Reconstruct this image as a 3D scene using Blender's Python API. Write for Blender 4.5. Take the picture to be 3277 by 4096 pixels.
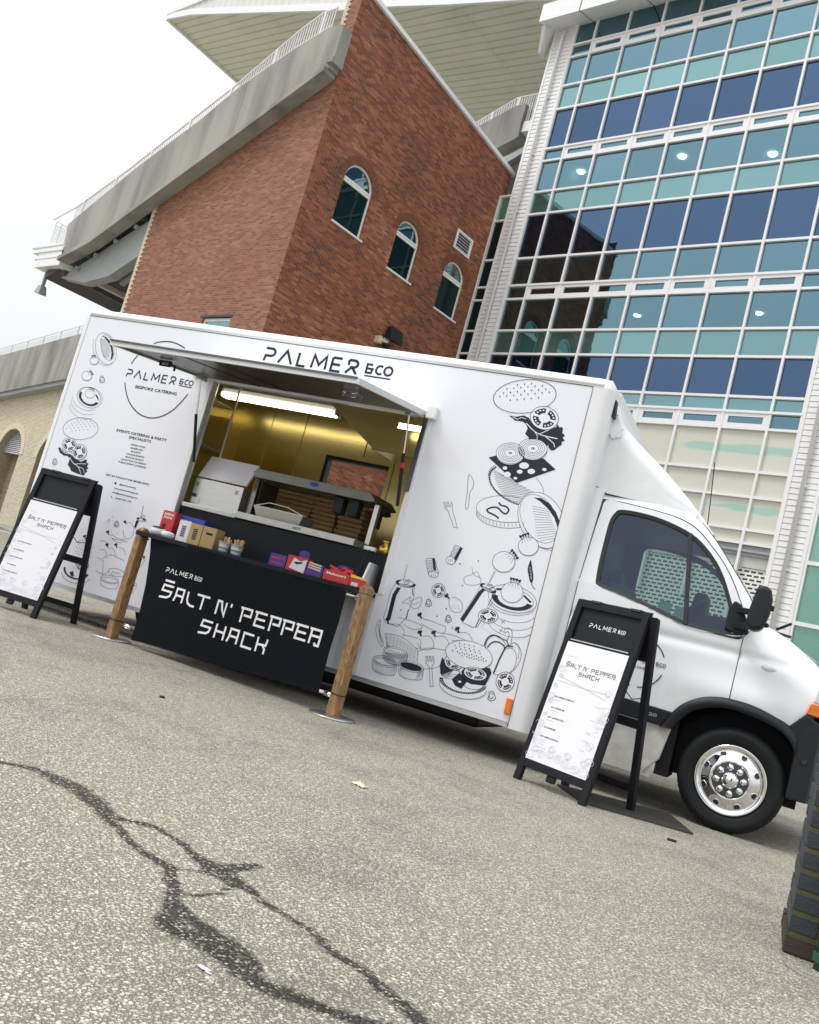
import bpy, bmesh, math, random
from mathutils import Vector, Matrix, noise
for o in list(bpy.data.objects): bpy.data.objects.remove(o)
C = bpy.context.scene.collection
PI = math.pi; rad = math.radians
random.seed(7)
TY = 0.297845            # yaw of the food truck relative to the stand building
CT, ST = math.cos(TY), math.sin(TY)
def T2W(x, y, z=0.0): return Vector((x*CT-y*ST, x*ST+y*CT, z))   # truck frame -> world
# ------------------------------------------------------------------ camera
cd = bpy.data.cameras.new('camera'); cam = bpy.data.objects.new('camera', cd); C.objects.link(cam)
cd.sensor_fit = 'HORIZONTAL'; cd.sensor_width = 36.0; cd.lens = 36.0*3600/3277
cd.clip_start = 0.05; cd.clip_end = 3000
R = ((0.74498, 0.613632, 0.26165), (0.124889, 0.256997, -0.958309), (-0.655292, 0.746598, 0.114822))
cam.matrix_world = Matrix(((R[0][0], -R[1][0], -R[2][0], 0), (R[0][1], -R[1][1], -R[2][1], 0), (R[0][2], -R[1][2], -R[2][2], 0.86), (0, 0, 0, 1)))
sc = bpy.context.scene; sc.camera = cam
# ------------------------------------------------------------------ sky, sun, exposure
SUN_EL, SUN_AZ = rad(60), math.atan2(-0.75, -0.60)      # direction towards the sun
w = bpy.data.worlds.new('World'); sc.world = w; w.use_nodes = True
nt = w.node_tree; nt.nodes.clear()
sky = nt.nodes.new('ShaderNodeTexSky'); sky.sky_type = 'NISHITA'; sky.sun_disc = False
sky.sun_elevation = SUN_EL; sky.sun_rotation = PI/2-SUN_AZ; sky.dust_density = 3.0; sky.air_density = 1.0
hs = nt.nodes.new('ShaderNodeHueSaturation'); hs.inputs['Saturation'].default_value = 0.18
bg1 = nt.nodes.new('ShaderNodeBackground'); bg1.inputs['Strength'].default_value = 0.05
bg2 = nt.nodes.new('ShaderNodeBackground'); bg2.inputs['Strength'].default_value = 1.0
tc = nt.nodes.new('ShaderNodeTexCoord'); sep = nt.nodes.new('ShaderNodeSeparateXYZ')
mr = nt.nodes.new('ShaderNodeMapRange'); mr.inputs[1].default_value = 0.0; mr.inputs[2].default_value = 1.0
mr.inputs[3].default_value = 0.42; mr.inputs[4].default_value = 1.10
nz = nt.nodes.new('ShaderNodeTexNoise'); nz.inputs['Scale'].default_value = 2.2; nz.inputs['Detail'].default_value = 4
mx = nt.nodes.new('ShaderNodeMixRGB'); mx.blend_type = 'MIX'
mx.inputs[1].default_value = (0.88, 0.91, 0.945, 1); mx.inputs[2].default_value = (1.0, 1.015, 1.02, 1)
mv = nt.nodes.new('ShaderNodeVectorMath'); mv.operation = 'SCALE'
add = nt.nodes.new('ShaderNodeAddShader'); wo = nt.nodes.new('ShaderNodeOutputWorld')
lk = nt.links.new
lk(sky.outputs[0], hs.inputs['Color']); lk(hs.outputs[0], bg1.inputs[0])
lk(tc.outputs['Generated'], sep.inputs[0]); lk(sep.outputs[2], mr.inputs[0]); lk(tc.outputs['Generated'], nz.inputs['Vector'])
lk(nz.outputs[0], mx.inputs[0]); lk(mx.outputs[0], mv.inputs[0]); lk(mr.outputs[0], mv.inputs['Scale']); lk(mv.outputs[0], bg2.inputs[0])
lk(bg1.outputs[0], add.inputs[0]); lk(bg2.outputs[0], add.inputs[1]); lk(add.outputs[0], wo.inputs[0])
sd = bpy.data.lights.new('sun', 'SUN'); sd.energy = 1.3; sd.angle = rad(16); sd.color = (1.0, 0.965, 0.91)
sun = bpy.data.objects.new('sun', sd); C.objects.link(sun)
toS = Vector((math.cos(SUN_EL)*math.cos(SUN_AZ), math.cos(SUN_EL)*math.sin(SUN_AZ), math.sin(SUN_EL)))
sun.rotation_euler = toS.to_track_quat('Z', 'Y').to_euler(); sun.location = (0, -20, 30)
vs = sc.view_settings; vs.view_transform = 'Standard'; vs.look = 'None'; vs.gamma = 1; vs.exposure = 0.36; vs.use_curve_mapping = False
sc.render.resolution_x, sc.render.resolution_y = 819, 1024
sc.render.engine = 'CYCLES'
# ------------------------------------------------------------------ helpers
def crv(pts, closed=False, n=3):
    """Catmull-Rom resampling of an outline"""
    P = list(pts); r = []; m = len(P)
    for i in range(m if closed else m-1):
        p0 = P[(i-1) % m] if closed or i else P[0]; p1 = P[i]; p2 = P[(i+1) % m]; p3 = P[(i+2) % m] if closed or i+2 < m else P[-1]
        for k in range(n):
            t = k/n; r.append(tuple(.5*(2*p1[j]+(p2[j]-p0[j])*t+(2*p0[j]-5*p1[j]+4*p2[j]-p3[j])*t*t+(3*p1[j]-p0[j]-3*p2[j]+p3[j])*t**3) for j in (0,1)))
    return r if closed else r+[P[-1]]
class MB:
    """collects geometry for ONE mesh"""
    def __init__(s): s.v = []; s.f = []
    def add(s, vs, fs):
        n = len(s.v); s.v += [tuple(p) for p in vs]; s.f += [tuple(i+n for i in f) for f in fs]; return s
    def box(s, x0, x1, y0, y1, z0, z1):
        return s.add([(x0,y0,z0),(x1,y0,z0),(x1,y1,z0),(x0,y1,z0),(x0,y0,z1),(x1,y0,z1),(x1,y1,z1),(x0,y1,z1)],
                     [(0,3,2,1),(4,5,6,7),(0,1,5,4),(1,2,6,5),(2,3,7,6),(3,0,4,7)])
    def hexa(s, p): return s.add(p, [(0,3,2,1),(4,5,6,7),(0,1,5,4),(1,2,6,5),(2,3,7,6),(3,0,4,7)])
    def bar(s, a, b, w, h, up=(0,0,1)):
        a, b = Vector(a), Vector(b); d = (b-a).normalized(); u = Vector(up)
        sx = d.cross(u)
        if sx.length < 1e-4: sx = d.cross(Vector((1,0,0)))
        sx.normalize(); uz = sx.cross(d); sx *= w/2; uz *= h/2
        return s.hexa([a-sx-uz, a+sx-uz, b+sx-uz, b-sx-uz, a-sx+uz, a+sx+uz, b+sx+uz, b-sx+uz])
    def ngon(s, pts): return s.add(pts, [tuple(range(len(pts)))])
    def prism(s, pts, vec):
        n = len(pts); v = Vector(vec)
        return s.add(list(pts)+[tuple(Vector(p)+v) for p in pts],
                     [tuple(range(n))[::-1], tuple(range(n, 2*n))]+[(i, (i+1) % n, (i+1) % n+n, i+n) for i in range(n)])
    def tube(s, path, r, n=8, closed=False):
        P = [Vector(p) for p in path]; m = len(P); rings = []
        for i, p in enumerate(P):
            d = (P[min(i+1, m-1)]-P[max(i-1, 0)]).normalized()
            a = d.cross(Vector((0.13, 0.37, 0.92))).normalized(); b = d.cross(a)
            rr = r[i] if isinstance(r, (list, tuple)) else r
            rings.append([p+(a*math.cos(2*PI*k/n)+b*math.sin(2*PI*k/n))*rr for k in range(n)])
        vs = [q for g in rings for q in g]
        fs = [(i*n+k, i*n+(k+1) % n, (i+1)*n+(k+1) % n, (i+1)*n+k) for i in range(m-1) for k in range(n)]
        fs += [tuple(range(n))[::-1], tuple(range((m-1)*n, m*n))]
        return s.add(vs, fs)
    def lathe(s, prof, n, c, ax=(0,0,1), ux=(1,0,0)):
        c, ax, ux = Vector(c), Vector(ax), Vector(ux); uy = ax.cross(ux); m = len(prof)
        vs = [c+ax*h+(ux*math.cos(2*PI*k/n)+uy*math.sin(2*PI*k/n))*r for r, h in prof for k in range(n)]
        return s.add(vs, [(i*n+k, i*n+(k+1) % n, (i+1)*n+(k+1) % n, (i+1)*n+k) for i in range(m-1) for k in range(n)])
    def grid(s, fn, nu, nv):
        return s.add([fn(i/nu, j/nv) for j in range(nv+1) for i in range(nu+1)],
                     [(j*(nu+1)+i, j*(nu+1)+i+1, (j+1)*(nu+1)+i+1, (j+1)*(nu+1)+i) for j in range(nv) for i in range(nu)])
    def mesh(s, name, mat, off=(0,0,0), smooth=False, recalc=True):
        ox, oy, oz = off
        me = bpy.data.meshes.new(name); me.from_pydata([(x-ox, y-oy, z-oz) for x, y, z in s.v], [], s.f)
        if recalc:
            bm = bmesh.new(); bm.from_mesh(me); bmesh.ops.recalc_face_normals(bm, faces=bm.faces); bm.to_mesh(me); bm.free()
        if smooth:
            me.polygons.foreach_set('use_smooth', [True]*len(me.polygons))
        me.materials.append(mat); return me
BASE = {}
def base_of(o): return BASE.get(o.name, (0,0,0)) if o else (0,0,0)
def put(name, mb, mat, parent=None, smooth=False, bevel=0, recalc=True, stuff=False, label=None):
    me = mb.mesh(name, mat, base_of(parent), smooth, recalc)
    return putm(name, me, parent, bevel, stuff, label)
def putm(name, me, parent=None, bevel=0, stuff=False, label=None):
    o = bpy.data.objects.new(name, me); C.objects.link(o)
    if parent: o.parent = parent; BASE[o.name] = base_of(parent)
    if bevel:
        m = o.modifiers.new('bevel', 'BEVEL'); m.width = bevel; m.segments = 3; m.limit_method = 'ANGLE'; m.angle_limit = rad(40)
    if stuff: o['kind'] = 'stuff'
    if label: o['label'] = label
    return o
def tag(o, label, cat, group=None):
    o['label'] = label; o['category'] = cat
    if group: o['group'] = group
    return o
def thing(name, label, cat, base, frame='W', group=None, rz=None):
    """Empty at the base; frame 'T': coordinates are in the truck frame, 'W': world, 'L': own local frame at world point base"""
    o = bpy.data.objects.new(name, None); C.objects.link(o); o.empty_display_size = 0.2
    if frame == 'T': o.location = T2W(*base); o.rotation_euler = (0, 0, TY); BASE[o.name] = tuple(base)
    elif frame == 'W': o.location = base; BASE[o.name] = tuple(base)
    else: o.location = base; o.rotation_euler = (0, 0, rz or 0); BASE[o.name] = (0,0,0)
    return tag(o, label, cat, group)
def structure(o): o['kind'] = 'structure'; return o
def solo(name, mb, mat, base, frame, label, cat, group=None, **k):
    """a thing that is one mesh"""
    me = mb.mesh(name, mat, base, k.get('smooth', False)); o = putm(name, me, None, k.get('bevel', 0))
    if frame == 'T': o.location = T2W(*base); o.rotation_euler = (0, 0, TY)
    else: o.location = base
    BASE[o.name] = tuple(base)
    return tag(o, label, cat, group)
def ribbon(mb, pts, wd, to3, closed=False):
    """flat stroke along a 2D polyline"""
    P = [Vector(p) for p in pts]; n = len(P)
    if n < 2: return
    hw = wd/2; Lp, Rp = [], []
    for i in range(n):
        a = P[i]-P[i-1] if i else P[1]-P[0]
        b = P[i+1]-P[i] if i < n-1 else P[-1]-P[-2]
        if a.length < 1e-9: a = b
        if b.length < 1e-9: b = a
        if a.length < 1e-9: return
        a = a.normalized(); b = b.normalized(); t = a+b
        t = t.normalized() if t.length > 1e-3 else a
        nn = Vector((-t.y, t.x)); q = max(0.45, nn.dot(Vector((-a.y, a.x)))); off = nn*(hw/q)
        Lp.append(P[i]+off); Rp.append(P[i]-off)
    mb.add([to3(*p) for p in Lp]+[to3(*p) for p in Rp], [(i, i+1, n+i+1, n+i) for i in range(n-1)])
# ------------------------------------------------------------------ materials
def mat(name, col=(0.8,0.8,0.8), rough=0.5, metal=0.0, spec=0.5, noise=0.0, nscale=8.0, bump=0.0, bscale=40.0, coat=0.0, stretch=None, dirt=None, emit=None, coords='Object'):
    m = bpy.data.materials.new(name); m.use_nodes = True; t = m.node_tree; p = t.nodes['Principled BSDF']
    p.inputs['Base Color'].default_value = (*col, 1); p.inputs['Roughness'].default_value = rough; p.inputs['Metallic'].default_value = metal
    p.inputs['Specular IOR Level'].default_value = spec; p.inputs['Coat Weight'].default_value = coat
    if emit: p.inputs['Emission Color'].default_value = (*emit[0], 1); p.inputs['Emission Strength'].default_value = emit[1]
    if noise or bump:
        tc = t.nodes.new('ShaderNodeTexCoord'); mp = t.nodes.new('ShaderNodeMapping'); t.links.new(tc.outputs[coords], mp.inputs[0])
        if stretch: mp.inputs['Scale'].default_value = stretch
    if noise:
        n = t.nodes.new('ShaderNodeTexNoise'); n.inputs['Scale'].default_value = nscale; n.inputs['Detail'].default_value = 6; n.inputs['Roughness'].default_value = 0.6
        t.links.new(mp.outputs[0], n.inputs['Vector'])
        r = t.nodes.new('ShaderNodeMapRange'); r.inputs[1].default_value = 0.25; r.inputs[2].default_value = 0.75; r.inputs[3].default_value = 1-noise; r.inputs[4].default_value = 1+noise*0.6
        t.links.new(n.outputs[0], r.inputs[0])
        x = t.nodes.new('ShaderNodeVectorMath'); x.operation = 'SCALE'; x.inputs[0].default_value = col; t.links.new(r.outputs[0], x.inputs['Scale'])
        t.links.new(x.outputs[0], p.inputs['Base Color'])
    if bump:
        n2 = t.nodes.new('ShaderNodeTexNoise'); n2.inputs['Scale'].default_value = bscale; n2.inputs['Detail'].default_value = 4
        t.links.new(mp.outputs[0], n2.inputs['Vector'])
        b = t.nodes.new('ShaderNodeBump'); b.inputs['Strength'].default_value = bump; b.inputs['Distance'].default_value = 0.01
        t.links.new(n2.outputs[0], b.inputs['Height']); t.links.new(b.outputs[0], p.inputs['Normal'])
    return m
def nd(t, typ, **k):
    n = t.nodes.new(typ)
    for a, b in k.items(): setattr(n, a, b)
    return n
def mth(t, op, a, b=None, c=None):
    n = t.nodes.new('ShaderNodeMath'); n.operation = op
    for i, q in enumerate((a, b, c)):
        if q is None: continue
        if isinstance(q, (int, float)): n.inputs[i].default_value = q
        else: t.links.new(q, n.inputs[i])
    return n.outputs[0]
def brick_mat(name, axis, ramp, mortar, bl=0.205, bh=0.068, mw=0.010, rough=0.85, patch=0.25, soldier=False):
    """one colour per brick, mortar joints, weather patches; axis = horizontal object axis of the wall"""
    m = bpy.data.materials.new(name); m.use_nodes = True; t = m.node_tree; p = t.nodes['Principled BSDF']; p.inputs['Roughness'].default_value = rough
    tc = nd(t, 'ShaderNodeTexCoord'); s = nd(t, 'ShaderNodeSeparateXYZ'); t.links.new(tc.outputs['Object'], s.inputs[0])
    u = s.outputs['XY'.index(axis)] if axis in 'XY' else mth(t, 'ADD', s.outputs[0], s.outputs[1]); z = s.outputs[2]
    zr = mth(t, 'DIVIDE', z, bh); row = mth(t, 'FLOOR', zr); fz = mth(t, 'FRACT', zr)
    par = mth(t, 'MODULO', mth(t, 'ABSOLUTE', row), 2.0)
    ur = mth(t, 'ADD', mth(t, 'DIVIDE', u, bl), mth(t, 'MULTIPLY', par, 0.5)); colm = mth(t, 'FLOOR', ur); fu = mth(t, 'FRACT', ur)
    cv = nd(t, 'ShaderNodeCombineXYZ'); t.links.new(colm, cv.inputs[0]); t.links.new(row, cv.inputs[1])
    wn = nd(t, 'ShaderNodeTexWhiteNoise', noise_dimensions='3D'); t.links.new(cv.outputs[0], wn.inputs['Vector'])
    cr = nd(t, 'ShaderNodeValToRGB'); e = cr.color_ramp.elements
    while len(e) < len(ramp): e.new(0.5)
    for i, (pos, c) in enumerate(ramp): e[i].position = pos; e[i].color = (*c, 1)
    n1 = nd(t, 'ShaderNodeTexNoise'); n1.inputs['Scale'].default_value = 0.45; n1.inputs['Detail'].default_value = 7; t.links.new(tc.outputs['Object'], n1.inputs['Vector'])
    k = mth(t, 'ADD', mth(t, 'ADD', mth(t, 'MULTIPLY', wn.outputs['Value'], .68), .16), mth(t, 'MULTIPLY', mth(t, 'SUBTRACT', n1.outputs[0], 0.5), patch*4))
    t.links.new(k, cr.inputs[0])
    def edge(f, wdt): return mth(t, 'LESS_THAN', mth(t, 'MINIMUM', f, mth(t, 'SUBTRACT', 1.0, f)), wdt)
    mo = mth(t, 'MAXIMUM', edge(fz, mw/bh/2), edge(fu, mw/bl/2))
    mxn = nd(t, 'ShaderNodeMixRGB'); t.links.new(mo, mxn.inputs[0]); t.links.new(cr.outputs[0], mxn.inputs[1]); mxn.inputs[2].default_value = (*mortar, 1)
    n2 = nd(t, 'ShaderNodeTexNoise'); n2.inputs['Scale'].default_value = 30; n2.inputs['Detail'].default_value = 5; t.links.new(tc.outputs['Object'], n2.inputs['Vector'])
    m2 = nd(t, 'ShaderNodeVectorMath', operation='SCALE'); t.links.new(mxn.outputs[0], m2.inputs[0]); t.links.new(mth(t, 'ADD', mth(t, 'MULTIPLY', n2.outputs[0], 0.5), 0.75), m2.inputs['Scale'])
    t.links.new(m2.outputs[0], p.inputs['Base Color'])
    b = nd(t, 'ShaderNodeBump'); b.inputs['Strength'].default_value = 0.6; b.inputs['Distance'].default_value = 0.008
    t.links.new(mth(t, 'SUBTRACT', 1.0, mo), b.inputs['Height']); t.links.new(b.outputs[0], p.inputs['Normal'])
    return m
def glossy_glass(name, tint, body, fac, rough=0.02, clear=None):
    """coated glazing: tinted mirror coat over a body that is opaque or (clear) lets the room behind show"""
    m = bpy.data.materials.new(name); m.use_nodes = True; t = m.node_tree; t.nodes.clear()
    out = nd(t, 'ShaderNodeOutputMaterial'); g = nd(t, 'ShaderNodeBsdfGlossy'); g.inputs['Color'].default_value = (*tint, 1); g.inputs['Roughness'].default_value = rough
    if clear: d = nd(t, 'ShaderNodeBsdfTransparent'); d.inputs['Color'].default_value = (*clear, 1)
    else: d = nd(t, 'ShaderNodeBsdfDiffuse'); d.inputs['Color'].default_value = (*body, 1)
    oi = nd(t, 'ShaderNodeObjectInfo'); tv = nd(t, 'ShaderNodeVectorMath', operation='SCALE'); tv.inputs[0].default_value = tint; t.links.new(mth(t, 'ADD', mth(t, 'MULTIPLY', oi.outputs['Random'], .22), .89), tv.inputs['Scale']); t.links.new(tv.outputs[0], g.inputs['Color'])
    mxs = nd(t, 'ShaderNodeMixShader'); fr = nd(t, 'ShaderNodeFresnel'); fr.inputs[0].default_value = 1.5
    t.links.new(mth(t, 'MAXIMUM', fr.outputs[0], fac), mxs.inputs[0]); t.links.new(d.outputs[0], mxs.inputs[1]); t.links.new(g.outputs[0], mxs.inputs[2])
    n = nd(t, 'ShaderNodeTexNoise'); n.inputs['Scale'].default_value = 1.3; tc = nd(t, 'ShaderNodeTexCoord'); t.links.new(tc.outputs['Object'], n.inputs['Vector'])
    b = nd(t, 'ShaderNodeBump'); b.inputs['Strength'].default_value = 0.06; b.inputs['Distance'].default_value = 0.05; t.links.new(n.outputs[0], b.inputs['Height']); t.links.new(b.outputs[0], g.inputs['Normal'])
    t.links.new(mxs.outputs[0], out.inputs[0]); return m
M = {}
M['vinyl'] = mat('white_vinyl', (0.83,0.84,0.905), 0.10, noise=0.02, nscale=1.5)
M['paint'] = mat('white_vehicle_paint', (0.84,0.855,0.885), 0.22, coat=0.6, noise=0.03, nscale=3)
M['dirtypaint'] = mat('mud_splashed_white_paint', (0.62,0.61,0.58), 0.5, noise=0.28, nscale=9)
M['trimwhite'] = mat('white_trim', (0.81,0.82,0.84), 0.4, noise=0.05, nscale=6)
M['alu'] = mat('aluminium', (0.62,0.63,0.64), 0.38, metal=0.9, noise=0.1, nscale=12, stretch=(1,8,8))
M['underawn'] = mat('grey_gloss_awning_lining', (0.030,0.032,0.036), 0.32, spec=.35, noise=0.1, nscale=3)
M['ink'] = mat('navy_print', (0.020,0.022,0.036), 0.3, spec=.3)
M['thinink'] = mat('fine_line_print', (0.055,0.058,0.075), 0.45)
M['white'] = mat('white_print', (0.83,0.84,0.905), 0.12)
M['whiteink'] = mat('white_lettering', (0.85,0.85,0.85), 0.6)
M['plastic'] = mat('black_plastic', (0.015,0.017,0.021), 0.48, spec=.3, noise=0.2, nscale=30, bump=0.15, bscale=300)
M['rubber'] = mat('tyre_rubber', (0.013,0.014,0.016), 0.7, spec=.25, noise=0.3, nscale=18, bump=0.2, bscale=120)
M['chrome'] = mat('chrome', (0.86,0.86,0.87), 0.06, metal=1.0)
M['darkmetal'] = mat('dark_metal', (0.10,0.105,0.11), 0.35, metal=0.8)
M['steel'] = mat('brushed_steel', (0.60,0.60,0.59), 0.30, metal=0.95, noise=0.12, nscale=4, stretch=(2,30,30))
M['dullsteel'] = mat('dull_steel_worktop', (0.55,0.55,0.54), 0.45, metal=0.7, noise=0.15, nscale=10)
M['warmlitsteel'] = mat('warm_lit_stainless_wall', (0.62,0.52,0.23), 0.25, metal=1.0, noise=0.10, nscale=3, stretch=(0.6,6,6), bump=0.05, bscale=5)  # stainless steel; warm lamp light is put into its colour
M['navy'] = mat('dark_navy_board', (0.010,0.0115,0.017), 0.5, spec=.25, noise=0.15, nscale=5)
M['cloth'] = mat('black_banner_fabric', (0.0075,0.0085,0.0125), 0.85, spec=.12, noise=0.2, nscale=6, bump=0.06, bscale=400)
M['blackwood'] = mat('black_painted_wood', (0.012,0.0128,0.017), 0.55, spec=.22, noise=0.25, nscale=9, stretch=(6,6,1), bump=0.12, bscale=60)
M['poster'] = mat('poster_paper', (0.80,0.80,0.85), 0.35, noise=0.02, nscale=5)
M['card'] = mat('brown_cardboard', (0.46,0.29,0.13), 0.85, noise=0.12, nscale=14)
M['carton'] = mat('tan_carton', (0.46,0.33,0.15), 0.8, noise=0.08, nscale=10)
M['whitecard'] = mat('white_carton', (0.72,0.71,0.76), 0.7, noise=0.04)
M['redcard'] = mat('red_card', (0.55,0.035,0.035), 0.5, noise=0.08); M['bluecard'] = mat('blue_card', (0.035,0.055,0.38), 0.5, noise=0.08)
M['purple'] = mat('purple_card', (0.06,0.03,0.24), 0.42, noise=0.08); M['redfilm'] = mat('red_wrapper', (0.62,0.03,0.04), 0.25, noise=0.15, nscale=40)
M['yellow'] = mat('yellow_card', (0.80,0.52,0.04), 0.5); M['gold'] = mat('gold_foil_bag', (0.75,0.50,0.10), 0.25, metal=0.9, bump=0.6, bscale=40)
M['galv'] = mat('galvanised_tin', (0.60,0.65,0.68), 0.35, metal=0.45, noise=0.2, nscale=30)
M['fork'] = mat('birch_wood', (0.66,0.42,0.22), 0.7, noise=0.12, nscale=20)
M['orange'] = mat('amber_lens', (0.85,0.20,0.015), 0.2, coat=0.5, noise=0.15, nscale=30, bump=0.2, bscale=200)
M['lamp'] = mat('clear_lamp_lens', (0.75,0.78,0.80), 0.1, coat=0.6); M['seal'] = mat('black_window_seal', (0.016,0.017,0.019), 0.5)
M['tube'] = mat('lit_fluorescent_tube', (1,1,1), 0.5, emit=((1.0,0.90,0.66), 4.5))
M['downlight'] = mat('lit_downlight', (1,1,1), 0.5, emit=((1.0,0.97,0.88), 20.0))
M['seat'] = mat('grey_seat_cloth', (0.06,0.065,0.075), 0.9, noise=0.2); M['dash'] = mat('dark_dashboard', (0.03,0.033,0.036), 0.6)
M['paper'] = mat('paper_sheet', (0.70,0.74,0.72), 0.7)
M['carglass'] = glossy_glass('car_window_glass', (0.30,0.35,0.48), None, 0.19, 0.015, clear=(0.33,0.49,0.44))
M['screen'] = glossy_glass('windscreen_glass', (0.5,0.6,0.65), None, 0.10, 0.01, clear=(0.60,0.74,0.70))
red = [(0.0,(0.075,0.034,0.027)),(0.22,(0.135,0.047,0.031)),(0.45,(0.205,0.072,0.042)),(0.66,(0.25,0.096,0.055)),(0.86,(0.31,0.145,0.085)),(0.985,(0.37,0.21,0.14))]
M['brickL'] = brick_mat('red_facing_brick', 'X', [(a,(r*.80+.085,g*.85+.036,b*.9+.020)) for a,(r,g,b) in red], (0.30,0.20,0.155), patch=0.15)
M['brickR'] = brick_mat('red_facing_brick_side', 'Y', [(a,(r*1.18,g*1.0,b*.80)) for a,(r,g,b) in red], (0.25,0.16,0.12), patch=0.32)
M['archbrick'] = mat('red_arch_brick', (0.20,0.075,0.04), 0.85, noise=0.35, nscale=14)
M['cream'] = brick_mat('cream_facing_brick', 'X', [(0.0,(0.52,0.45,0.33)),(0.4,(0.63,0.57,0.44)),(0.8,(0.70,0.64,0.50)),(1.0,(0.74,0.69,0.57))], (0.30,0.24,0.16), mw=0.014, patch=0.1)
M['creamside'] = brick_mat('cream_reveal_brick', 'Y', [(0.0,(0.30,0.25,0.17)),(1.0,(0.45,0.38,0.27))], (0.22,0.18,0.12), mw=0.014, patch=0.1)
M['quoin'] = mat('cream_quoin_stone', (0.66,0.58,0.45), 0.8, noise=0.15, nscale=20)
M['slate'] = mat('blue_engineering_brick', (0.030,0.035,0.044), 0.5, noise=0.35, nscale=12, bump=0.3, bscale=90)
M['brownbrick'] = mat('brown_plinth_brick', (0.040,0.026,0.021), 0.65, noise=0.3, nscale=14, bump=0.3, bscale=90)
M['mossmortar'] = mat('mossy_mortar', (0.16,0.15,0.055), 0.9, noise=0.35, nscale=25, bump=0.4, bscale=120)
M['mullion'] = mat('white_powder_coat', (0.80,0.80,0.82), 0.35, noise=0.04, nscale=4)
M['clad'] = mat('white_cladding_board', (0.76,0.76,0.77), 0.45, noise=0.06, nscale=3)
M['gap'] = mat('dark_joint', (0.12,0.12,0.13), 0.8)
M['soffit'] = mat('cream_profiled_sheet', (0.70,0.71,0.60), 0.5, noise=0.10, nscale=0.6)
M['fascia'] = mat('pale_profiled_fascia', (0.68,0.69,0.66), 0.5, noise=0.06, nscale=0.8)
M['rail'] = mat('white_railing_paint', (0.78,0.78,0.78), 0.45)
M['underside'] = mat('dark_steel_deck', (0.085,0.09,0.10), 0.7, noise=0.15, nscale=1)  # even dark grey deck colour
M['beam'] = mat('grey_painted_steel', (0.34,0.36,0.37), 0.5, noise=0.12, nscale=1.5)
M['pvc'] = mat('white_window_frame', (0.82,0.82,0.80), 0.35)
M['dkglass'] = glossy_glass('dark_stair_window_glass', (0.22,0.33,0.34), (0.006,0.016,0.017), 0.10)
M['vision'] = glossy_glass('tinted_vision_glass', (0.18,0.315,0.385), None, 0.70, clear=(0.20,0.42,0.33))
M['teal'] = glossy_glass('teal_spandrel_glass', (0.265,0.44,0.465), (0.065,0.165,0.155), 0.62)
M['navyglass'] = glossy_glass('blue_spandrel_glass', (0.092,0.150,0.255), (0.004,0.008,0.012), 0.72)
M['green'] = glossy_glass('green_glass', (0.40,0.58,0.52), (0.09,0.27,0.20), 0.45)
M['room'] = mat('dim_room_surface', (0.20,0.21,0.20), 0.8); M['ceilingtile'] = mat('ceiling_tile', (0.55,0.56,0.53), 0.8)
M['curtain'] = mat('pale_curtain', (0.66,0.72,0.62), 0.9); M['louvre'] = mat('white_louvre', (0.80,0.80,0.84), 0.5)
M['pipegreen'] = mat('green_painted_pipe', (0.020,0.085,0.055), 0.35, noise=0.2, nscale=10)
M['hose'] = mat('grey_ribbed_hose', (0.26,0.25,0.23), 0.6, noise=0.2, nscale=20)
M['mat'] = mat('dark_ribbed_rubber_mat', (0.055,0.052,0.048), 0.75, noise=0.3, nscale=12, stretch=(1,6,1), bump=0.3, bscale=60)
M['lettuce'] = mat('dropped_leaf', (0.62,0.62,0.42), 0.7, noise=0.2, nscale=30)
M['bird'] = mat('white_splash', (0.66,0.66,0.64), 0.7)
def concrete():
    m = bpy.data.materials.new('weathered_concrete'); m.use_nodes = True; t = m.node_tree; p = t.nodes['Principled BSDF']; p.inputs['Roughness'].default_value = 0.9
    tc = nd(t, 'ShaderNodeTexCoord'); mp = nd(t, 'ShaderNodeMapping'); mp.inputs['Scale'].default_value = (1.1,1.1,0.22); t.links.new(tc.outputs['Object'], mp.inputs[0])
    a = nd(t, 'ShaderNodeTexNoise'); a.inputs['Scale'].default_value = 1.0; a.inputs['Detail'].default_value = 6; t.links.new(mp.outputs[0], a.inputs['Vector'])
    b = nd(t, 'ShaderNodeTexNoise'); b.inputs['Scale'].default_value = 26; b.inputs['Detail'].default_value = 3; t.links.new(tc.outputs['Object'], b.inputs['Vector'])
    k = mth(t, 'ADD', mth(t, 'MULTIPLY', a.outputs[0], 1.0), mth(t, 'MULTIPLY', b.outputs[0], 0.22))
    cr = nd(t, 'ShaderNodeValToRGB'); e = cr.color_ramp.elements; e[0].position = 0.45; e[0].color = (0.18,0.18,0.19,1); e[1].position = 0.72; e[1].color = (0.36,0.355,0.32,1)
    x = e.new(0.56); x.color = (0.265,0.26,0.24,1)
    t.links.new(k, cr.inputs[0]); t.links.new(cr.outputs[0], p.inputs['Base Color'])
    bp = nd(t, 'ShaderNodeBump'); bp.inputs['Strength'].default_value = 0.5; bp.inputs['Distance'].default_value = 0.02; t.links.new(b.outputs[0], bp.inputs['Height']); t.links.new(bp.outputs[0], p.inputs['Normal'])
    return m
M['concrete'] = concrete()
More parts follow.
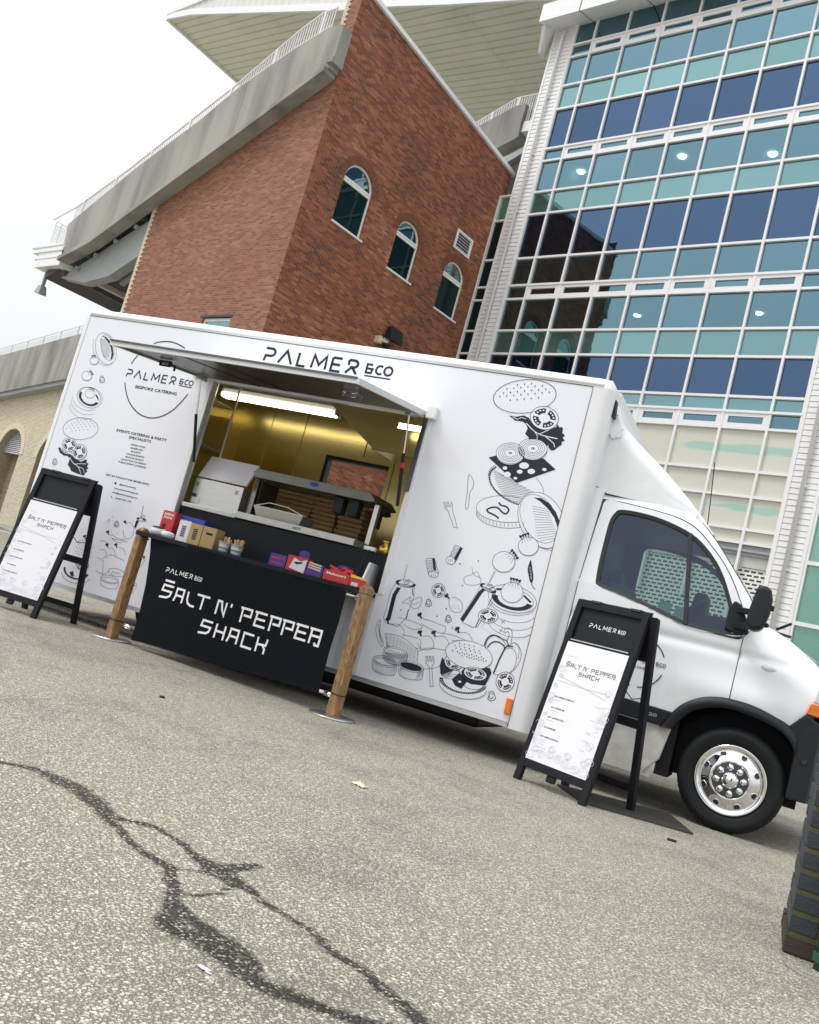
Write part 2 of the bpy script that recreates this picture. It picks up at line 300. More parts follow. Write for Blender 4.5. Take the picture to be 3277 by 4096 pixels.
def wood():
    m = bpy.data.materials.new('varnished_softwood'); m.use_nodes = True; t = m.node_tree; p = t.nodes['Principled BSDF']; p.inputs['Roughness'].default_value = 0.48
    tc = nd(t, 'ShaderNodeTexCoord'); mp = nd(t, 'ShaderNodeMapping'); mp.inputs['Scale'].default_value = (9,9,0.9); t.links.new(tc.outputs['Object'], mp.inputs[0])
    n = nd(t, 'ShaderNodeTexNoise'); n.inputs['Scale'].default_value = 1.6; n.inputs['Detail'].default_value = 3; t.links.new(mp.outputs[0], n.inputs['Vector'])
    wv = nd(t, 'ShaderNodeMath', operation='SINE'); t.links.new(mth(t, 'MULTIPLY', n.outputs[0], 95), wv.inputs[0])
    f = nd(t, 'ShaderNodeTexNoise'); f.inputs['Scale'].default_value = 14; f.inputs['Detail'].default_value = 4; t.links.new(mp.outputs[0], f.inputs['Vector'])
    k = mth(t, 'ADD', mth(t, 'MULTIPLY', mth(t, 'ADD', wv.outputs[0], 1.0), 0.32), mth(t, 'MULTIPLY', f.outputs[0], 0.5))
    cr = nd(t, 'ShaderNodeValToRGB'); e = cr.color_ramp.elements; e[0].position = 0.1; e[0].color = (0.11,0.055,0.022,1); e[1].position = 0.85; e[1].color = (0.36,0.215,0.10,1)
    x = e.new(0.45); x.color = (0.25,0.135,0.055,1)
    t.links.new(k, cr.inputs[0]); t.links.new(cr.outputs[0], p.inputs['Base Color']); return m
M['wood'] = wood()
def ground_mat():
    """worn tarmac: two sizes of pale rounded stones bedded in a darker binder; the wet attribute darkens the binder most"""
    m = bpy.data.materials.new('worn_aggregate_tarmac'); m.use_nodes = True; t = m.node_tree; p = t.nodes['Principled BSDF']
    tc = nd(t, 'ShaderNodeTexCoord'); O = tc.outputs['Object']
    jit = nd(t, 'ShaderNodeTexNoise'); jit.inputs['Scale'].default_value = 130; jit.inputs['Detail'].default_value = 2; t.links.new(O, jit.inputs['Vector'])
    wv = nd(t, 'ShaderNodeVectorMath', operation='MULTIPLY_ADD'); t.links.new(jit.outputs['Color'], wv.inputs[0]); wv.inputs[1].default_value = (0.007,0.007,0); t.links.new(O, wv.inputs[2])
    def stones(scale, off, r0, r1):
        mp = nd(t, 'ShaderNodeMapping'); mp.inputs['Location'].default_value = (off, off*1.7, 0); t.links.new(wv.outputs[0], mp.inputs[0])
        vo = nd(t, 'ShaderNodeTexVoronoi', feature='F1'); vo.voronoi_dimensions = '2D'; vo.inputs['Scale'].default_value = scale; t.links.new(mp.outputs[0], vo.inputs['Vector'])
        s = nd(t, 'ShaderNodeSeparateColor'); t.links.new(vo.outputs['Color'], s.inputs[0])
        rr = mth(t, 'ADD', mth(t, 'MULTIPLY', s.outputs[2], r1-r0), r0)
        d = mth(t, 'SUBTRACT', rr, vo.outputs['Distance'])
        k = nd(t, 'ShaderNodeMapRange'); k.inputs[1].default_value = -.05; k.inputs[2].default_value = .14; t.links.new(d, k.inputs[0])
        return k.outputs[0], s.outputs[0], s.outputs[1]
    a, av, ax_ = stones(92, 0, .20, .58); b, bv, bx_ = stones(170, 3.3, .18, .58)
    big = nd(t, 'ShaderNodeTexNoise'); big.inputs['Scale'].default_value = 0.9; big.inputs['Detail'].default_value = 9; big.inputs['Roughness'].default_value = 0.68; t.links.new(O, big.inputs['Vector'])
    fine = nd(t, 'ShaderNodeTexNoise'); fine.inputs['Scale'].default_value = 420; fine.inputs['Detail'].default_value = 3; t.links.new(O, fine.inputs['Vector'])
    def ramp(v):
        cr = nd(t, 'ShaderNodeValToRGB'); e = cr.color_ramp.elements
        st = [(0.0,(0.24,0.225,0.18)),(0.3,(0.38,0.36,0.305)),(0.6,(0.50,0.48,0.415)),(0.85,(0.60,0.58,0.515)),(1.0,(0.74,0.72,0.65))]
        while len(e) < len(st): e.new(0.5)
        for i, (q, c) in enumerate(st): e[i].position = q; e[i].color = (*c, 1)
        t.links.new(v, cr.inputs[0]); return cr.outputs[0]
    bd = nd(t, 'ShaderNodeValToRGB'); bd.color_ramp.elements[0].position = .30; bd.color_ramp.elements[0].color = (.035,.034,.030,1); bd.color_ramp.elements[1].position = .68; bd.color_ramp.elements[1].color = (.37,.355,.31,1); t.links.new(fine.outputs[0], bd.inputs[0])
    at = nd(t, 'ShaderNodeAttribute', attribute_name='wet')
    wn = nd(t, 'ShaderNodeTexNoise'); wn.inputs['Scale'].default_value = 34; wn.inputs['Detail'].default_value = 8; wn.inputs['Roughness'].default_value = .7; t.links.new(O, wn.inputs['Vector'])
    wet = nd(t, 'ShaderNodeMapRange'); wet.inputs[1].default_value = 0.40; wet.inputs[2].default_value = 0.72
    t.links.new(mth(t, 'ADD', at.outputs['Fac'], mth(t, 'MULTIPLY', mth(t, 'SUBTRACT', wn.outputs[0], 0.5), 1.1)), wet.inputs[0])
    W = wet.outputs[0]
    def dark(c, k):
        x = nd(t, 'ShaderNodeVectorMath', operation='SCALE'); t.links.new(c, x.inputs[0]); t.links.new(mth(t, 'SUBTRACT', 1.0, mth(t, 'MULTIPLY', W, k)), x.inputs['Scale']); return x.outputs[0]
    dry = mth(t, 'MULTIPLY', mth(t, 'GREATER_THAN', ax_, .62), .55)
    m1 = nd(t, 'ShaderNodeMixRGB'); t.links.new(b, m1.inputs[0]); t.links.new(dark(bd.outputs[0], .88), m1.inputs[1]); t.links.new(dark(ramp(bv), .82), m1.inputs[2])
    m2 = nd(t, 'ShaderNodeMixRGB'); t.links.new(a, m2.inputs[0]); t.links.new(m1.outputs[0], m2.inputs[1]); t.links.new(dark(ramp(av), mth(t, 'SUBTRACT', .80, dry)), m2.inputs[2])
    c2 = nd(t, 'ShaderNodeValToRGB'); e = c2.color_ramp.elements; e[0].position = .30; e[0].color = (.60,.60,.56,1); e[1].position = .74; e[1].color = (1.06,1.0,.92,1); x_ = e.new(.5); x_.color = (.98,.965,.92,1)
    t.links.new(big.outputs[0], c2.inputs[0])
    mu = nd(t, 'ShaderNodeMixRGB'); mu.blend_type = 'MULTIPLY'; mu.inputs[0].default_value = 1; t.links.new(m2.outputs[0], mu.inputs[1]); t.links.new(c2.outputs[0], mu.inputs[2])
    t.links.new(mu.outputs[0], p.inputs['Base Color'])
    t.links.new(mth(t, 'SUBTRACT', 0.9, mth(t, 'MULTIPLY', W, 0.3)), p.inputs['Roughness']); p.inputs['Specular IOR Level'].default_value = 0.25
    bp = nd(t, 'ShaderNodeBump'); bp.inputs['Strength'].default_value = 0.9; bp.inputs['Distance'].default_value = 0.004
    t.links.new(mth(t, 'ADD', mth(t, 'MAXIMUM', a, mth(t, 'MULTIPLY', b, .7)), mth(t, 'MULTIPLY', fine.outputs[0], .25)), bp.inputs['Height']); t.links.new(bp.outputs[0], p.inputs['Normal'])
    return m
M['ground'] = ground_mat()
# ================================================================== SETTING: ground
def axis_lines(lo, hi, a, b, step, far):
    r = [a+i*step for i in range(int((b-a)/step)+1)]
    d = step
    x = r[0]
    left = []
    while x > -far: d *= 1.35; x -= d; left.append(x)
    x = r[-1]; d = step; right = []
    while x < far: d *= 1.35; x += d; right.append(x)
    return left[::-1]+r+right
STAIN = [([(-2.75,2.36),(-2.41,2.53),(-2.29,2.62),(-2.11,2.60),(-1.98,2.55),(-1.87,2.47),(-1.75,2.56),(-1.62,2.53),(-1.54,2.49),(-1.46,2.45),(-1.40,2.42)], (0.03,0.05,0.075,0.085,0.08,0.045,0.035,0.05,0.065,0.075,0.085)),
         ([(-1.40,2.42),(-1.37,2.53),(-1.36,2.61)], (0.07,0.05,0.035)),
         ([(-1.87,2.47),(-1.72,2.39),(-1.60,2.33),(-1.46,2.28),(-1.40,2.22),(-1.34,2.15),(-1.26,2.04),(-1.19,1.96)], (0.045,0.03,0.035,0.045,0.05,0.05,0.05,0.09)),
         ([(-1.46,2.28),(-1.42,2.36),(-1.36,2.39),(-1.30,2.36)], (0.03,0.028,0.028,0.03)),
         ([(-1.40,2.42),(-1.26,2.39),(-1.08,2.32),(-0.94,2.28),(-0.72,2.16),(-0.57,2.08),(-0.45,2.0)], (0.075,0.035,0.032,0.04,0.04,0.06,0.08)),
         ([(-1.30,2.38),(-1.27,2.27),(-1.30,2.18)], (0.025,0.022,0.025)),
         ([(-1.30,2.12),(-1.20,2.05),(-1.10,2.03),(-1.02,2.0),(-0.95,1.95)], (0.03,0.03,0.04,0.05,0.05)),
         ([(-1.19,1.96),(-1.10,1.97),(-1.00,1.93),(-0.89,1.91),(-0.75,1.93),(-0.64,1.96),(-0.5,1.98),(-0.35,1.95)], (0.10,0.115,0.085,0.055,0.045,0.06,0.085,0.09))]
def wetness(x, y):
    tx, ty = x*CT+y*ST, -x*ST+y*CT
    q = noise.noise_vector(Vector((tx*7, ty*7, 0)))*.024+noise.noise_vector(Vector((tx*19, ty*19, 3)))*.012; tx += q.x; ty += q.y
    if not (-3.0 < tx < 0 and 1.6 < ty < 3.0): return 0.0
    best = -9
    for pts, wd in STAIN:
        for i in range(len(pts)-1):
            ax, ay = pts[i]; bx, by = pts[i+1]; dx, dy = bx-ax, by-ay
            k = max(0, min(1, ((tx-ax)*dx+(ty-ay)*dy)/(dx*dx+dy*dy+1e-9)))
            d = math.hypot(tx-ax-k*dx, ty-ay-k*dy); wv = wd[i]*(1-k)+wd[i+1]*k
            best = max(best, 1-0.5*d/(wv*(.58+.34*noise.noise(Vector((tx*5,ty*5,9))))))
    return max(0, best)
gx = axis_lines(0, 0, -3.6, -0.6, 0.022, 400); gy = axis_lines(0, 0, 0.9, 2.6, 0.022, 400)
gm = MB(); nx = len(gx)
gm.v = [(x, y, 0.0) for y in gy for x in gx]
gm.f = [(j*nx+i, j*nx+i+1, (j+1)*nx+i+1, (j+1)*nx+i) for j in range(len(gy)-1) for i in range(nx-1)]
ground = structure(put('ground', gm, M['ground'], recalc=False))
at = ground.data.attributes.new('wet', 'FLOAT', 'POINT')
at.data.foreach_set('value', [wetness(v[0], v[1]) for v in gm.v])
# ================================================================== brick gable block of the grandstand
XB, YB, YG = -18.338, 13.6, 21.145
tower = thing('brick_gable_block', 'tall red brick gable block with three arched windows stepping down its side', 'building', (XB, YB, 0))
def ztop(y): return 16.66-(y-YB)*0.112
b = MB()
F = (-25.42, XB); wx0, wx1, wz0, wz1 = -21.10, -19.82, 5.75, 7.33
b.add([(F[0],YB,0),(wx0,YB,0),(wx1,YB,0),(F[1],YB,0),(F[0],YB,wz0),(wx0,YB,wz0),(wx1,YB,wz0),(F[1],YB,wz0),(F[0],YB,wz1),(wx0,YB,wz1),(wx1,YB,wz1),(F[1],YB,wz1)],
      [(0,1,5,4),(1,2,6,5),(2,3,7,6),(4,5,9,8),(6,7,11,10)])
b.add([(F[0],YB,wz1),(wx0,YB,wz1),(wx1,YB,wz1),(F[1],YB,wz1),(F[1],YB,ztop(YB)+0.6),(-18.9,YB,ztop(YB)+0.6),(-18.9,YB,15.3),(-25.42,YB,12.2)], [(0,1,2,3,4,5,6,7)])
b.add([(wx0,YB,wz0),(wx1,YB,wz0),(wx1,YB,wz1),(wx0,YB,wz1),(wx0,YB+.15,wz0),(wx1,YB+.15,wz0),(wx1,YB+.15,wz1),(wx0,YB+.15,wz1)], [(0,1,5,4),(1,2,6,5),(2,3,7,6),(3,0,4,7)])
b.add([(F[0],YB,0),(F[0],YB+4,0),(F[0],YB+4,10.5),(F[0],YB,12.2)], [(0,1,2,3)])
put('front_wall', b, M['brickL'], tower, recalc=False)
AW = [(15.29,0.575,10.60,11.88), (17.64,0.52,10.42,11.55), (20.0,0.53,10.26,11.44)]      # centre y, half width, sill z, springing z
vy0, vy1, vz0, vz1 = 19.61, 20.38, 12.36, 12.90
b = MB(); X = XB
def arch_pts(c, r, zs, n=14, k=1.0): return [(X, c+r*k*math.cos(PI-PI*i/n), zs+r*k*math.sin(PI*i/n)) for i in range(n+1)]
yy = YB
for i, (c, r, zb, zs) in enumerate(AW):
    b.ngon([(X,yy,0),(X,c-r,0),(X,c-r,ztop(c-r)),(X,yy,ztop(yy))])
    b.ngon([(X,c-r,0),(X,c+r,0),(X,c+r,zb),(X,c-r,zb)])
    if i < 2: b.ngon(arch_pts(c, r, zs)+[(X,c+r,ztop(c+r)),(X,c-r,ztop(c-r))])
    else:
        b.ngon(arch_pts(c, r, zs)+[(X,c+r,vz0),(X,vy1,vz0),(X,vy0,vz0),(X,c-r,vz0)])
        b.ngon([(X,c-r,vz0),(X,vy0,vz0),(X,vy0,vz1),(X,vy0,ztop(vy0)),(X,c-r,ztop(c-r))])
        b.ngon([(X,vy0,vz1),(X,vy1,vz1),(X,vy1,ztop(vy1)),(X,vy0,ztop(vy0))])
        b.ngon([(X,vy1,vz0),(X,c+r,vz0),(X,c+r,ztop(c+r)),(X,vy1,ztop(vy1)),(X,vy1,vz1)])
    prof = [(X,c-r,zb)]+arch_pts(c, r, zs)+[(X,c+r,zb)]
    n = len(prof); b.add(prof+[(X-0.13,p[1],p[2]) for p in prof], [(q,(q+1)%n,(q+1)%n+n,q+n) for q in range(n)])
    yy = c+r
b.ngon([(X,yy,0),(X,YG+0.05,0),(X,YG+0.05,14.9),(X,21.4,14.9),(X,21.4,ztop(21.4)),(X,yy,ztop(yy))])
put('side_wall', b, M['brickR'], tower, recalc=False)
# expansion joint and its shadow gap
put('expansion_joint', MB().box(XB-0.01,XB+0.004,14.42,14.435,0,ztop(14.42)), M['gap'], tower)
for c, r, zb, zs in AW:
    f = MB(); o_, i_ = [(X,c-r,zb)]+arch_pts(c,r,zs)+[(X,c+r,zb)], [(X,c-r+.055,zb+.06)]+arch_pts(c,r-.055,zs)+[(X,c+r-.055,zb+.06)]
    n = len(o_); mv = lambda L, d: [(p[0]+d, p[1], p[2]) for p in L]
    A_, B_, C_, D_ = mv(o_,-.07), mv(i_,-.07), mv(o_,-.12), mv(i_,-.12)
    f.add(A_+B_+C_+D_, [q for k in range(n) for q in ((k,(k+1)%n,(k+1)%n+n,k+n), (k+n,(k+1)%n+n,(k+1)%n+3*n,k+3*n))])
    f.box(X-.12,X-.055,c-r+.04,c+r-.04,zs-.075,zs-.005); f.box(X-.12,X-.05,c-r+.04,c+r-.04,zs+.004,zs+.06)
    wf = put('arched_window', f, M['pvc'], tower)
    put('pane', MB().ngon(mv([(X,c-r+.03,zb+.03),(X,c+r-.03,zb+.03),(X,c+r-.03,zs-.03),(X,c-r+.03,zs-.03)], -.10)), M['dkglass'], wf, recalc=False)
    put('pane', MB().ngon(mv([(X,c-r+.03,zs)]+arch_pts(c,r-.03,zs)+[(X,c+r-.03,zs)], -.10)), M['dkglass'], wf, recalc=False)
    put('sill', MB().box(X-.1,X+.05,c-r-.03,c+r+.06,zb-.05,zb), M['pvc'], wf)
    a = MB()
    for k in range(22):
        t0, t1 = PI*k/22+.012, PI*(k+1)/22-.012
        q = [(c+rr*math.cos(t), zs+rr*math.sin(t)) for rr, t in ((r+.003,t0),(r+.003,t1),(r+.235,t1),(r+.235,t0))]
        a.prism([(X-.02,y,z) for y,z in q], (0.026+0.006*random.random(),0,0))
    put('brick_arch', a, M['archbrick'], tower, stuff=True)
v = MB().box(X-.1,X-.09,vy0,vy1,vz0,vz1)
vt = put('wall_vent', v, M['gap'], tower)
fr = MB(); fr.box(X-.05,X+.03,vy0-.03,vy1+.03,vz0-.04,vz0+.02).box(X-.05,X+.03,vy0-.03,vy1+.03,vz1-.02,vz1+.04).box(X-.05,X+.029,vy0-.03,vy0+.04,vz0+.02,vz1-.02).box(X-.05,X+.029,vy1-.04,vy1+.03,vz0+.02,vz1-.02)
put('frame', fr, M['pvc'], vt)
sl = MB().hexa([(X-.06,vy0+.04,0),(X+.01,vy0+.04,-.05),(X+.01,vy1-.04,-.05),(X-.06,vy1-.04,0),(X-.06,vy0+.04,.012),(X+.01,vy0+.04,-.038),(X+.01,vy1-.04,-.038),(X-.06,vy1-.04,.012)])
slm = sl.mesh('louvre_slat', M['louvre'])
for k in range(5):
    o = putm('louvre_slat', slm, vt); bx, by, bz = BASE[vt.name]; o.location = (-bx, -by, vz0+.1+k*.09-bz)
put('verge_coping', MB().hexa([(X-.3,YB-.05,ztop(YB)),(X+.09,YB-.05,ztop(YB)),(X+.09,21.45,ztop(21.45)),(X-.3,21.45,ztop(21.45)),(X-.3,YB-.05,ztop(YB)+.13),(X+.09,YB-.05,ztop(YB)+.13),(X+.09,21.45,ztop(21.45)+.13),(X-.3,21.45,ztop(21.45)+.13)]), M['trimwhite'], tower)
q = MB(); z = 6.6; k = 0
while z < 11.9:
    d = .20 if k % 2 else .13
    q.box(-25.45,-25.45+d,YB-.022,YB+.2,z+.006,z+.069); z += .075; k += 1
z = 15.45; k = 0
while z < 17.1:
    d = .2 if k % 2 else .13
    q.box(-18.93,-18.93+d,YB-.022,YB+.1,z+.006,z+.069); z += .075; k += 1
put('quoin', q, M['quoin'], tower, stuff=True)
fw = MB(); fw.box(wx0,wx1,YB+.07,YB+.13,wz1-.09,wz1).box(wx0,wx0+.09,YB+.07,YB+.13,wz0,wz1-.09).box(wx1-.09,wx1,YB+.07,YB+.13,wz0,wz1-.09).box(wx0+.09,wx1-.09,YB+.07,YB+.13,wz0,wz0+.09)
sw = put('square_window', fw, M['pvc'], tower)
put('pane', MB().box(wx0+.05,wx1-.05,YB+.09,YB+.1,wz0+.05,wz1-.05), M['teal'], sw)
put('lintel', MB().box(wx0-.12,wx1+.05,YB-.006,YB+.05,wz1+.0,wz1+.07), M['slate'], sw)
# floodlight and camera box fixed to the side wall
fl = thing('wall_speaker', 'black boxy wall loudspeaker on a bracket on the brick side wall above the truck roof', 'speaker', (X, 17.95, 8.66))
sp = MB().hexa([(X+.12,17.66,8.50),(X+.42,17.66,8.42),(X+.42,18.20,8.42),(X+.12,18.20,8.50),(X+.12,17.66,8.80),(X+.30,17.66,8.86),(X+.30,18.20,8.86),(X+.12,18.20,8.80)])
put('housing', sp, M['plastic'], fl, bevel=.02); put('bracket', MB().box(X,X+.16,17.85,17.93,8.60,8.66).box(X,X+.03,17.8,18.0,8.5,8.75), M['rail'], fl)
cb = thing('security_camera', 'pale wall bracket and round security camera below the black loudspeaker', 'camera', (X, 17.6, 8.35))
put('bracket', MB().box(X,X+.2,17.42,17.56,8.25,8.45).box(X+.02,X+.3,17.5,17.72,8.30,8.38), M['quoin'], cb, bevel=.01)
put('dome', MB().lathe([(.0,-.11),(.07,-.09),(.11,-.03),(.12,.03),(.09,.04),(0,.04)], 16, (X+.22,17.72,8.28)), M['plastic'], cb, smooth=True)
# ================================================================== raked terrace of the stand with its concrete end wall
st = thing('terrace_stand', 'raked grandstand terrace with weathered concrete parapet above the brick block', 'grandstand', (-25, 13.4, 0))
Yp = 13.16
top = [(-18.40,15.40),(-18.95,15.44),(-20.3,15.06),(-22.4,14.32),(-23.89,13.56),(-26.68,12.42),(-30.09,10.77)]
bot = [(-29.82,9.50),(-28.01,9.98),(-24.48,11.51),(-21.21,12.92),(-18.47,14.12)]
def ip(L, x):
    L = sorted(L)
    for (a, c), (e, d) in zip(L, L[1:]):
        if a <= x <= e: return c+(d-c)*(x-a)/(e-a)
    return L[0][1] if x < L[0][0] else L[-1][1]
for xa, xb in ((-30.09,-21.93), (-21.915,-18.40)):
    xs = sorted({xa, xb}|{p[0] for p in top+bot if xa < p[0] < xb})
    up = [(x, Yp+.12, ip(top, x)) for x in xs]; lo = [(x if x > -29.9 else -29.82, Yp+.12, ip(bot, x)) for x in xs]
    put('parapet_panel', MB().prism(lo+up[::-1], (0,.32,0)), M['concrete'], st)
lip = MB()
for (xa, za), (xb, zb) in zip(bot, bot[1:]): lip.hexa([(xa,Yp,za-.12),(xb,Yp,zb-.12),(xb,Yp+.43,zb-.12),(xa,Yp+.43,za-.12),(xa,Yp,za+.02),(xb,Yp,zb+.02),(xb,Yp+.43,zb+.02),(xa,Yp+.43,za+.02)])
put('bottom_edge', lip, M['concrete'], st)
put('end_bracket', MB().box(-18.5,-18.28,YB-.4,YB-.003,14.25,14.4).box(-18.42,-18.3,YB-.35,YB-.002,14.4,15.3), M['concrete'], st)
rtop = [(-18.85,16.03),(-19.43,16.02),(-20.2,15.72),(-22.58,14.50),(-24.15,13.82),(-27.24,12.45),(-29.91,11.42),(-31.4,11.08)]
hr = MB(); hr.tube([(x, Yp+.16, z) for x, z in rtop], .030, 6)
hr.tube([(x, Yp+.16, ip(top, x)+.08) for x in (-18.9,-20.3,-22.4,-23.89,-26.68,-30.0)], .016, 6)
put('handrail', hr, M['rail'], st)
bl = MB(); x = -18.9
while x > -30.0:
    zt, zb = ip(rtop, x), ip(top, x)
    bl.box(x-.011,x+.011,Yp+.15,Yp+.172,zb,zt); x -= .105
put('balusters', bl, M['rail'], st, stuff=True)
for x in (-19.3,-21.0,-22.7,-24.4,-26.1,-27.8,-29.5): put('rail_post', MB().box(x-.03,x+.03,Yp+.13,Yp+.19,ip(top,x)-.02,ip(rtop,x)), M['rail'], st)
g = MB(); g.tube([(-31.4,Yp+.3,11.08),(-31.35,Yp+.3,10.0)], .02, 5); g.tube([(-31.4,Yp+.3,11.08),(-31.3,19,11.08)], .025, 5); g.tube([(-31.4,Yp+.3,10.45),(-29.98,Yp+.3,10.25)], .015, 5)
for k in range(12): g.box(-31.35+k*.12,-31.33+k*.12,Yp+.29,Yp+.31,10.0,10.95-(k*.03))
for k in range(18): g.box(-31.41,-31.39,Yp+.5+k*.28,Yp+.52+k*.28,10.0,11.08)
put('end_railing', g, M['rail'], st)
gb = MB(); gb.box(-31.55,-29.78,13.28,44,9.26,9.85).box(-31.95,-29.80,13.24,44,9.80,9.90).box(-31.75,-29.79,13.26,44,9.56,9.64).box(-32.1,-29.81,13.22,44,9.98,10.06).box(-31.9,-29.79,13.25,44,9.90,9.98)
put('front_fascia', gb, M['trimwhite'], st)
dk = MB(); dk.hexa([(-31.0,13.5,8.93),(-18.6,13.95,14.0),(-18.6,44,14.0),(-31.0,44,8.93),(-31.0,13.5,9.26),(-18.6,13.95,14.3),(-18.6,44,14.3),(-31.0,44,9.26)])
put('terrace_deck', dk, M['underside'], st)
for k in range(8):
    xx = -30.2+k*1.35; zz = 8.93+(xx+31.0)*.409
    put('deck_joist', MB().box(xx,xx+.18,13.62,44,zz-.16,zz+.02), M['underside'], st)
for yk in (13.75, 19.5, 25.5, 31.5):
    put('raker_beam', MB().prism([(-30.4,yk,9.05),(-28.7,yk,8.78),(-27.2,yk,8.95),(-18.6,yk,12.55),(-18.6,yk,13.4)], (0,.34,0)), M['beam'], st)
put('stay_brace', MB().bar((-27.3,14.3,9.0),(-23.0,14.3,11.6),.16,.3).bar((-26.4,14.2,9.75),(-25.2,14.2,9.7),.08,.12), M['beam'], st)
for k in range(5): put('deck_rib', MB().box(-29.3+k*1.0,-29.2+k*1.0,13.6,14.5,9.22+k*.41,9.34+k*.41), M['beam'], st)
sp = thing('stand_loudspeaker', 'small grey horn loudspeaker hanging under the tip of the terrace', 'speaker', (-31.2, 13.6, 8.7))
put('horn', MB().hexa([(-31.5,13.5,8.45),(-31.1,13.5,8.38),(-31.1,13.8,8.38),(-31.5,13.8,8.45),(-31.45,13.55,8.72),(-31.2,13.55,8.72),(-31.2,13.75,8.72),(-31.45,13.75,8.72)]), M['beam'], sp, bevel=.02)
put('bracket', MB().box(-31.35,-31.25,13.6,13.7,8.72,9.27), M['beam'], sp)
# ================================================================== cantilever roof of the stand
rf = thing('cantilever_roof', 'huge cantilevered stand roof with cream profiled sheet soffit', 'roof', (-35, 26, 27))
YR, XT, ZT = 20.5, -42.8, 27.28
def zs_(x, y): return ZT-.088*(x-XT)-.055*(y-YR)
so = MB(); y = YR; pr = []
while y < 66: pr += [(y, 0.0), (y+.31, 0.0), (y+.335, .06), (y+.375, .06)]; y += .40
x0, x1 = XT, -17.7; n = len(pr)
so.add([(x0,yv,zs_(x0,yv)+dz) for yv,dz in pr]+[(x1,yv,zs_(x1,yv)+dz) for yv,dz in pr], [(i,i+1,n+i+1,n+i) for i in range(n-1)])
put('soffit_sheet', so, M['soffit'], rf, recalc=False)
for xj in (-37.0,-31.2,-25.4): put('sheet_lap', MB().hexa([(xj,YR+.3,zs_(xj,YR+.3)-.012),(xj+.05,YR+.3,zs_(xj,YR+.3)-.012),(xj+.05,66,zs_(xj,66)-.012),(xj,66,zs_(xj,66)-.012),(xj,YR+.3,zs_(xj,YR+.3)+.01),(xj+.05,YR+.3,zs_(xj,YR+.3)+.01),(xj+.05,66,zs_(xj,66)+.01),(xj,66,zs_(xj,66)+.01)]), M['soffit'], rf)
fo = [(-42.8,27.2),(-40.48,26.85),(-28.6,23.9),(-26.06,23.36),(-22.5,22.48),(-17.7,21.4)]
fa = MB(); xs = [XT+i*.13 for i in range(int((-17.7-XT)/.13))]
vs_ = []
for i, x in enumerate(xs):
    d = .0 if (i % 4) < 3 else .045
    vs_ += [(x,YR-.06-d,ip(fo,x)), (x,YR-.06-d,27.5)]
fa.add(vs_, [(2*i,2*i+2,2*i+3,2*i+1) for i in range(len(xs)-1)]); put('end_fascia', fa, M['fascia'], rf, recalc=False)
put('lower_flashing', MB().prism([(x,YR-.14,z) for x,z in fo]+[(x,YR-.14,z+.33) for x,z in fo[::-1]], (0,.1,0)), M['trimwhite'], rf)
put('edge_trim', MB().hexa([(XT-.12,YR-.1,ZT-.1),(XT+.02,YR-.1,ZT-.1),(XT+.02,66,ZT-2.6),(XT-.12,66,ZT-2.6),(XT-.12,YR-.1,ZT+.3),(XT+.02,YR-.1,ZT+.3),(XT+.02,66,ZT-2.2),(XT-.12,66,ZT-2.2)]), M['trimwhite'], rf)
put('top_edge', MB().box(XT-.1,-17.7,YR-.16,YR+.06,27.45,27.75), M['trimwhite'], rf)
# ================================================================== upper balcony end seen between the two blocks
bc = thing('upper_balcony', 'concrete balcony end with white slatted railing between brick block and glass block', 'balcony', (-19, 21.7, 17))
Yb = 21.7
put('parapet_panel', MB().prism([(x,Yb,z) for x,z in [(-21.2,17.5),(-21.1,18.05),(-19.2,18.72),(-18.8,18.72),(-18.83,18.0),(-18.78,17.5),(-18.9,17.42),(-19.9,17.05)]], (0,.5,0)), M['concrete'], bc)
put('parapet_panel', MB().box(-18.8,-18.0,Yb+.1,Yb+.5,17.72,18.1), M['trimwhite'], bc)
put('beam', MB().prism([(x,Yb+.3,z) for x,z in [(-19.9,16.3),(-19.5,16.95),(-18.72,17.2),(-18.4,17.75),(-17.9,17.8),(-17.9,17.0),(-18.3,16.9)]], (0,.5,0)), M['trimwhite'], bc)
put('beam', MB().prism([(x,Yb+.0,z) for x,z in [(-20.1,16.25),(-18.3,17.05),(-17.9,17.1),(-17.9,16.9),(-18.33,16.85),(-20.1,16.0)]], (0,.3,0)), M['beam'], bc)
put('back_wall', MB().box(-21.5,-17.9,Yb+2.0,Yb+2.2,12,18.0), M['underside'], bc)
rt = [(-21.4,18.35),(-19.43,19.17),(-18.1,19.17)]; rb_ = [(-21.4,17.95),(-19.2,18.74),(-18.75,18.74)]
hr = MB(); hr.tube([(x,Yb+.2,z) for x,z in rt], .035, 6); hr.tube([(x,Yb+.2,z) for x,z in rb_], .03, 6); hr.bar((-18.78,Yb+.2,18.74),(-18.78,Yb+.2,18.1),.07,.05); hr.tube([(-18.8,Yb+.2,18.12),(-18.05,Yb+.2,18.12)], .03, 6)
put('handrail', hr, M['rail'], bc)
bl = MB(); x = -21.3
while x < -18.05: bl.box(x-.016,x+.016,Yb+.18,Yb+.21,(ip(rb_,x) if x < -18.78 else 18.12),ip(rt,x)); x += .1
put('balusters', bl, M['rail'], bc, stuff=True)
for x in (-20.35,-19.3,-18.12): put('rail_post', MB().box(x-.05,x+.05,Yb+.15,Yb+.23,(ip(rb_,x) if x < -18.78 else 18.12),ip(rt,x)), M['rail'], bc)
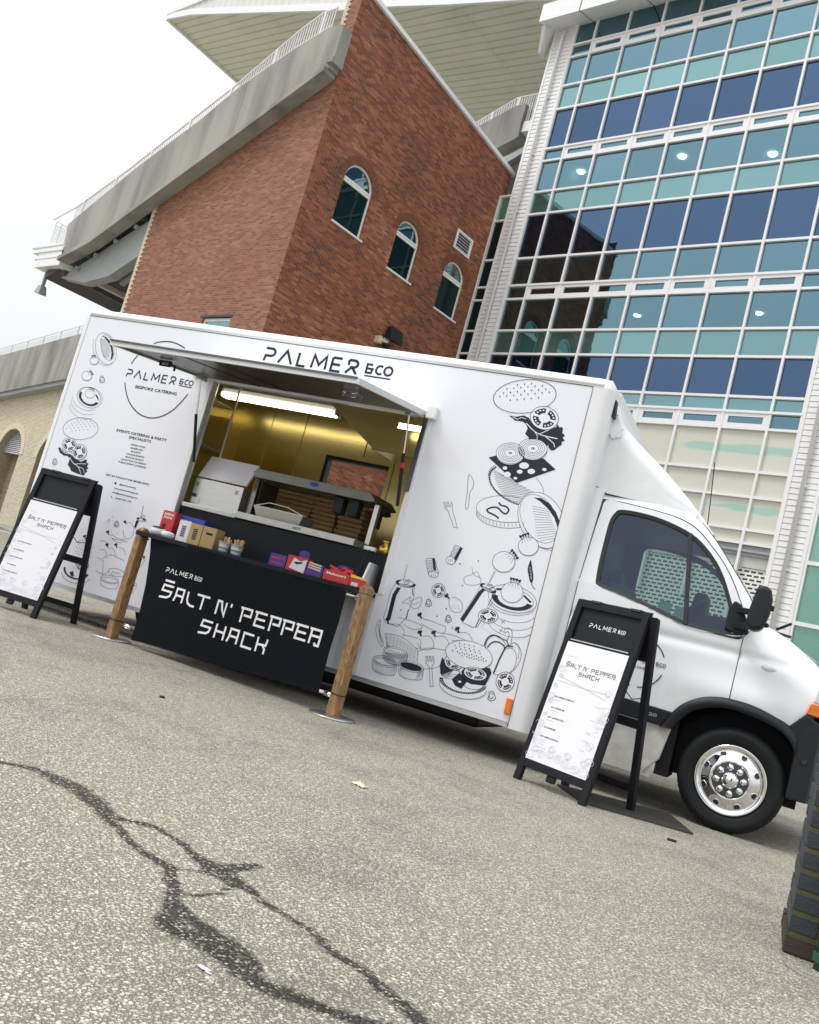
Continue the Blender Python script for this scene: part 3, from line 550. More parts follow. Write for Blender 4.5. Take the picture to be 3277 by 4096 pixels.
# ================================================================== glass block
gl = thing('glass_office_block', 'large glass fronted block with white mullions and blue and teal panes', 'building', (-12, YG, 0))
XM = [-17.03,-16.29,-15.11,-13.93,-12.75,-11.59,-10.44,-9.265,-8.09,-7.335]
ZR = [20.92,20.05,19.625,18.60,17.77,16.37,15.95,14.87,14.10,12.60,11.68,11.235,10.19,9.43,8.37,7.975,7.55,6.465,5.835,5.03,4.70]
KIND = ['v','o','v','t','n','o','v','t','n','v','o','v','t','n','t','o','c','c','c','c']
def cream_panel():
    m = bpy.data.materials.new('cream_obscured_glass'); m.use_nodes = True; t = m.node_tree; p = t.nodes['Principled BSDF']; p.inputs['Roughness'].default_value = 0.12
    tc = nd(t, 'ShaderNodeTexCoord'); s = nd(t, 'ShaderNodeSeparateXYZ'); t.links.new(tc.outputs['Object'], s.inputs[0])
    n = nd(t, 'ShaderNodeTexNoise'); n.inputs['Scale'].default_value = 2.2; n.inputs['Detail'].default_value = 4
    mp = nd(t, 'ShaderNodeMapping'); mp.inputs['Scale'].default_value = (0.5,0.5,3.0); t.links.new(tc.outputs['Object'], mp.inputs[0]); t.links.new(mp.outputs[0], n.inputs['Vector'])
    def band(zc, hw, xl):
        d = mth(t, 'ABSOLUTE', mth(t, 'SUBTRACT', s.outputs[2], zc))
        e = mth(t, 'ADD', d, mth(t, 'MULTIPLY', mth(t, 'SUBTRACT', n.outputs[0], 0.5), 0.30))
        f1 = nd(t, 'ShaderNodeMapRange'); f1.inputs[1].default_value = hw+.02; f1.inputs[2].default_value = hw-.03; t.links.new(mth(t, 'ADD', e, mth(t, 'MULTIPLY', mth(t, 'MAXIMUM', mth(t, 'SUBTRACT', xl+.9, s.outputs[0]), 0.0), .13)), f1.inputs[0])
        return f1.outputs[0]
    k = mth(t, 'MAXIMUM', band(7.03, 0.115, 1.5), band(5.56, 0.10, 2.75))
    mx = nd(t, 'ShaderNodeMixRGB'); t.links.new(k, mx.inputs[0]); mx.inputs[1].default_value = (0.60,0.61,0.53,1); mx.inputs[2].default_value = (0.36,0.55,0.48,1)
    t.links.new(mx.outputs[0], p.inputs['Base Color']); return m
M['creampane'] = cream_panel()
PM = {'v': M['vision'], 't': M['teal'], 'n': M['navyglass'], 'o': M['vision'], 'c': M['creampane']}
frm_cache = {}
for i in range(len(XM)-1):
    xa, xb = XM[i]+.03, XM[i+1]-.03; narrow = i in (0, len(XM)-2)
    for j, kd in enumerate(KIND):
        za, zb = ZR[j+1]+.025, ZR[j]-.025
        dy = random.uniform(-.004, .004); tl = random.uniform(-.004, .004)
        if kd == 'o' and not narrow:
            f = MB(); d = .10
            for q in ((xa,xb,za,za+d),(xa,xb,zb-d,zb),(xa,xa+d*1.2,za+d,zb-d),(xb-d*1.2,xb,za+d,zb-d)): f.box(q[0],q[1],YG-.045,YG+.02,q[2],q[3])
            ow = put('opening_window', f, M['mullion'], gl)
            put('pane', MB().add([(xa+d*1.2,YG,za+d),(xb-d*1.2,YG+dy,za+d),(xb-d*1.2,YG+dy+tl,zb-d),(xa+d*1.2,YG+tl,zb-d)], [(0,1,2,3)]), PM['v'], ow, recalc=False)
        else:
            put('pane', MB().add([(xa-.02,YG+.02,za-.02),(xb+.02,YG+.02+dy,za-.02),(xb+.02,YG+.02+dy+tl,zb+.02),(xa-.02,YG+.02+tl,zb+.02)], [(0,1,2,3)]), PM[kd], gl, recalc=False)
for x in XM: put('mullion', MB().box(x-.032,x+.032,YG-.06,YG+.06,3.2 if x < -8.2 else 0,ZR[0]), M['mullion'], gl)
for j, z in enumerate(ZR):
    if j == 0: continue
    d = .032
    put('transom', MB().box(XM[0],XM[-1],YG-.055,YG+.05,z-d,z+d) if j not in (1,5,10,15) else MB().box(XM[0],XM[-1],YG-.075,YG+.05,z-d,z+d), M['mullion'], gl)
# inner window reveals that show faintly through the tinted panes
iv = MB()
for i in range(len(XM)-1):
    for j, kd in enumerate(KIND):
        if kd == 'v': iv.box(XM[i]+.045,XM[i]+.13,YG+.06,YG+.20,ZR[j+1]+.03,ZR[j]-.03).box(XM[i]+.13,XM[i+1]-.04,YG+.06,YG+.20,ZR[j]-.10,ZR[j]-.03)
put('window_reveal', iv, M['mullion'], gl, stuff=True)
# rooms behind the vision glass
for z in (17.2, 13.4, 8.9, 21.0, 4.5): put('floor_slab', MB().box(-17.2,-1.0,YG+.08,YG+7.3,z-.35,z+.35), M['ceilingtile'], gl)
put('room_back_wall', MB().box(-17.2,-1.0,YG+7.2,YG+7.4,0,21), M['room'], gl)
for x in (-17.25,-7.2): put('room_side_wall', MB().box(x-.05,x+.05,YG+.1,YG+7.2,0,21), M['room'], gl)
dl = MB().lathe([(0,0),(.125,0),(.135,.03),(.0,.03)], 16, (0,0,0)).mesh('downlight', M['downlight'])
for x, y, z in ((-16.98,23.22,16.80),(-13.35,23.17,16.80),(-10.73,23.68,16.80),(-15.42,26.4,13.02),(-11.2,26.4,13.02)):
    o = putm('downlight', dl, gl); bx, by, bz = BASE[gl.name]; o.location = (x-bx, y-by, z-bz)
def curtain(x0, x1, z0, z1, gather=0.0):
    return MB().grid(lambda u, v: (x0+(x1-x0)*u*(1-gather*(1-v)), YG+.32+.05*math.sin(u*34+v*1.5)+.02*math.sin(u*81), z0+(z1-z0)*v), 48, 6)
put('curtain', curtain(-16.95,-16.4,10.2,12.5), M['curtain'], gl, smooth=True, recalc=False); put('curtain', curtain(-16.98,-16.5,18.6,19.9,.4), M['curtain'], gl, smooth=True, recalc=False); put('curtain', curtain(-7.95,-7.4,10.2,12.5,.3), M['curtain'], gl, smooth=True, recalc=False)
# white clad piers either side, board by board, each with a downpipe
for xa, xb, zt in ((-17.84,-17.066,21.0),(-7.30,-6.60,21.0)):
    z0 = 8.6 if xa < -10 else 1.6
    bm_ = MB().hexa([(0,0,0),(xb-xa,0,0),(xb-xa,.03,0),(0,.03,0),(0,.012,.136),(xb-xa,.012,.136),(xb-xa,.03,.136),(0,.03,.136)]).mesh('cladding_board', M['clad'])
    put('pier_core', MB().box(xa+.02,xb-.02,YG-.03,YG+1.2,0,zt), M['gap'], gl)
    z = z0
    zlim = 21.0 if xa < -10 else 9.6
    while z < zlim:
        o = putm('cladding_board', bm_, gl); bx, by, bz = BASE[gl.name]; o.location = (xa-bx, YG-.062-by, z-bz); z += .143
    put('corner_trim', MB().box(xa-.03,xa+.045,YG-.075,YG+.05,0,zt), M['mullion'], gl); put('corner_trim', MB().box(xb-.045,xb+.03,YG-.0755,YG+.05,0,zt), M['mullion'], gl)
    xc = (xa+xb)/2; dp = put('downpipe', MB().tube([(xc,YG-.14,0.3),(xc,YG-.14,zt-.5),(xc+.06,YG-.12,zt-.38)], .05, 10), M['mullion'], gl, smooth=True)
    for z in range(2, 20, 2): put('clip', MB().box(xc-.07,xc+.075,YG-.15,YG-.062,z+.2,z+.235), M['mullion'], dp)
# narrow dark glazed strip against the brick block
zz = [14.87,14.0,12.62,11.68,11.235,10.19,9.43,7.9]
for j in range(len(zz)-1): put('pane', MB().box(-18.27,-17.88,YG+.02,YG+.03,zz[j+1]+.03,zz[j]-.03), M['green'] if j in (0,) else M['dkglass'], gl)
for z in zz: put('transom', MB().box(-18.30,-17.86,YG-.05,YG+.04,z-.03,z+.03), M['mullion'], gl)
put('mullion', MB().box(-18.34,-18.28,YG-.06,YG+.05,7.5,14.9), M['mullion'], gl)
# second glazed bay right of the clad pier
zr = [9.6,8.4,7.0,5.85,4.47,3.065,1.9,0.6]; xr = [-6.55,-5.375,-4.2]
for i in range(2):
    for j in range(len(zr)-1): put('pane', MB().box(xr[i]+.03,xr[i+1]-.03,YG+.02,YG+.03,zr[j+1]+.03,zr[j]-.03), M['green'], gl)
for z in zr: put('transom', MB().box(xr[0],xr[-1],YG-.05,YG+.05,z-.045,z+.045), M['mullion'], gl)
for x in xr: put('mullion', MB().box(x-.04,x+.04,YG-.055,YG+.05,0,9.6), M['mullion'], gl)
# eaves box
def eaves(xa, xb, d, nm, m): return put(nm, MB().hexa([(xa,20.30+d,20.57+d),(xb,20.30+d,20.57+d),(xb,21.6,20.93+d),(xa,21.6,20.93+d),(xa,20.30+d,21.2),(xb,20.30+d,21.2),(xb,21.6,21.6),(xa,21.6,21.6)]), m, gl)
eaves(-18.0,-16.52,0,'eaves_box',M['trimwhite']); eaves(-16.47,-14.42,0,'eaves_box',M['trimwhite']); eaves(-14.37,-6.5,0,'eaves_box',M['trimwhite']); eaves(-17.9,-6.6,.03,'eaves_core',M['gap'])
put('gable_strip', MB().hexa([(-18.0,20.5,20.55),(-17.86,20.5,20.55),(-17.86,21.2,20.9),(-18.0,21.2,20.9),(-18.3,21.0,20.0),(-18.2,21.0,20.0),(-18.2,21.3,20.0),(-18.3,21.3,20.0)]), M['trimwhite'], gl)
# roller shutter under the glass
def lattice():
    m = bpy.data.materials.new('perforated_white_shutter'); m.use_nodes = True; t = m.node_tree; p = t.nodes['Principled BSDF']; p.inputs['Roughness'].default_value = .45
    tc = nd(t, 'ShaderNodeTexCoord'); s = nd(t, 'ShaderNodeSeparateXYZ'); t.links.new(tc.outputs['Object'], s.inputs[0])
    zr = mth(t, 'DIVIDE', s.outputs[2], .098); row = mth(t, 'FLOOR', zr); fz = mth(t, 'FRACT', zr)
    fu = mth(t, 'FRACT', mth(t, 'ADD', mth(t, 'DIVIDE', s.outputs[0], .165), mth(t, 'MULTIPLY', mth(t, 'MODULO', mth(t, 'ABSOLUTE', row), 2.0), .5)))
    k = mth(t, 'MULTIPLY', mth(t, 'LESS_THAN', mth(t, 'ABSOLUTE', mth(t, 'SUBTRACT', fz, .5)), .24), mth(t, 'LESS_THAN', mth(t, 'ABSOLUTE', mth(t, 'SUBTRACT', fu, .5)), .36))
    mx = nd(t, 'ShaderNodeMixRGB'); t.links.new(k, mx.inputs[0]); mx.inputs[1].default_value = (.78,.78,.76,1); mx.inputs[2].default_value = (.03,.035,.035,1)
    t.links.new(mx.outputs[0], p.inputs['Base Color']); return m
M['lattice'] = lattice()
put('roller_shutter', MB().box(-12.4,-7.37,YG+.12,YG+.16,0,4.35), M['lattice'], gl)
put('shutter_box', MB().box(-12.4,-7.37,YG+.02,YG+.1,4.42,4.66).box(-12.4,-7.37,YG-.03,YG+.1,4.50,4.56), M['beam'], gl)
put('ground_floor_wall', MB().box(-17.0,-12.4,YG+.02,YG+.3,0,4.66), M['clad'], gl)
# ================================================================== cream brick wing at the far left
cw = thing('cream_brick_wing', 'cream brick wing with arched louvred openings under a grey concrete parapet', 'building', (-46, 21, 0))
Yc = 21.0
ARC = [(-45.9,1.25,3.72), (-41.55,1.25,3.72), (-50.3,1.25,3.72), (-37.2,1.25,3.72)]
b = MB(); xs_ = -54.0
def ca(c, r, zs, n=16, rr=None): return [(c+(rr or r)*math.cos(PI-PI*i/n), Yc, zs+(rr or r)*math.sin(PI*i/n)) for i in range(n+1)]
for c, r, zs in sorted(ARC):
    b.ngon([(xs_,Yc,0),(c-r,Yc,0),(c-r,Yc,9),(xs_,Yc,9)]); b.ngon(ca(c,r,zs)+[(c+r,Yc,9),(c-r,Yc,9)]); xs_ = c+r
b.ngon([(xs_,Yc,0),(-25.6,Yc,0),(-25.6,Yc,9),(xs_,Yc,9)])
put('wall', b, M['cream'], cw, recalc=False)
rv = MB()
for c, r, zs in ARC:
    pr_ = [(c-r,Yc,0)]+ca(c,r,zs)+[(c+r,Yc,0)]; n = len(pr_); rv.add(pr_+[(p[0],Yc+.9,p[2]) for p in pr_], [(q,q+1,q+1+n,q+n) for q in range(n-1)])
put('reveal', rv, M['creamside'], cw, recalc=False)
for c, r, zs in ARC:
    ring_ = MB(); o_, i_ = ca(c,r,zs,rr=r+.34), ca(c,r,zs,rr=r+.004); n = len(o_)
    ring_.add([(p[0],Yc-.03,p[2]) for p in o_+i_]+list(o_+i_), [(q,q+1,n+q+1,n+q) for q in range(n-1)]+[(q,q+1,2*n+q+1,2*n+q) for q in range(n-1)]+[(n+q,n+q+1,3*n+q+1,3*n+q) for q in range(n-1)])
    put('brick_arch', ring_, M['quoin'], cw)
    lv = put('louvre_panel', MB().ngon([(c-r,Yc+.5,zs)]+[(p[0],Yc+.5,p[2]) for p in ca(c,r,zs)]+[(c+r,Yc+.5,zs)]), M['gap'], cw, recalc=False)
    for k in range(13):
        z = zs+.02+k*.098; hh = math.sqrt(max(0,r*r-max(0,z+.05-zs)**2))-.01
        if hh > .05: put('louvre_slat', MB().hexa([(c-hh,Yc+.34,z-.01),(c+hh,Yc+.34,z-.01),(c+hh,Yc+.42,z+.052),(c-hh,Yc+.42,z+.052),(c-hh,Yc+.335,z+.0),(c+hh,Yc+.335,z+.0),(c+hh,Yc+.41,z+.062),(c-hh,Yc+.41,z+.062)]), M['louvre'], lv)
    put('inner_wall', MB().box(c-r-.3,c+r+.3,Yc+.9,Yc+1.0,0,zs+.05), M['creamside'], cw)
cp = [(-56,5.6,7.6),(-50.2,6.42,8.55),(-48.7,6.55,8.78),(-42.2,7.5,9.80),(-25.7,9.6,12.1)]
put('parapet', MB().prism([(x,Yc-.55,a) for x,a,_ in cp]+[(x,Yc-.55,t_) for x,_,t_ in cp[::-1]], (0,.5,0)), M['concrete'], cw)
put('parapet_underside', MB().prism([(x,Yc-.45,a-.2) for x,a,_ in cp]+[(x,Yc-.45,a+.02) for x,a,_ in cp[::-1]], (0,.44,0)), M['beam'], cw)
hr = MB(); hr.tube([(x,Yc-.3,t_+.62) for x,_,t_ in cp], .028, 6); bl = MB(); x = -54.0
hr.tube([(x_,Yc-.3,t_+.1) for x_,_,t_ in cp], .018, 6)
while x < -36:
    t_ = ip([(a,c) for a,_,c in cp], x); bl.box(x-.012,x+.012,Yc-.31,Yc-.29,t_,t_+.52); x += .13
put('handrail', hr, M['rail'], cw); put('balusters', bl, M['rail'], cw, stuff=True)
x = -53.5
while x < -36:
    t_ = ip([(a,c) for a,_,c in cp], x); put('rail_post', MB().box(x-.03,x+.03,Yc-.33,Yc-.27,t_-.02,t_+.64), M['rail'], cw); x += 1.62
structure(put('pavement', MB().box(-75,-25,17.6,20.99,0.004,.12), M['concrete']))
structure(put('painted_line', MB().box(-75,-24,17.0,17.35,0.004,.008), M['mullion']))
# ================================================================== lettering helpers
def arc(cx, cy, rx, ry, a0, a1, n=8): return [(cx+rx*math.cos(rad(a0+(a1-a0)*i/n)), cy+ry*math.sin(rad(a0+(a1-a0)*i/n))) for i in range(n+1)]
SL = {  # squared techno capitals on a unit box, stroke paths
 'S': [[(1.0,1.0),(.16,1.0),(.10,.58),(.90,.58),(.84,.26),(.62,.10),(-.02,.02)]],
 'A': [[(-.02,.0),(.10,.40),(.12,1.0),(.90,1.0),(.90,.0)],[(.10,.48),(.90,.48)]],
 'L': [[(.02,1.0),(.06,.42),(.22,.14),(.55,.02),(.95,.02)]],
 'T': [[(-.06,1.0),(1.05,1.0)],[(.50,1.0),(.50,-.04)]],
 'N': [[(.05,-.02),(.05,1.0),(.42,1.0),(.62,.45),(.95,.02),(.95,1.02)]],
 "'": [[(.5,1.04),(.45,.76)]],
 'P': [[(-.06,1.0),(1.0,1.0),(1.0,.50),(.34,.50)],[(.14,1.0),(.14,-.06)]],
 'E': [[(-.04,1.0),(1.0,1.0)],[(.16,1.0),(.10,.04),(1.02,.04)],[(.12,.53),(.92,.53)]],
 'R': [[(-.06,1.0),(1.0,1.0),(1.0,.54),(.14,.54)],[(.14,1.0),(.10,-.04)],[(1.0,.54),(.98,-.06),(.66,-.06),(.60,.10)]],
 'H': [[(.06,1.04),(.06,-.02)],[(.94,1.04),(.94,-.02)],[(.06,.52),(.94,.52)]],
 'C': [[(1.0,1.0),(.10,1.0),(.10,.02),(1.02,.02)]],
 'K': [[(.06,1.04),(.06,-.02)],[(.96,1.04),(.90,.58),(.06,.52)],[(.62,.54),(.86,.30),(.86,-.06)]]}
SALT = [('S',.44,.575,0),('A',.607,.71,0),('L',.745,.85,0),('T',.855,.98,0),('N',1.075,1.175,0),("'",1.205,1.245,0),('P',1.335,1.45,0),('E',1.49,1.615,0),('P',1.65,1.755,0),('P',1.785,1.89,0),('E',1.92,2.035,0),('R',2.06,2.165,0),
        ('S',.965,1.09,1),('H',1.13,1.235,1),('A',1.275,1.385,1),('C',1.42,1.54,1),('K',1.58,1.69,1)]
def salt(mb, x0, z0, sc_, to3, wd=.0165):
    """SALT N' PEPPER SHACK; unit layout as on the banner (1.73 m wide)"""
    for ch, a, c, row in SALT:
        h = .112; zb = 0 if row == 0 else -.190
        for path in SL[ch]: ribbon(mb, [(x0+(a-.44+(c-a)*px)*sc_, z0+(zb+h*pz)*sc_) for px, pz in path], wd*sc_, to3)
    ribbon(mb, [(x0+.02*sc_, z0+.152*sc_), (x0+.13*sc_, z0+.152*sc_)], wd*sc_, to3)
def palmer(mb, x0, z0, sc_, to3, wd=.0245):
    """PALMER &CO word mark, unit layout 1.36 wide, capitals .125 high"""
    H = .125
    G = [[(0,H),(.065,H)]+arc(.065,H-.036,.045,.036,90,-90)+[(.012,H-.072),(.004,0)],
         [(.165,0),(.238,H),(.312,0)], [(.375,H),(.375,0),(.462,0)], [(.530,0),(.540,H),(.605,.035),(.670,H),(.680,0)],
         [(.738,H),(.738,0),(.838,0)],[(.738,H),(.834,H)],[(.738,H/2),(.824,H/2)],
         [(.895,0),(.945,H*.45)],[(.908,H),(.965,H)]+arc(.965,H-.033,.040,.033,90,-90)+[(.93,H-.066)],[(.955,H-.066),(1.008,0)],[(.908,H),(.912,H*.62)]]
    for p in G: ribbon(mb, [(x0+a*sc_, z0+c*sc_) for a, c in p], wd*sc_, to3)
    q = .078; z = .032
    G = [[(1.155,z+q),(1.10,z+q),(1.10,z),(1.155,z),(1.158,z+q*.5)],[(1.10,z+q*.5),(1.172,z+q*.5)], arc(1.235,z+q/2,.038,q/2,50,310,10), arc(1.320,z+q/2,.040,q/2,0,360,14)]
    for p in G: ribbon(mb, [(x0+a*sc_, z0+c*sc_) for a, c in p], wd*.8*sc_, to3)
    ribbon(mb, [(x0+1.095*sc_, z0+.002*sc_), (x0+1.36*sc_, z0+.002*sc_)], .013*sc_, to3)
def text(name, body, x0, x1, z0, z1, to3, m, parent):
    """plain sans lettering fitted to a box in the (x, z) plane of a surface"""
    cu = bpy.data.curves.new('tmp', 'FONT'); cu.body = body; cu.resolution_u = 2; cu.offset = 0.022
    o = bpy.data.objects.new('tmp', cu); C.objects.link(o); dg = bpy.context.evaluated_depsgraph_get()
    me = bpy.data.meshes.new_from_object(o.evaluated_get(dg)); bpy.data.objects.remove(o)
    vs_ = [v.co.copy() for v in me.vertices]; fs_ = [tuple(p.vertices) for p in me.polygons]; bpy.data.meshes.remove(me)
    ax, bx = min(v.x for v in vs_), max(v.x for v in vs_); az, bz = min(v.y for v in vs_), max(v.y for v in vs_)
    b = MB(); b.add([to3(x0+(v.x-ax)/(bx-ax)*(x1-x0), z0+(v.y-az)/(bz-az)*(z1-z0)) for v in vs_], fs_)
    return put(name, b, m, parent, recalc=False)
# ================================================================== the food truck (truck frame: x to the front, y into the scene)
TRK = (-3.4, 8.0, 0.0); YS = 6.90
tk = thing('food_truck', 'white box bodied food truck with open serving hatch and line drawings of food', 'food truck', TRK, 'T')
sx = [-7.24,-5.455,-3.185,-1.82]; sz = [.30,1.0,2.57,3.05]
b = MB(); b.add([(x,YS,z) for z in sz for x in sx], [(j*4+i,j*4+i+1,j*4+i+5,j*4+i+4) for j in range(3) for i in range(3) if (i,j) != (1,1)])
b.add([(sx[1],YS,sz[1]),(sx[2],YS,sz[1]),(sx[2],YS,sz[2]),(sx[1],YS,sz[2]),(sx[1],YS+.05,sz[1]),(sx[2],YS+.05,sz[1]),(sx[2],YS+.05,sz[2]),(sx[1],YS+.05,sz[2])], [(0,1,5,4),(1,2,6,5),(2,3,7,6),(3,0,4,7)])
put('side_panel', b, M['vinyl'], tk, recalc=False)
# rounded roof and corner rails
def rail(path_fn, n=8): pass
rr = MB(); prof = [(YS-.006,3.05),(YS-.006,3.062)]+[(YS+.075-.081*math.cos(rad(a)),3.062+.081*math.sin(rad(a))) for a in range(0,91,15)]+[(YS+.4,3.146)]
xs = (-7.245,-1.745); n = len(prof)
rr.add([(xs[0],y,z) for y,z in prof]+[(xs[1],y,z) for y,z in prof], [(i,i+1,n+i+1,n+i) for i in range(n-1)])
put('roof_rail', rr, M['trimwhite'], tk, smooth=True, recalc=False)
put('roof', MB().box(-7.3,-1.70,YS+.08,9.1,3.08,3.142), M['trimwhite'], tk)
put('seam', MB().box(-7.24,-1.82,YS-.003,YS+.01,3.044,3.050), M['darkmetal'], tk)
def corner(x_in, x_out, sgn, zb):
    pr_ = [(x_in,YS-.004)]+[(x_out-sgn*.09+sgn*.09*math.sin(rad(a)),YS+.086-.09*math.cos(rad(a))) for a in range(0,91,15)]+[(x_out,YS+.5)]
    b = MB(); n = len(pr_); zz_ = (zb,3.05,3.13)
    b.add([(x,y,z) for z in zz_[:2] for x,y in pr_], [(i,i+1,n+i+1,n+i) for i in range(n-1)])
    return b
put('rear_corner_post', corner(-7.235,-7.335,-1,.27), M['trimwhite'], tk, smooth=True, recalc=False)
put('front_corner_post', corner(-1.825,-1.655,1,.26), M['trimwhite'], tk, smooth=True, recalc=False)
put('roof_corner_cap', MB().lathe([(.0,.088),(.034,.081),(.062,.062),(.081,.034),(.090,-.006)], 24, (-1.745,YS+.086,3.056)), M['trimwhite'], tk, smooth=True)
put('roof_corner_cap', MB().lathe([(.0,.088),(.034,.081),(.062,.062),(.081,.034),(.090,-.006)], 24, (-7.245,YS+.086,3.056)), M['trimwhite'], tk, smooth=True)
put('bottom_rail', MB().box(-7.24,-1.832,YS-.004,YS+.06,.262,.297), M['alu'], tk)
put('front_wall', MB().box(-1.70,-1.66,YS+.3,9.1,.4,3.12), M['trimwhite'], tk)
put('rear_wall', MB().box(-7.33,-7.29,YS+.3,9.1,.4,3.12), M['trimwhite'], tk)
put('panel_joint', MB().box(-1.828,-1.823,YS-.006,YS+.02,.27,3.04), M['gap'], tk)
put('floor', MB().box(-7.3,-1.7,YS+.06,9.1,.62,.70), M['plastic'], tk)
put('underfloor_shade_box', MB().box(-5.0,-3.6,7.35,8.6,.12,.6).box(-3.5,-2.2,7.35,8.5,.14,.6), M['plastic'], tk, bevel=.03)  # added black boxes that deepen the dark band under the truck
put('chassis', MB().box(-7.2,-1.7,7.3,8.8,.40,.60).box(-7.2,.2,7.5,7.65,.38,.55).box(-7.2,.2,8.4,8.55,.38,.55), M['plastic'], tk)
# interior walls (rear one has an open hatch through to the far side)
hx0, hx1, hz0, hz1 = -5.22, -4.40, 1.55, 2.44
bw = MB(); xs_ = [-6.62,hx0,hx1,-2.4]; zs2 = [.7,hz0,hz1,2.95]
for i in range(3):
    for j in range(3):
        if (i,j) != (1,1): bw.box(xs_[i],xs_[i+1],8.95,9.1,zs2[j],zs2[j+1])
put('back_wall', bw, M['warmlitsteel'], tk)
put('hatch_frame', MB().box(hx0-.04,hx1+.04,8.93,8.955,hz1,hz1+.05).box(hx0-.05,hx0,8.93,8.955,hz0,hz1).box(hx1,hx1+.05,8.93,8.955,hz0,hz1), M['warmlitsteel'], tk)
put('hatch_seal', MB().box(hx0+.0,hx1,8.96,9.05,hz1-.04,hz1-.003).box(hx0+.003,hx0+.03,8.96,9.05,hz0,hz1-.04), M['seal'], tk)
for x in (-6.49,-6.08,-5.62,-4.77,-3.9,-3.2): put('wall_seam', MB().box(x-.012,x+.012,8.935,8.951,.75 if not hx0 < x < hx1 else hz1+.05,2.9), M['warmlitsteel'], tk)
put('end_wall', MB().box(-6.66,-6.62,YS+.06,9.0,.7,2.95), M['warmlitsteel'], tk); put('end_wall', MB().box(-2.42,-2.38,YS+.06,9.0,.7,2.95), M['steel'], tk)
put('ceiling', MB().box(-6.66,-2.38,YS+.06,9.0,2.93,2.96), M['trimwhite'], tk)
lf = put('strip_light', MB().box(-6.5,-4.95,8.40,8.56,2.80,2.89), M['trimwhite'], tk); put('tube', MB().box(-6.48,-4.97,8.385,8.40,2.79,2.835).box(-6.48,-4.97,8.40,8.50,2.785,2.799), M['tube'], lf)
lf = put('strip_light', MB().box(-3.7,-2.6,8.40,8.56,2.80,2.89), M['trimwhite'], tk); put('tube', MB().box(-3.75,-3.35,7.56,7.58,2.585,2.635), M['tube'], lf)
hd = MB().prism([(-4.92,7.75,2.93),(-4.05,7.75,2.38),(-2.45,7.75,2.38),(-2.45,7.75,2.93)], (0,1.15,0)); put('extractor_hood', hd, M['warmlitsteel'], tk)
put('hood_lip', MB().bar((-4.05,7.74,2.39),(-2.45,7.74,2.39),.02,.06), M['warmlitsteel'], tk)
# wall rack on the left
rk = put('wire_rack', MB().tube([(-6.03,7.7,1.4),(-6.03,7.7,2.85)], .013, 6).tube([(-6.03,8.1,1.4),(-6.03,8.1,2.85)], .013, 6).tube([(-6.5,7.7,1.4),(-6.5,7.7,2.85)], .013, 6), M['steel'], tk)
for z in (2.58,2.08,1.75):
    s_ = MB()
    for k in range(9): s_.bar((-6.5,7.7+k*.05,z),(-6.03,7.7+k*.05,z),.008,.008)
    for k in range(10): s_.bar((-6.5+k*.05,7.7,z+(.04 if k%2 else .0)),(-6.45+k*.05,7.7,z+(.0 if k%2 else .04)),.008,.008)
    s_.bar((-6.5,7.7,z+.05),(-6.03,7.7,z+.05),.012,.012)
    put('wire_shelf', s_, M['steel'], rk)
put('splash_panel', MB().box(-6.6,-6.08,8.2,8.22,1.4,2.5), M['warmlitsteel'], tk)
# worktop, serving front, fold-down counter
put('worktop', MB().box(-5.42,-4.80,YS+.02,7.65,1.335,1.375), M['dullsteel'], tk, bevel=.004)
wt = put('worktop', MB().box(-4.795,-3.54,YS+.01,7.65,1.345,1.405), M['dullsteel'], tk, bevel=.004)
text('lettering', 'HOT', -4.165, -4.085, 1.362, 1.388, lambda x, z: (x, YS+.008, z), M['ink'], wt)
put('serving_front', MB().box(-5.45,-3.19,YS+.05,YS+.08,.72,1.334), M['navy'], tk)
put('serving_front', MB().box(-3.54,-3.19,YS+.082,YS+.4,1.30,1.335), M['navy'], tk)
put('counter', MB().box(-5.44,-3.20,6.44,YS+.05,.955,.995), M['navy'], tk, bevel=.004)
put('counter_end_plate', MB().hexa([(-3.255,6.60,.90),(-3.235,6.60,.90),(-3.235,YS+.0,.90),(-3.255,YS+.0,.90),(-3.255,6.72,1.23),(-3.235,6.72,1.23),(-3.235,YS-.003,1.23),(-3.255,YS-.003,1.23)]), M['steel'], tk)
put('socket_box', MB().box(-3.43,-3.33,YS-.0,YS+.06,1.338,1.372), M['trimwhite'], tk, bevel=.006)
put('cable', MB().tube([(-3.37,YS,1.34),(-3.375,6.84,1.25),(-3.37,6.78,1.1),(-3.36,6.66,1.0)], .006, 6), M['plastic'], tk)
# hatch edge frames
put('hatch_trim', MB().box(-5.515,-5.455,YS-.012,YS+.06,1.0,2.57), M['trimwhite'], tk, bevel=.004); put('hatch_trim', MB().box(-3.185,-3.135,YS-.012,YS+.06,1.0,2.57), M['trimwhite'], tk, bevel=.004)
put('hatch_trim', MB().box(-3.19,-3.155,YS-.035,YS-.012,1.9,2.56), M['darkmetal'], tk)
put('hinge_cover', MB().box(-5.70,-3.10,YS-.035,YS,2.575,2.605), M['trimwhite'], tk, bevel=.005); put('hinge_cover', MB().box(-3.17,-3.08,YS-.06,YS-.002,2.55,2.66), M['trimwhite'], tk, bevel=.008)
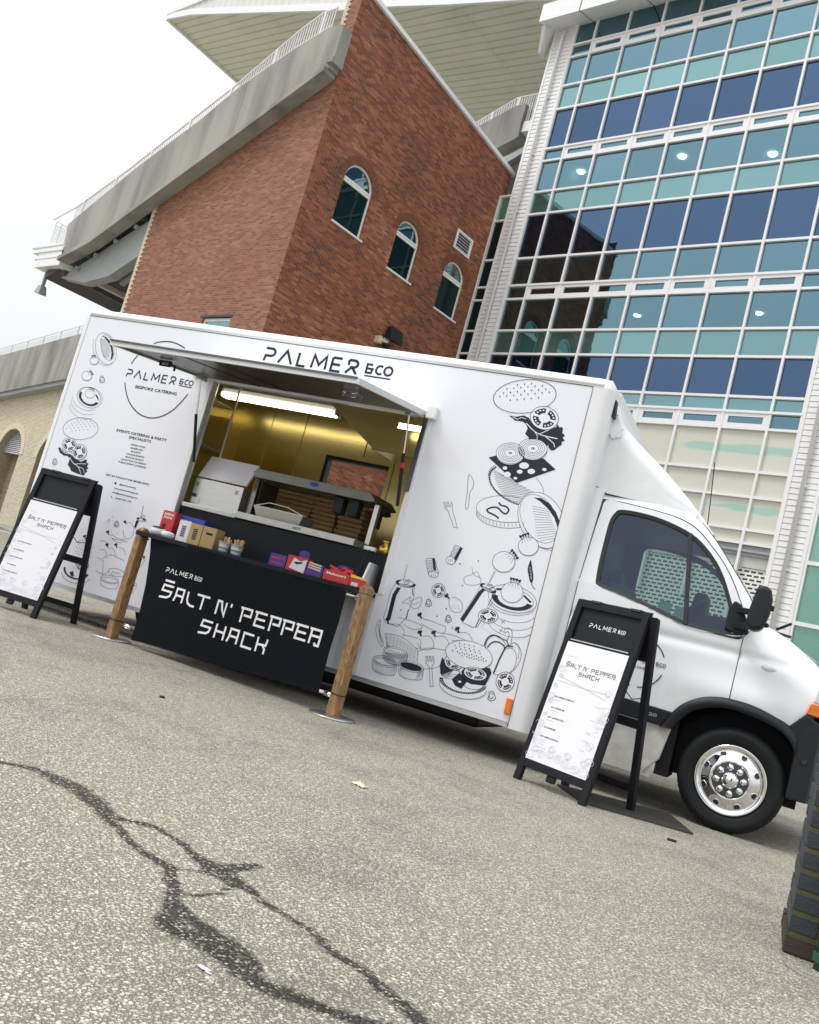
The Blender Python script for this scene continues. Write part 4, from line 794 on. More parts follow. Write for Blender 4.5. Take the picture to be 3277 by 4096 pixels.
# awning flap
ya, za, yb, zb = YS-.02, 2.595, 5.575, 2.432
def aw(x, t, d): return (x, ya+(yb-ya)*t+d*.109, za+(zb-za)*t+d*.994)
awn = put('awning_flap', MB().hexa([aw(-5.535,.02,-.012),aw(-3.195,.02,-.012),aw(-3.195,.97,-.012),aw(-5.535,.97,-.012),aw(-5.535,.02,.015),aw(-3.195,.02,.015),aw(-3.195,.97,.015),aw(-5.535,.97,.015)]), M['underawn'], tk)
put('top_skin', MB().hexa([aw(-5.545,.0,.016),aw(-3.19,.0,.016),aw(-3.19,.985,.016),aw(-5.545,.985,.016),aw(-5.545,.0,.020),aw(-3.19,.0,.020),aw(-3.19,.985,.020),aw(-5.545,.985,.020)]), M['vinyl'], awn)
put('edge_trim', MB().hexa([aw(-5.55,.97,-.03),aw(-3.185,.97,-.03),aw(-3.185,1.0,-.03),aw(-5.55,1.0,-.03),aw(-5.55,.97,.019),aw(-3.185,.97,.019),aw(-3.185,1.0,.019),aw(-5.55,1.0,.019)]), M['trimwhite'], awn)
for x in (-5.56,-3.215): put('edge_trim', MB().hexa([aw(x,.0,-.03),aw(x+.03,.0,-.03),aw(x+.03,.97,-.03),aw(x,.97,-.03),aw(x,.0,.019),aw(x+.03,.0,.019),aw(x+.03,.97,.019),aw(x,.97,.019)]), M['alu'], awn)
put('edge_strip', MB().hexa([aw(-5.55,1.001,.006),aw(-3.185,1.001,.006),aw(-3.185,1.012,.006),aw(-5.55,1.012,.006),aw(-5.55,1.001,.020),aw(-3.185,1.001,.020),aw(-3.185,1.012,.020),aw(-5.55,1.012,.020)]), M['darkmetal'], awn)
for x in (-4.9,-4.6): put('lining_joint', MB().hexa([aw(x,.03,-.016),aw(x+.02,.03,-.016),aw(x+.02,.96,-.016),aw(x,.96,-.016),aw(x,.03,-.011),aw(x+.02,.03,-.011),aw(x+.02,.96,-.011),aw(x,.96,-.011)]), M['plastic'], awn)
def latch(x):
    lb = MB(); p = aw(x,.62,-.02); lb.bar((p[0]-.06,p[1],p[2]-.012),(p[0]+.06,p[1],p[2]-.012),.03,.02); lb.bar((p[0]-.05,p[1],p[2]-.05),(p[0]-.05,p[1],p[2]),.018,.018); lb.bar((p[0]+.05,p[1],p[2]-.05),(p[0]+.05,p[1],p[2]),.018,.018); lb.bar((p[0]-.055,p[1],p[2]-.045),(p[0]+.055,p[1],p[2]-.045),.014,.014)
    lb.bar((p[0]+.05,p[1],p[2]-.03),(p[0]+.11,p[1],p[2]-.035),.014,.014); lb.bar((p[0]+.11,p[1],p[2]-.03),(p[0]+.115,p[1],p[2]-.08),.014,.014)
    return lb
put('latch', latch(-5.36), M['seal'], awn); put('latch', latch(-3.5), M['chrome'], awn)
def strut(x, xb_):
    s_ = put('gas_strut', MB().tube([(x,6.72,2.52),(x+.01,6.80,2.18)], .009, 8), M['chrome'], tk); put('cylinder', MB().tube([(x+.01,6.79,2.2),(xb_,6.885,1.76)], .015, 8), M['plastic'], s_)
    put('end_fitting', MB().box(x-.03,x+.03,6.68,6.78,2.515,2.55), M['alu'], s_)
strut(-5.47,-5.40); strut(-3.26,-3.22); put('strut_clip', MB().tube([(-3.246,6.81,2.12),(-3.244,6.82,2.08)], .02, 8), M['redcard'], tk)
put('door_catch', MB().box(-3.30,-3.275,YS-.012,YS,.66,.75), M['plastic'], tk)
put('marker_lamp', MB().box(-1.882,-1.832,YS-.022,YS-.001,.358,.482), M['orange'], tk, bevel=.008)
put('skirt_patch', MB().box(-3.42,-3.19,YS-.003,YS,.30,.95), mat('pale_blue_grey_panel', (.60,.65,.68), .4, noise=.05), tk)
# ------------------------------------------------------------------ printed drawings on the side
DRAW = """s04 4 -2114 2949 4 -34 -10 -37 -25 -36 -37 -34 -49 -30 -56 -24 -62 -16 -63 -9 -61 1 -55 9 -47 18 -34 25 -21 31 -5 36 11 37 26 37 39 35 50 30 58 23 63 16 63 8 60 -2 54 -10 45 -18 33 -25 19 -31
f04 0 -2451 2971 -2 -7 -5 0 -3 7 2 7 5 0
f04 0 -2393 2985 -2 -7 -5 0 -3 7 2 7 5 0
f04 0 -2334 2998 -2 -7 -5 1 -3 7 2 6 5 0
f04 0 -2240 2994 -2 -7 -5 1 -3 7 2 6 5 0
f04 0 -2532 2923 -2 -7 -5 0 -3 8 2 7 5 -1
f04 0 -2474 2938 -2 -7 -5 0 -3 8 2 6 5 0
f04 0 -2417 2953 -1 -7 -6 0 -3 7 2 7 5 0
f04 0 -2358 2967 -2 -7 -5 0 -3 7 2 7 5 0
f04 0 -2299 2980 -2 -6 -5 0 -3 7 2 7 5 0
f04 0 -2204 2969 -2 -7 -5 1 -3 7 2 6 5 0
f04 0 -2554 2884 -2 -7 -5 0 -3 7 2 7 5 0
f04 0 -2494 2898 -2 -7 -5 0 -4 7 2 7 6 0
f04 0 -2436 2912 -2 -7 -5 0 -4 7 2 7 6 0
f04 0 -2378 2927 -2 -7 -5 0 -3 7 2 7 5 0
f04 0 -2319 2941 -2 -7 -5 0 -3 7 2 7 5 0
f04 0 -2262 2954 -2 -7 -5 0 -3 8 2 6 5 0
f04 0 -2168 2948 -2 -7 -5 0 -3 7 2 7 5 0
f04 0 -2576 2849 -2 -7 -5 0 -3 7 2 7 5 0
f04 0 -2517 2863 -2 -7 -5 0 -3 7 2 7 5 0
f04 0 -2459 2877 -2 -7 -5 0 -3 7 2 7 5 0
f04 0 -2400 2892 -2 -7 -5 0 -4 7 2 7 5 0
f04 0 -2342 2906 -2 -7 -5 0 -3 7 2 7 5 0
f04 0 -2284 2919 -1 -6 -5 0 -4 7 2 7 5 -1
f04 0 -2227 2934 -2 -7 -5 0 -3 7 2 7 5 0
f04 0 -2479 2831 -2 -7 -5 0 -3 8 2 6 5 0
f04 0 -2421 2845 -2 -7 -5 0 -3 7 1 7 6 0
f04 0 -2363 2859 -2 -7 -5 0 -3 8 2 6 5 0
f04 0 -2306 2873 -1 -7 -5 0 -4 7 2 7 5 0
f04 0 -2247 2888 -2 -7 -5 1 -3 7 2 6 5 0
f02 0 -2461 2700 64 0 64 21 48 -15 28 -34 65 -33 63 -6 57 20 36 37 21 -22 16 9 16 -16 -1 -31 29 -19 -16 -22 26 -20 -21 -12 2 -28 -18 -15 -27 -36 -25 -10 -27 20 -10 23 -15 -19 -32 4 -43 -1 -17 16 -22 -10 -14 28 -21 -13 -15 32 -33 20 8 51 -25 34 -31 15 -64 -2
s13 6 -2298 2659 22 -15 31 -22 31 -18 25 -11 25 -7 30 -6 43 -3 48 -2 34 -1
s13 5 -2172 2584 13 9 18 12 22 15 27 19 30 22 21 15
s13 5 -2121 2580 24 -12 34 -17 27 -16 13 -14 7 -12 4 -9
s13 4 -2214 2604 9 -8 13 -11 11 -13 5 -14 2 -16 1 -12
s13 4 -2427 2693 48 -13 27 20 45 -6
f14 0 -2039 2720 -2 -23 -10 -21 -15 -19 -21 -14 -25 -10 -28 -4 -29 1 -28 7 -27 12 -22 17 -18 20 -11 22 -5 24 3 23 9 22 16 18 21 15 25 9 29 4 29 -1 28 -8 26 -12 22 -17 18 -20 11 -22
s06 3.2 -2039 2720 -2 -23 -10 -21 -15 -19 -21 -14 -25 -10 -28 -4 -29 1 -28 7 -27 12 -22 17 -18 20 -11 22 -5 24 3 23 9 22 16 18 21 15 25 9 29 4 29 -1 28 -8 26 -12 22 -17 18 -20 11 -22 4 -23
f05 0 -2065 2694 -14 -20 -20 -16 -27 -9 -29 -3 -2 40 15 1 13 5 11 8 6 10
f16 0 -2083 2685 -4 -6 -9 1 -5 6 4 6 9 0
f16 0 -2102 2671 -4 -6 -9 0 -5 7 4 6 9 -1
f16 0 -2126 2663 -5 -7 -9 1 -4 6 4 6 9 0
f05 0 -2189 2653 -27 13 -22 18 -14 23 -6 24 50 -3 3 -12 7 -11 11 -9 13 -7
f16 0 -2193 2675 -4 -6 -9 0 -5 7 4 6 9 0
f16 0 -2213 2692 -5 -6 -9 0 -4 7 4 6 9 -1
f16 0 -2226 2713 -4 -7 -9 1 -5 6 4 7 9 -1
f05 0 -2253 2758 13 21 22 15 26 9 30 3 2 -40 -15 -1 -13 -5 -11 -8 -7 -10
f16 0 -2217 2766 -4 -7 -9 1 -5 6 4 7 10 -1
f16 0 -2198 2780 -4 -6 -9 1 -5 6 4 6 10 0
f16 0 -2173 2788 -4 -6 -9 1 -5 6 4 6 9 0
f05 0 -2128 2799 27 -13 21 -19 14 -22 6 -24 -49 2 -3 12 -7 12 -11 9 -13 6
f16 0 -2106 2775 -5 -6 -9 1 -4 6 4 6 9 0
f16 0 -2086 2759 -5 -6 -9 0 -4 7 4 6 9 -1
f16 0 -2074 2738 -4 -6 -9 0 -5 7 4 6 9 0
f02 0 -2539 2320 57 27 402 47 120 -72 -287 -167 -50 24
f13 0 -2184 2314 0 -9 -5 -10 -9 -7 -13 -6 -14 -2 -14 0 -12 4 -9 7 -5 8 0 9 5 10 9 7 13 6 14 2 14 0 12 -4 9 -7
f13 0 -2122 2276 0 -8 -4 -7 -7 -6 -9 -5 -11 -2 -10 1 -10 3 -7 6 -3 7 0 7 3 7 7 7 10 4 10 2 11 -1 9 -3 7 -5
f13 0 -2223 2255 -2 -11 -11 -8 -14 -3 -14 4 -7 9 2 10 10 9 15 2 14 -3
f13 0 -2358 2261 -2 -9 -8 -7 -12 -2 -11 3 -6 8 1 9 9 7 12 2 11 -3
f13 0 -2032 2308 -2 -8 -8 -6 -11 -2 -11 3 -5 7 1 8 8 6 12 2 10 -3
f13 0 -2252 2194 -2 -7 -7 -6 -10 -2 -10 3 -5 5 2 7 7 6 11 2 9 -3
f13 0 -2314 2213 -2 -15 -12 -11 -18 -4 -17 6 -9 13 2 15 12 12 18 3 17 -6
f14 0 -2245 2400 2 -22 -5 -21 -12 -19 -17 -18 -23 -14 -26 -10 -29 -5 -29 0 -28 5 -25 10 -21 14 -15 17 -9 20 -2 22 5 21 11 20 18 18 23 14 27 10 29 5 29 0 28 -6 25 -10 20 -14 15 -18
s05 3 -2243 2384 -3 -20 -9 -20 -15 -17 -20 -15 -24 -12 -26 -7 -28 -3 -28 2 -26 7 -23 11 -18 15 -13 18
s05 2.6 -2247 2409 2 -21 -5 -21 -12 -20 -18 -17 -22 -15 -27 -9 -28 -6 -29 0 -28 5 -25 10 -21 14 -16 18 -9 20 -2 21 5 22 12 20 18 17 23 15 26 9 29 5 29 0 28 -5 25 -10 21 -14 15 -18 9 -20
s05 2.6 -2267 2406 0 -26 -11 -24 -22 -21 -30 -14 -34 -6 -34 3 -31 11 -23 18 -13 24 0 25 11 25 23 21 30 14 34 6 34 -3 31 -12 22 -18 13 -23
s05 2.6 -2285 2402 0 -20 -9 -20 -18 -17 -24 -12 -28 -5 -28 2 -25 9 -19 16 -11 19 0 21 9 20 19 17 24 11 28 5 28 -2 25 -9 19 -15 10 -20
s05 2.6 -2302 2399 1 -16 -8 -16 -14 -13 -19 -10 -22 -4 -23 2 -20 8 -15 12 -8 15 0 16 7 16 15 14 19 9 23 4 22 -2 20 -7 14 -12 8 -16
s05 2.6 -2318 2397 0 -13 -5 -11 -11 -10 -14 -7 -17 -3 -16 1 -15 6 -11 8 -6 12 0 12 5 12 11 10 14 7 17 3 16 -2 15 -5 11 -9 6 -11
f05 0 -2351 2391 -1 -6 -7 -5 -9 -2 -8 2 -4 6 1 6 7 4 9 2 8 -2
f16 0 -2361 2388 -3 -5 -7 -1 -5 3 3 5 7 1
s05 2.2 -2246 2386 4 -12
s05 2.2 -2249 2370 3 -12
s05 2.2 -2257 2355 3 -12
s05 2.2 -2268 2340 3 -11
s05 2.2 -2282 2328 3 -12
s05 2.2 -2299 2317 3 -12
s05 2.2 -2319 2309 4 -12
s05 2.2 -2340 2303 4 -12
s05 2.2 -2361 2300 3 -12
s05 2.2 -2384 2300 4 -12
s05 2.2 -2405 2303 3 -12
s05 2.2 -2425 2309 3 -12
s05 2.2 -2444 2317 4 -12
s05 2.2 -2459 2328 3 -12
f14 0 -2069 2470 2 -21 -5 -21 -12 -19 -17 -18 -23 -14 -27 -10 -28 -5 -29 0 -28 5 -25 10 -21 14 -16 18 -9 20 -1 21 5 21 12 20 18 17 23 14 27 10 29 5 29 0 28 -5 24 -10 21 -15 15 -17
s05 3 -2067 2455 -3 -20 -9 -20 -15 -17 -20 -15 -24 -12 -27 -7 -28 -2 -27 2 -26 6 -23 12 -19 14 -13 18
s05 2.6 -2071 2480 2 -21 -5 -21 -12 -20 -18 -17 -23 -14 -26 -10 -29 -5 -29 0 -28 5 -25 10 -21 14 -15 17 -9 20 -2 21 5 22 12 19 18 18 24 14 26 10 29 5 29 -1 28 -5 25 -10 20 -14 15 -18 9 -19
s05 2.6 -2091 2476 0 -25 -11 -24 -22 -21 -30 -14 -34 -6 -35 3 -30 11 -23 18 -13 24 0 25 12 25 22 20 30 14 35 6 34 -3 30 -11 23 -19 12 -23
s05 2.6 -2109 2473 1 -21 -10 -19 -18 -17 -24 -12 -28 -5 -29 3 -25 9 -18 15 -11 19 0 21 10 20 18 16 25 12 28 5 28 -3 25 -9 18 -15 10 -19
s05 2.6 -2125 2470 0 -16 -7 -16 -15 -13 -19 -9 -23 -4 -22 1 -20 8 -15 12 -8 15 0 16 8 16 14 14 20 9 22 4 23 -2 19 -8 15 -12 8 -15
s05 2.6 -2142 2467 0 -12 -5 -12 -11 -9 -14 -7 -17 -3 -16 1 -15 6 -11 8 -6 12 0 12 5 12 11 10 15 6 16 3 17 -1 14 -6 11 -8 6 -12
f05 0 -2175 2462 -1 -7 -6 -4 -9 -2 -8 2 -5 6 2 6 6 4 9 2 8 -2
f16 0 -2185 2458 -3 -4 -7 -2 -5 4 3 5 7 1
s05 2.2 -2069 2457 3 -12
s05 2.2 -2073 2441 3 -12
s05 2.2 -2081 2426 3 -12
s05 2.2 -2092 2412 3 -12
s05 2.2 -2106 2399 3 -12
s05 2.2 -2124 2388 4 -11
s05 2.2 -2143 2380 3 -12
s05 2.2 -2164 2374 3 -11
s05 2.2 -2186 2371 3 -11
s05 2.2 -2208 2372 3 -12
s05 2.2 -2230 2374 4 -11
s05 2.2 -2250 2380 3 -12
s05 2.2 -2268 2389 3 -12
s05 2.2 -2284 2400 3 -12
f01 0 -2154 1977 -55 2 -58 10 -56 18 -54 25 -46 30 -38 34 -26 36 -14 37 0 34 13 31 27 25 15 -9 -25 -23 -12 -29 0 -32 13 -34 24 -33 35 -32 43 -28 50 -23 53 -17 53 -9 52 -2
s01 2.6 -2098 2224 41 -32 30 -34 19 -35 5 -34 -7 -30 -20 -27 -32 -20 -41 -14 -50 -6 -55 3 -58 10 -57 17 -54 25 -47 29 -39 34 -27 36 -14 35 0 34 13 30 26 24
s01 2.2 -2475 2226 118 -35
s01 2.2 -2468 2209 144 -28
s01 2.2 -2461 2193 170 -22
s01 2.2 -2452 2177 193 -17
s01 2.2 -2443 2162 217 -12
s01 2.2 -2433 2146 240 -6
s01 2.2 -2422 2131 261 -1
s01 2.2 -2410 2115 282 5
s01 2.2 -2397 2100 301 10
s01 2.2 -2384 2086 320 14
s01 2.2 -2370 2071 338 19
s01 2.2 -2355 2057 355 23
s01 2.2 -2339 2042 334 21
s01 2.2 -2322 2028 312 18
s01 2.2 -2305 2014 290 15
s01 2.2 -2286 2001 265 11
s12 2.4 -2163 1978 -4 8
s12 2.4 -2188 1978 -2 8
s12 2.4 -2213 1981 -2 7
s12 2.4 -2239 1984 0 8
s12 2.4 -2265 1990 1 7
s12 2.4 -2291 1997 2 7
s12 2.4 -2316 2006 3 6
s12 2.4 -2341 2016 5 5
s12 2.4 -2365 2027 6 5
s12 2.4 -2388 2039 7 5
s12 2.4 -2409 2053 8 4
s12 2.4 -2428 2068 9 3
s12 2.4 -2446 2083 10 2
s12 2.4 -2461 2099 10 1
s12 2.4 -2474 2115 11 1
s12 2.4 -2485 2131 12 1
s12 2.4 -2493 2148 12 -1
s12 2.4 -2498 2164 13 -1
s12 2.4 -2500 2180 12 -2
s12 2.4 -2500 2196 13 -3
s12 2.4 -2497 2211 13 -4
s12 2.4 -2491 2225 12 -5
s12 2.4 -2482 2238 12 -5
s12 2.4 -2471 2249 11 -5
f10 0 -2034 1958 -3 -26 -16 -27 -29 -26 -41 -23 -50 -19 -57 -14 -60 -9 -60 -1 -56 4 -49 12 -39 17 -27 21 -12 26 2 27 17 27 31 27 42 23 52 19 58 14 60 8 59 1 56 -6 47 -12 38 -17 25 -21
s01 2.8 -2034 1958 -3 -26 -16 -27 -29 -26 -41 -23 -50 -19 -57 -14 -60 -9 -60 -1 -56 4 -49 12 -39 17 -27 21 -12 26 2 27 17 27 31 27 42 23 52 19 58 14 60 8 59 1 56 -6 47 -12 38 -17 25 -21 12 -25
s01 2.8 -2023 1916 -2 -27 -17 -28 -29 -26 -41 -24 -50 -19 -56 -15 -60 -8 -60 -2 -56 5 -49 12 -39 17 -27 22 -12 26
s01 2.2 -2031 1934 7 -25
s01 2.2 -2035 1919 7 -25
s01 2.2 -2044 1904 8 -25
s01 2.2 -2056 1890 8 -25
s01 2.2 -2072 1875 8 -25
s01 2.2 -2092 1862 8 -25
s01 2.2 -2115 1849 8 -25
s01 2.2 -2141 1838 8 -25
s01 2.2 -2169 1828 8 -25
s01 2.2 -2200 1819 8 -25
s01 2.2 -2231 1813 8 -26
s01 2.2 -2264 1807 8 -25
s01 2.2 -2297 1804 8 -25
s01 2.2 -2330 1803 8 -25
s01 2.2 -2362 1804 8 -25
s01 2.2 -2393 1807 8 -26
s01 2.2 -2422 1811 8 -25
s01 2.2 -2448 1818 8 -26
s01 2.2 -2471 1826 8 -25
s01 2.2 -2492 1836 9 -25
s01 2.2 -2508 1848 9 -26
s01 2.2 -2520 1860 8 -25
s02 11 -2355 1968 7 -6 9 -8 11 -6 13 -1 15 1 14 -1 13 -6 12 -9 7 -10 -2 -12 -6 -13 -8 -8 -10 -2 -11 2 -12 5 -15 9 -15 11 -16 8 -14 2 -15 -1 -14 -4 -17 -7 -17 -11 -10 -9 0 -8 7 -7 11 -6 19 -5 23 -5 20 -5 15 -6 12 -6 9 -5
f13 0 -1839 2007 35 -47 25 -51 14 -51 2 -49 -9 -44 -22 -36 -31 -27 -39 -16 -46 -4 -50 9 -50 20 -49 31 -44 41 -36 47 -26 52 -15 52 -3 51 10 45 22 37 32 27 41 15 47 3 51 -10 51 -21 48 -33
s04 3 -1839 2007 35 -47 25 -51 14 -51 2 -49 -9 -44 -22 -36 -31 -27 -39 -16 -46 -4 -50 9 -50 20 -49 31 -44 41 -36 47 -26 52 -15 52 -3 51 10 45 22 37 32 27 41 15 47 3 51 -10 51 -21 48 -33 42 -41
s04 2.6 -1887 1991 31 -41 24 -44 14 -43 4 -42 -6 -36 -16 -30 -25 -21 -32 -12 -38 -1 -41 10 -43 19 -42 29 -38 36 -32 41 -24 45 -15 44 -4 43 6 37 16 30 26 22 33 11 39 0 42 -10 43 -21 41 -29 37 -37
s04 2.4 -1742 1778 -11 -37 -19 -30 -28 -22 -35 -12 -40 -3 -44 8 -45 18 -44 27 -42 34 -36 41 -29 46
f05 0 -2077 2064 62 7 75 -31 69 -58 45 -62 -2 -55 -43 69 -71 64 -78 45
s04 2.2 -2075 1995 135 -3
s04 2.2 -2066 1974 136 2
s04 2.2 -2057 1953 137 7
s04 2.2 -2048 1932 139 12
s04 2.2 -2038 1911 139 17
s04 2.2 -2029 1889 140 24
s04 2.2 -2020 1868 142 29
s04 2.2 -2011 1847 143 34
s04 2.2 -2002 1826 144 39
s04 2.2 -1993 1805 145 44
s04 2.2 -1984 1785 147 49
s04 2.2 -1975 1764 148 54
s04 2.2 -1966 1743 149 59
s04 2.2 -1957 1722 150 65
f15 0 -1940 1686 1 -26 -8 -25 -17 -21 -24 -14 -28 -6 -29 2 -25 12 -20 19 -12 24 -2 26 9 25 17 21 24 15 29 6 28 -3 26 -12 19 -19
s06 3.2 -1940 1686 1 -26 -8 -25 -17 -21 -24 -14 -28 -6 -29 2 -25 12 -20 19 -12 24 -2 26 9 25 17 21 24 15 29 6 28 -3 26 -12 19 -19 12 -24
s06 3.2 -2041 1735 -1 37
s06 3.2 -2076 1713 -35 15
s06 8 -2042 1772 -37 -18 -32 -26
s06 9 -2114 1739 19 -15
s06 2.2 -2078 1713 2 -35
s06 9 -2093 1752 15 -17
s06 2.2 -2066 1721 13 -29
s06 9 -2072 1765 10 -20
s06 2.2 -2053 1729 22 -22
s06 9 -2051 1778 6 -22
s06 2.2 -2041 1737 33 -16
s02 2.6 -2668 2149 14 -6 21 -18 16 -19 7 -19 4 -22 0 -20 -4 -13 -7 -13 -3 -20 6 -39 9 -48 5 -34 -5 -17 -9 -4 -9 12 -7 35 -7 50 -6 47 -7 36 -8 33 -5 27 -5 25 -3 19 3 8
s02 2.6 -2824 1877 19 -41 39 -23 89 -126 32 3 -86 142 -10 42 -21 21 9 -42 -12 -5 -18 39 -10 -2 13 -44 -15 4 -16 34 -13 -2
s02 2.8 -2647 1439 21 110 70 -13 -31 -127 -60 30
f03 0 -2578 1541 23 -8 -26 -110 -26 13
f14 0 -2590 1411 -3 -10 -8 -9 -11 -5 -14 -2 -14 1 -13 5 -10 8 -6 10 -2 11 4 10 8 9 11 6 14 2 14 -2 13 -5 10 -8 6 -10
s05 2.6 -2590 1411 -3 -10 -8 -9 -11 -5 -14 -2 -14 1 -13 5 -10 8 -6 10 -2 11 4 10 8 9 11 6 14 2 14 -2 13 -5 10 -8 6 -10 1 -11
f06 0 -2646 1423 -1 -3 -3 0 -2 2 1 2 3 1
f06 0 -2630 1427 -1 -3 -3 -1 -2 2 1 3 3 1
f06 0 -2614 1430 -1 -2 -3 -1 -2 2 1 3 3 0
f06 0 -2643 1413 -1 -3 -3 -1 -2 2 1 3 3 1
f06 0 -2627 1416 -1 -2 -3 -1 -2 2 1 3 3 0
f06 0 -2611 1420 -1 -3 -3 0 -2 2 1 2 3 1
f06 0 -2640 1402 -1 -2 -3 -1 -2 2 1 3 3 0
f06 0 -2624 1406 -1 -3 -3 0 -2 2 1 2 3 1
f06 0 -2608 1409 -1 -2 -3 -1 -2 2 1 3 3 0
s03 2 -2622 1528 46 -4
s03 2 -2626 1517 47 -5
s03 2 -2629 1505 47 -5
s03 2 -2632 1493 47 -5
s03 2 -2635 1481 47 -4
s03 2 -2639 1469 47 -4
s03 2 -2642 1457 47 -4
s03 2 -2645 1446 47 -5
s03 2 -2648 1434 47 -5
s02 2.8 -2843 1370 8 18 63 14 69 -112 -84 -31 -56 111
f03 0 -2793 1398 24 1 42 -96 -26 1
f14 0 -2701 1275 -1 -8 -7 -8 -11 -6 -13 -5 -15 -1 -15 1 -12 5 -9 6 -3 8 1 8 7 8 11 7 13 4 15 1 15 -1 12 -4 9 -7
s05 2.6 -2701 1275 -1 -8 -7 -8 -11 -6 -13 -5 -15 -1 -15 1 -12 5 -9 6 -3 8 1 8 7 8 11 7 13 4 15 1 15 -1 12 -4 9 -7 3 -8
f06 0 -2760 1278 -1 -2 -3 -1 -2 2 1 3 3 0
f06 0 -2744 1282 -1 -2 -3 -1 -2 2 1 3 3 0
f06 0 -2728 1286 -1 -3 -3 0 -2 2 1 2 3 1
f06 0 -2757 1268 -1 -3 -3 0 -2 2 1 2 3 1
f06 0 -2741 1272 -1 -3 -3 -1 -2 2 1 3 3 1
f06 0 -2725 1275 -1 -2 -3 -1 -2 2 1 3 3 0
f06 0 -2754 1258 -1 -3 -3 -1 -2 2 1 3 3 1
f06 0 -2738 1261 -1 -2 -3 -1 -2 2 1 3 3 0
f06 0 -2722 1265 -1 -3 -3 0 -2 2 1 2 3 1
s03 2 -2834 1366 43 13
s03 2 -2828 1354 42 14
s03 2 -2823 1341 42 16
s03 2 -2817 1329 42 17
s03 2 -2811 1316 41 18
s03 2 -2806 1304 41 19
s03 2 -2800 1292 40 20
s03 2 -2795 1279 40 22
f02 0 -2537 1407 -1 -6 -6 -1 -5 4 2 6 6 1
f02 0 -2391 1464 -2 -5 -6 -2 -4 5 2 5 6 2
f15 0 -2095 1524 1 -29 -9 -28 -19 -24 -27 -16 -32 -8 -32 3 -30 13 -22 21 -13 27 -2 29 9 28 20 24 27 16 32 7 32 -3 29 -13 23 -21
s06 3.2 -2095 1524 1 -29 -9 -28 -19 -24 -27 -16 -32 -8 -32 3 -30 13 -22 21 -13 27 -2 29 9 28 20 24 27 16 32 7 32 -3 29 -13 23 -21 13 -26
s06 3.2 -2120 1542 41 10
s06 3.2 -2155 1573 5 40
s06 8 -2079 1552 -32 35 -39 26
s06 9 -2139 1619 -10 -24
s06 2.2 -2156 1575 -38 -11
s06 9 -2118 1600 -13 -19
s06 2.2 -2143 1564 -28 -20
s06 9 -2096 1582 -18 -16
s06 2.2 -2130 1553 -17 -29
s06 9 -2075 1564 -22 -12
s06 2.2 -2117 1542 -7 -38
f03 0 -2468 1240 -2 -6 -6 -1 -4 4 2 6 6 1
f03 0 -2553 1026 -1 -6 -6 -1 -5 4 2 6 6 1
f03 0 -2613 948 -2 -5 -6 -2 -5 4 2 6 6 1
f03 0 -2937 921 -1 -6 -7 -2 -4 5 1 5 7 2
f03 0 -2539 1408 -1 -6 -6 -1 -5 4 2 5 6 2
f03 0 -2870 1151 -1 -6 -6 -1 -5 4 2 6 6 1
f02 0 -1973 1566 9 -17 11 -26 11 -26 9 -22 9 -20 5 -18 3 -16 0 -13 -2 -10 -3 -6 -6 -2 -7 4 -10 16 -11 22 -10 20 -7 15 -6 14 -3 13 -1 16 1 17 1 14 1 13 2 11
s13 2 -1973 1503 14 8
s13 2 -1968 1492 13 8
s13 2 -1964 1481 14 9
s13 2 -1960 1471 14 8
s13 2 -1955 1460 14 8
s13 2 -1951 1449 14 9
s13 2 -1946 1438 13 9
s13 2 -1942 1428 14 8
s13 2 -1938 1417 14 8
s03 4 -1922 1391 2 -6 4 -9 6 -8 11 -8 12 -7 9 -5
f12 0 -2875 1146 -4 -10 -15 -10 -23 -8 -28 -6 -31 -2 -30 1 -24 5 -17 8 -6 9 4 11 15 10 23 8 29 5 31 2 30 -1 24 -5 16 -8
f12 0 -3049 1126 -26 -75 0 -233 28 -27 116 -11 51 87 19 188 -21 83
s03 2.6 -3049 1126 -26 -75 0 -233 28 -27 116 -11 51 87 19 188 -21 83 -167 -12
s04 3 -2875 1146 -4 -10 -15 -10 -23 -8 -28 -6 -31 -2 -30 1 -24 5 -17 8 -6 9 4 11 15 10 23 8 29 5 31 2 30 -1 24 -5 16 -8 6 -9
f04 0 -2881 1155 6 -9 -4 -10 -15 -10 -23 -8 -13 6 17 6 10 7 4 7 -5 7
f04 0 -3030 1116 -15 7 -8 8 2 10 10 9 18 8 17 -5 -13 -6 -7 -7 -2 -6 6 -6 11 -5
f04 0 -3029 1094 36 3 -23 -73 5 -199 -36 0 -5 200
f04 0 -2899 1117 25 -59 8 1 -26 59
s04 5 -2994 1295 3 -143
s15 3 -2994 1295 3 -143
s06 2 -3000 1294 13 -3
s06 2 -2999 1270 12 -3
s06 2 -2999 1246 13 -3
s06 2 -2998 1222 12 -2
s06 2 -2998 1199 13 -3
s06 2 -2997 1175 12 -3
f16 0 -2933 1178 3 -10 -5 -14 -13 -14 -15 -8 -11 2 -3 9 6 15 12 14 15 7
s07 2.8 -2933 1178 3 -10 -5 -14 -13 -14 -15 -8 -11 2 -3 9 6 15 12 14 15 7 11 -1
s07 2.6 -2941 1171 2 -4 -2 -6 -6 -6 -6 -3 -5 1 -1 4 2 6 5 6 6 3 5 -1
f04 0 -2880 867 -1 74 6 -1 4 -75
s06 2.4 -2952 975 19 23 26 30 19 17 2 -9 -5 -21 4 -10 26 18 35 30 27 14 12 -18 3 -32 -3 -28 -10 -16 -17 -12 -19 -4 -19 7 -20 13 -20 9 -20 0 -20 -5 -13 -4
s06 2 -2887 1005 11 -6 15 -7 15 -1 18 9 18 15 12 12
f12 0 -2607 1152 -3 -19 -11 -17 -15 -13 -19 -7 -21 1 -19 7 -15 13 -11 17 -3 20 3 19 11 17 15 13 20 7 20 -1 19 -7 16 -13 10 -17
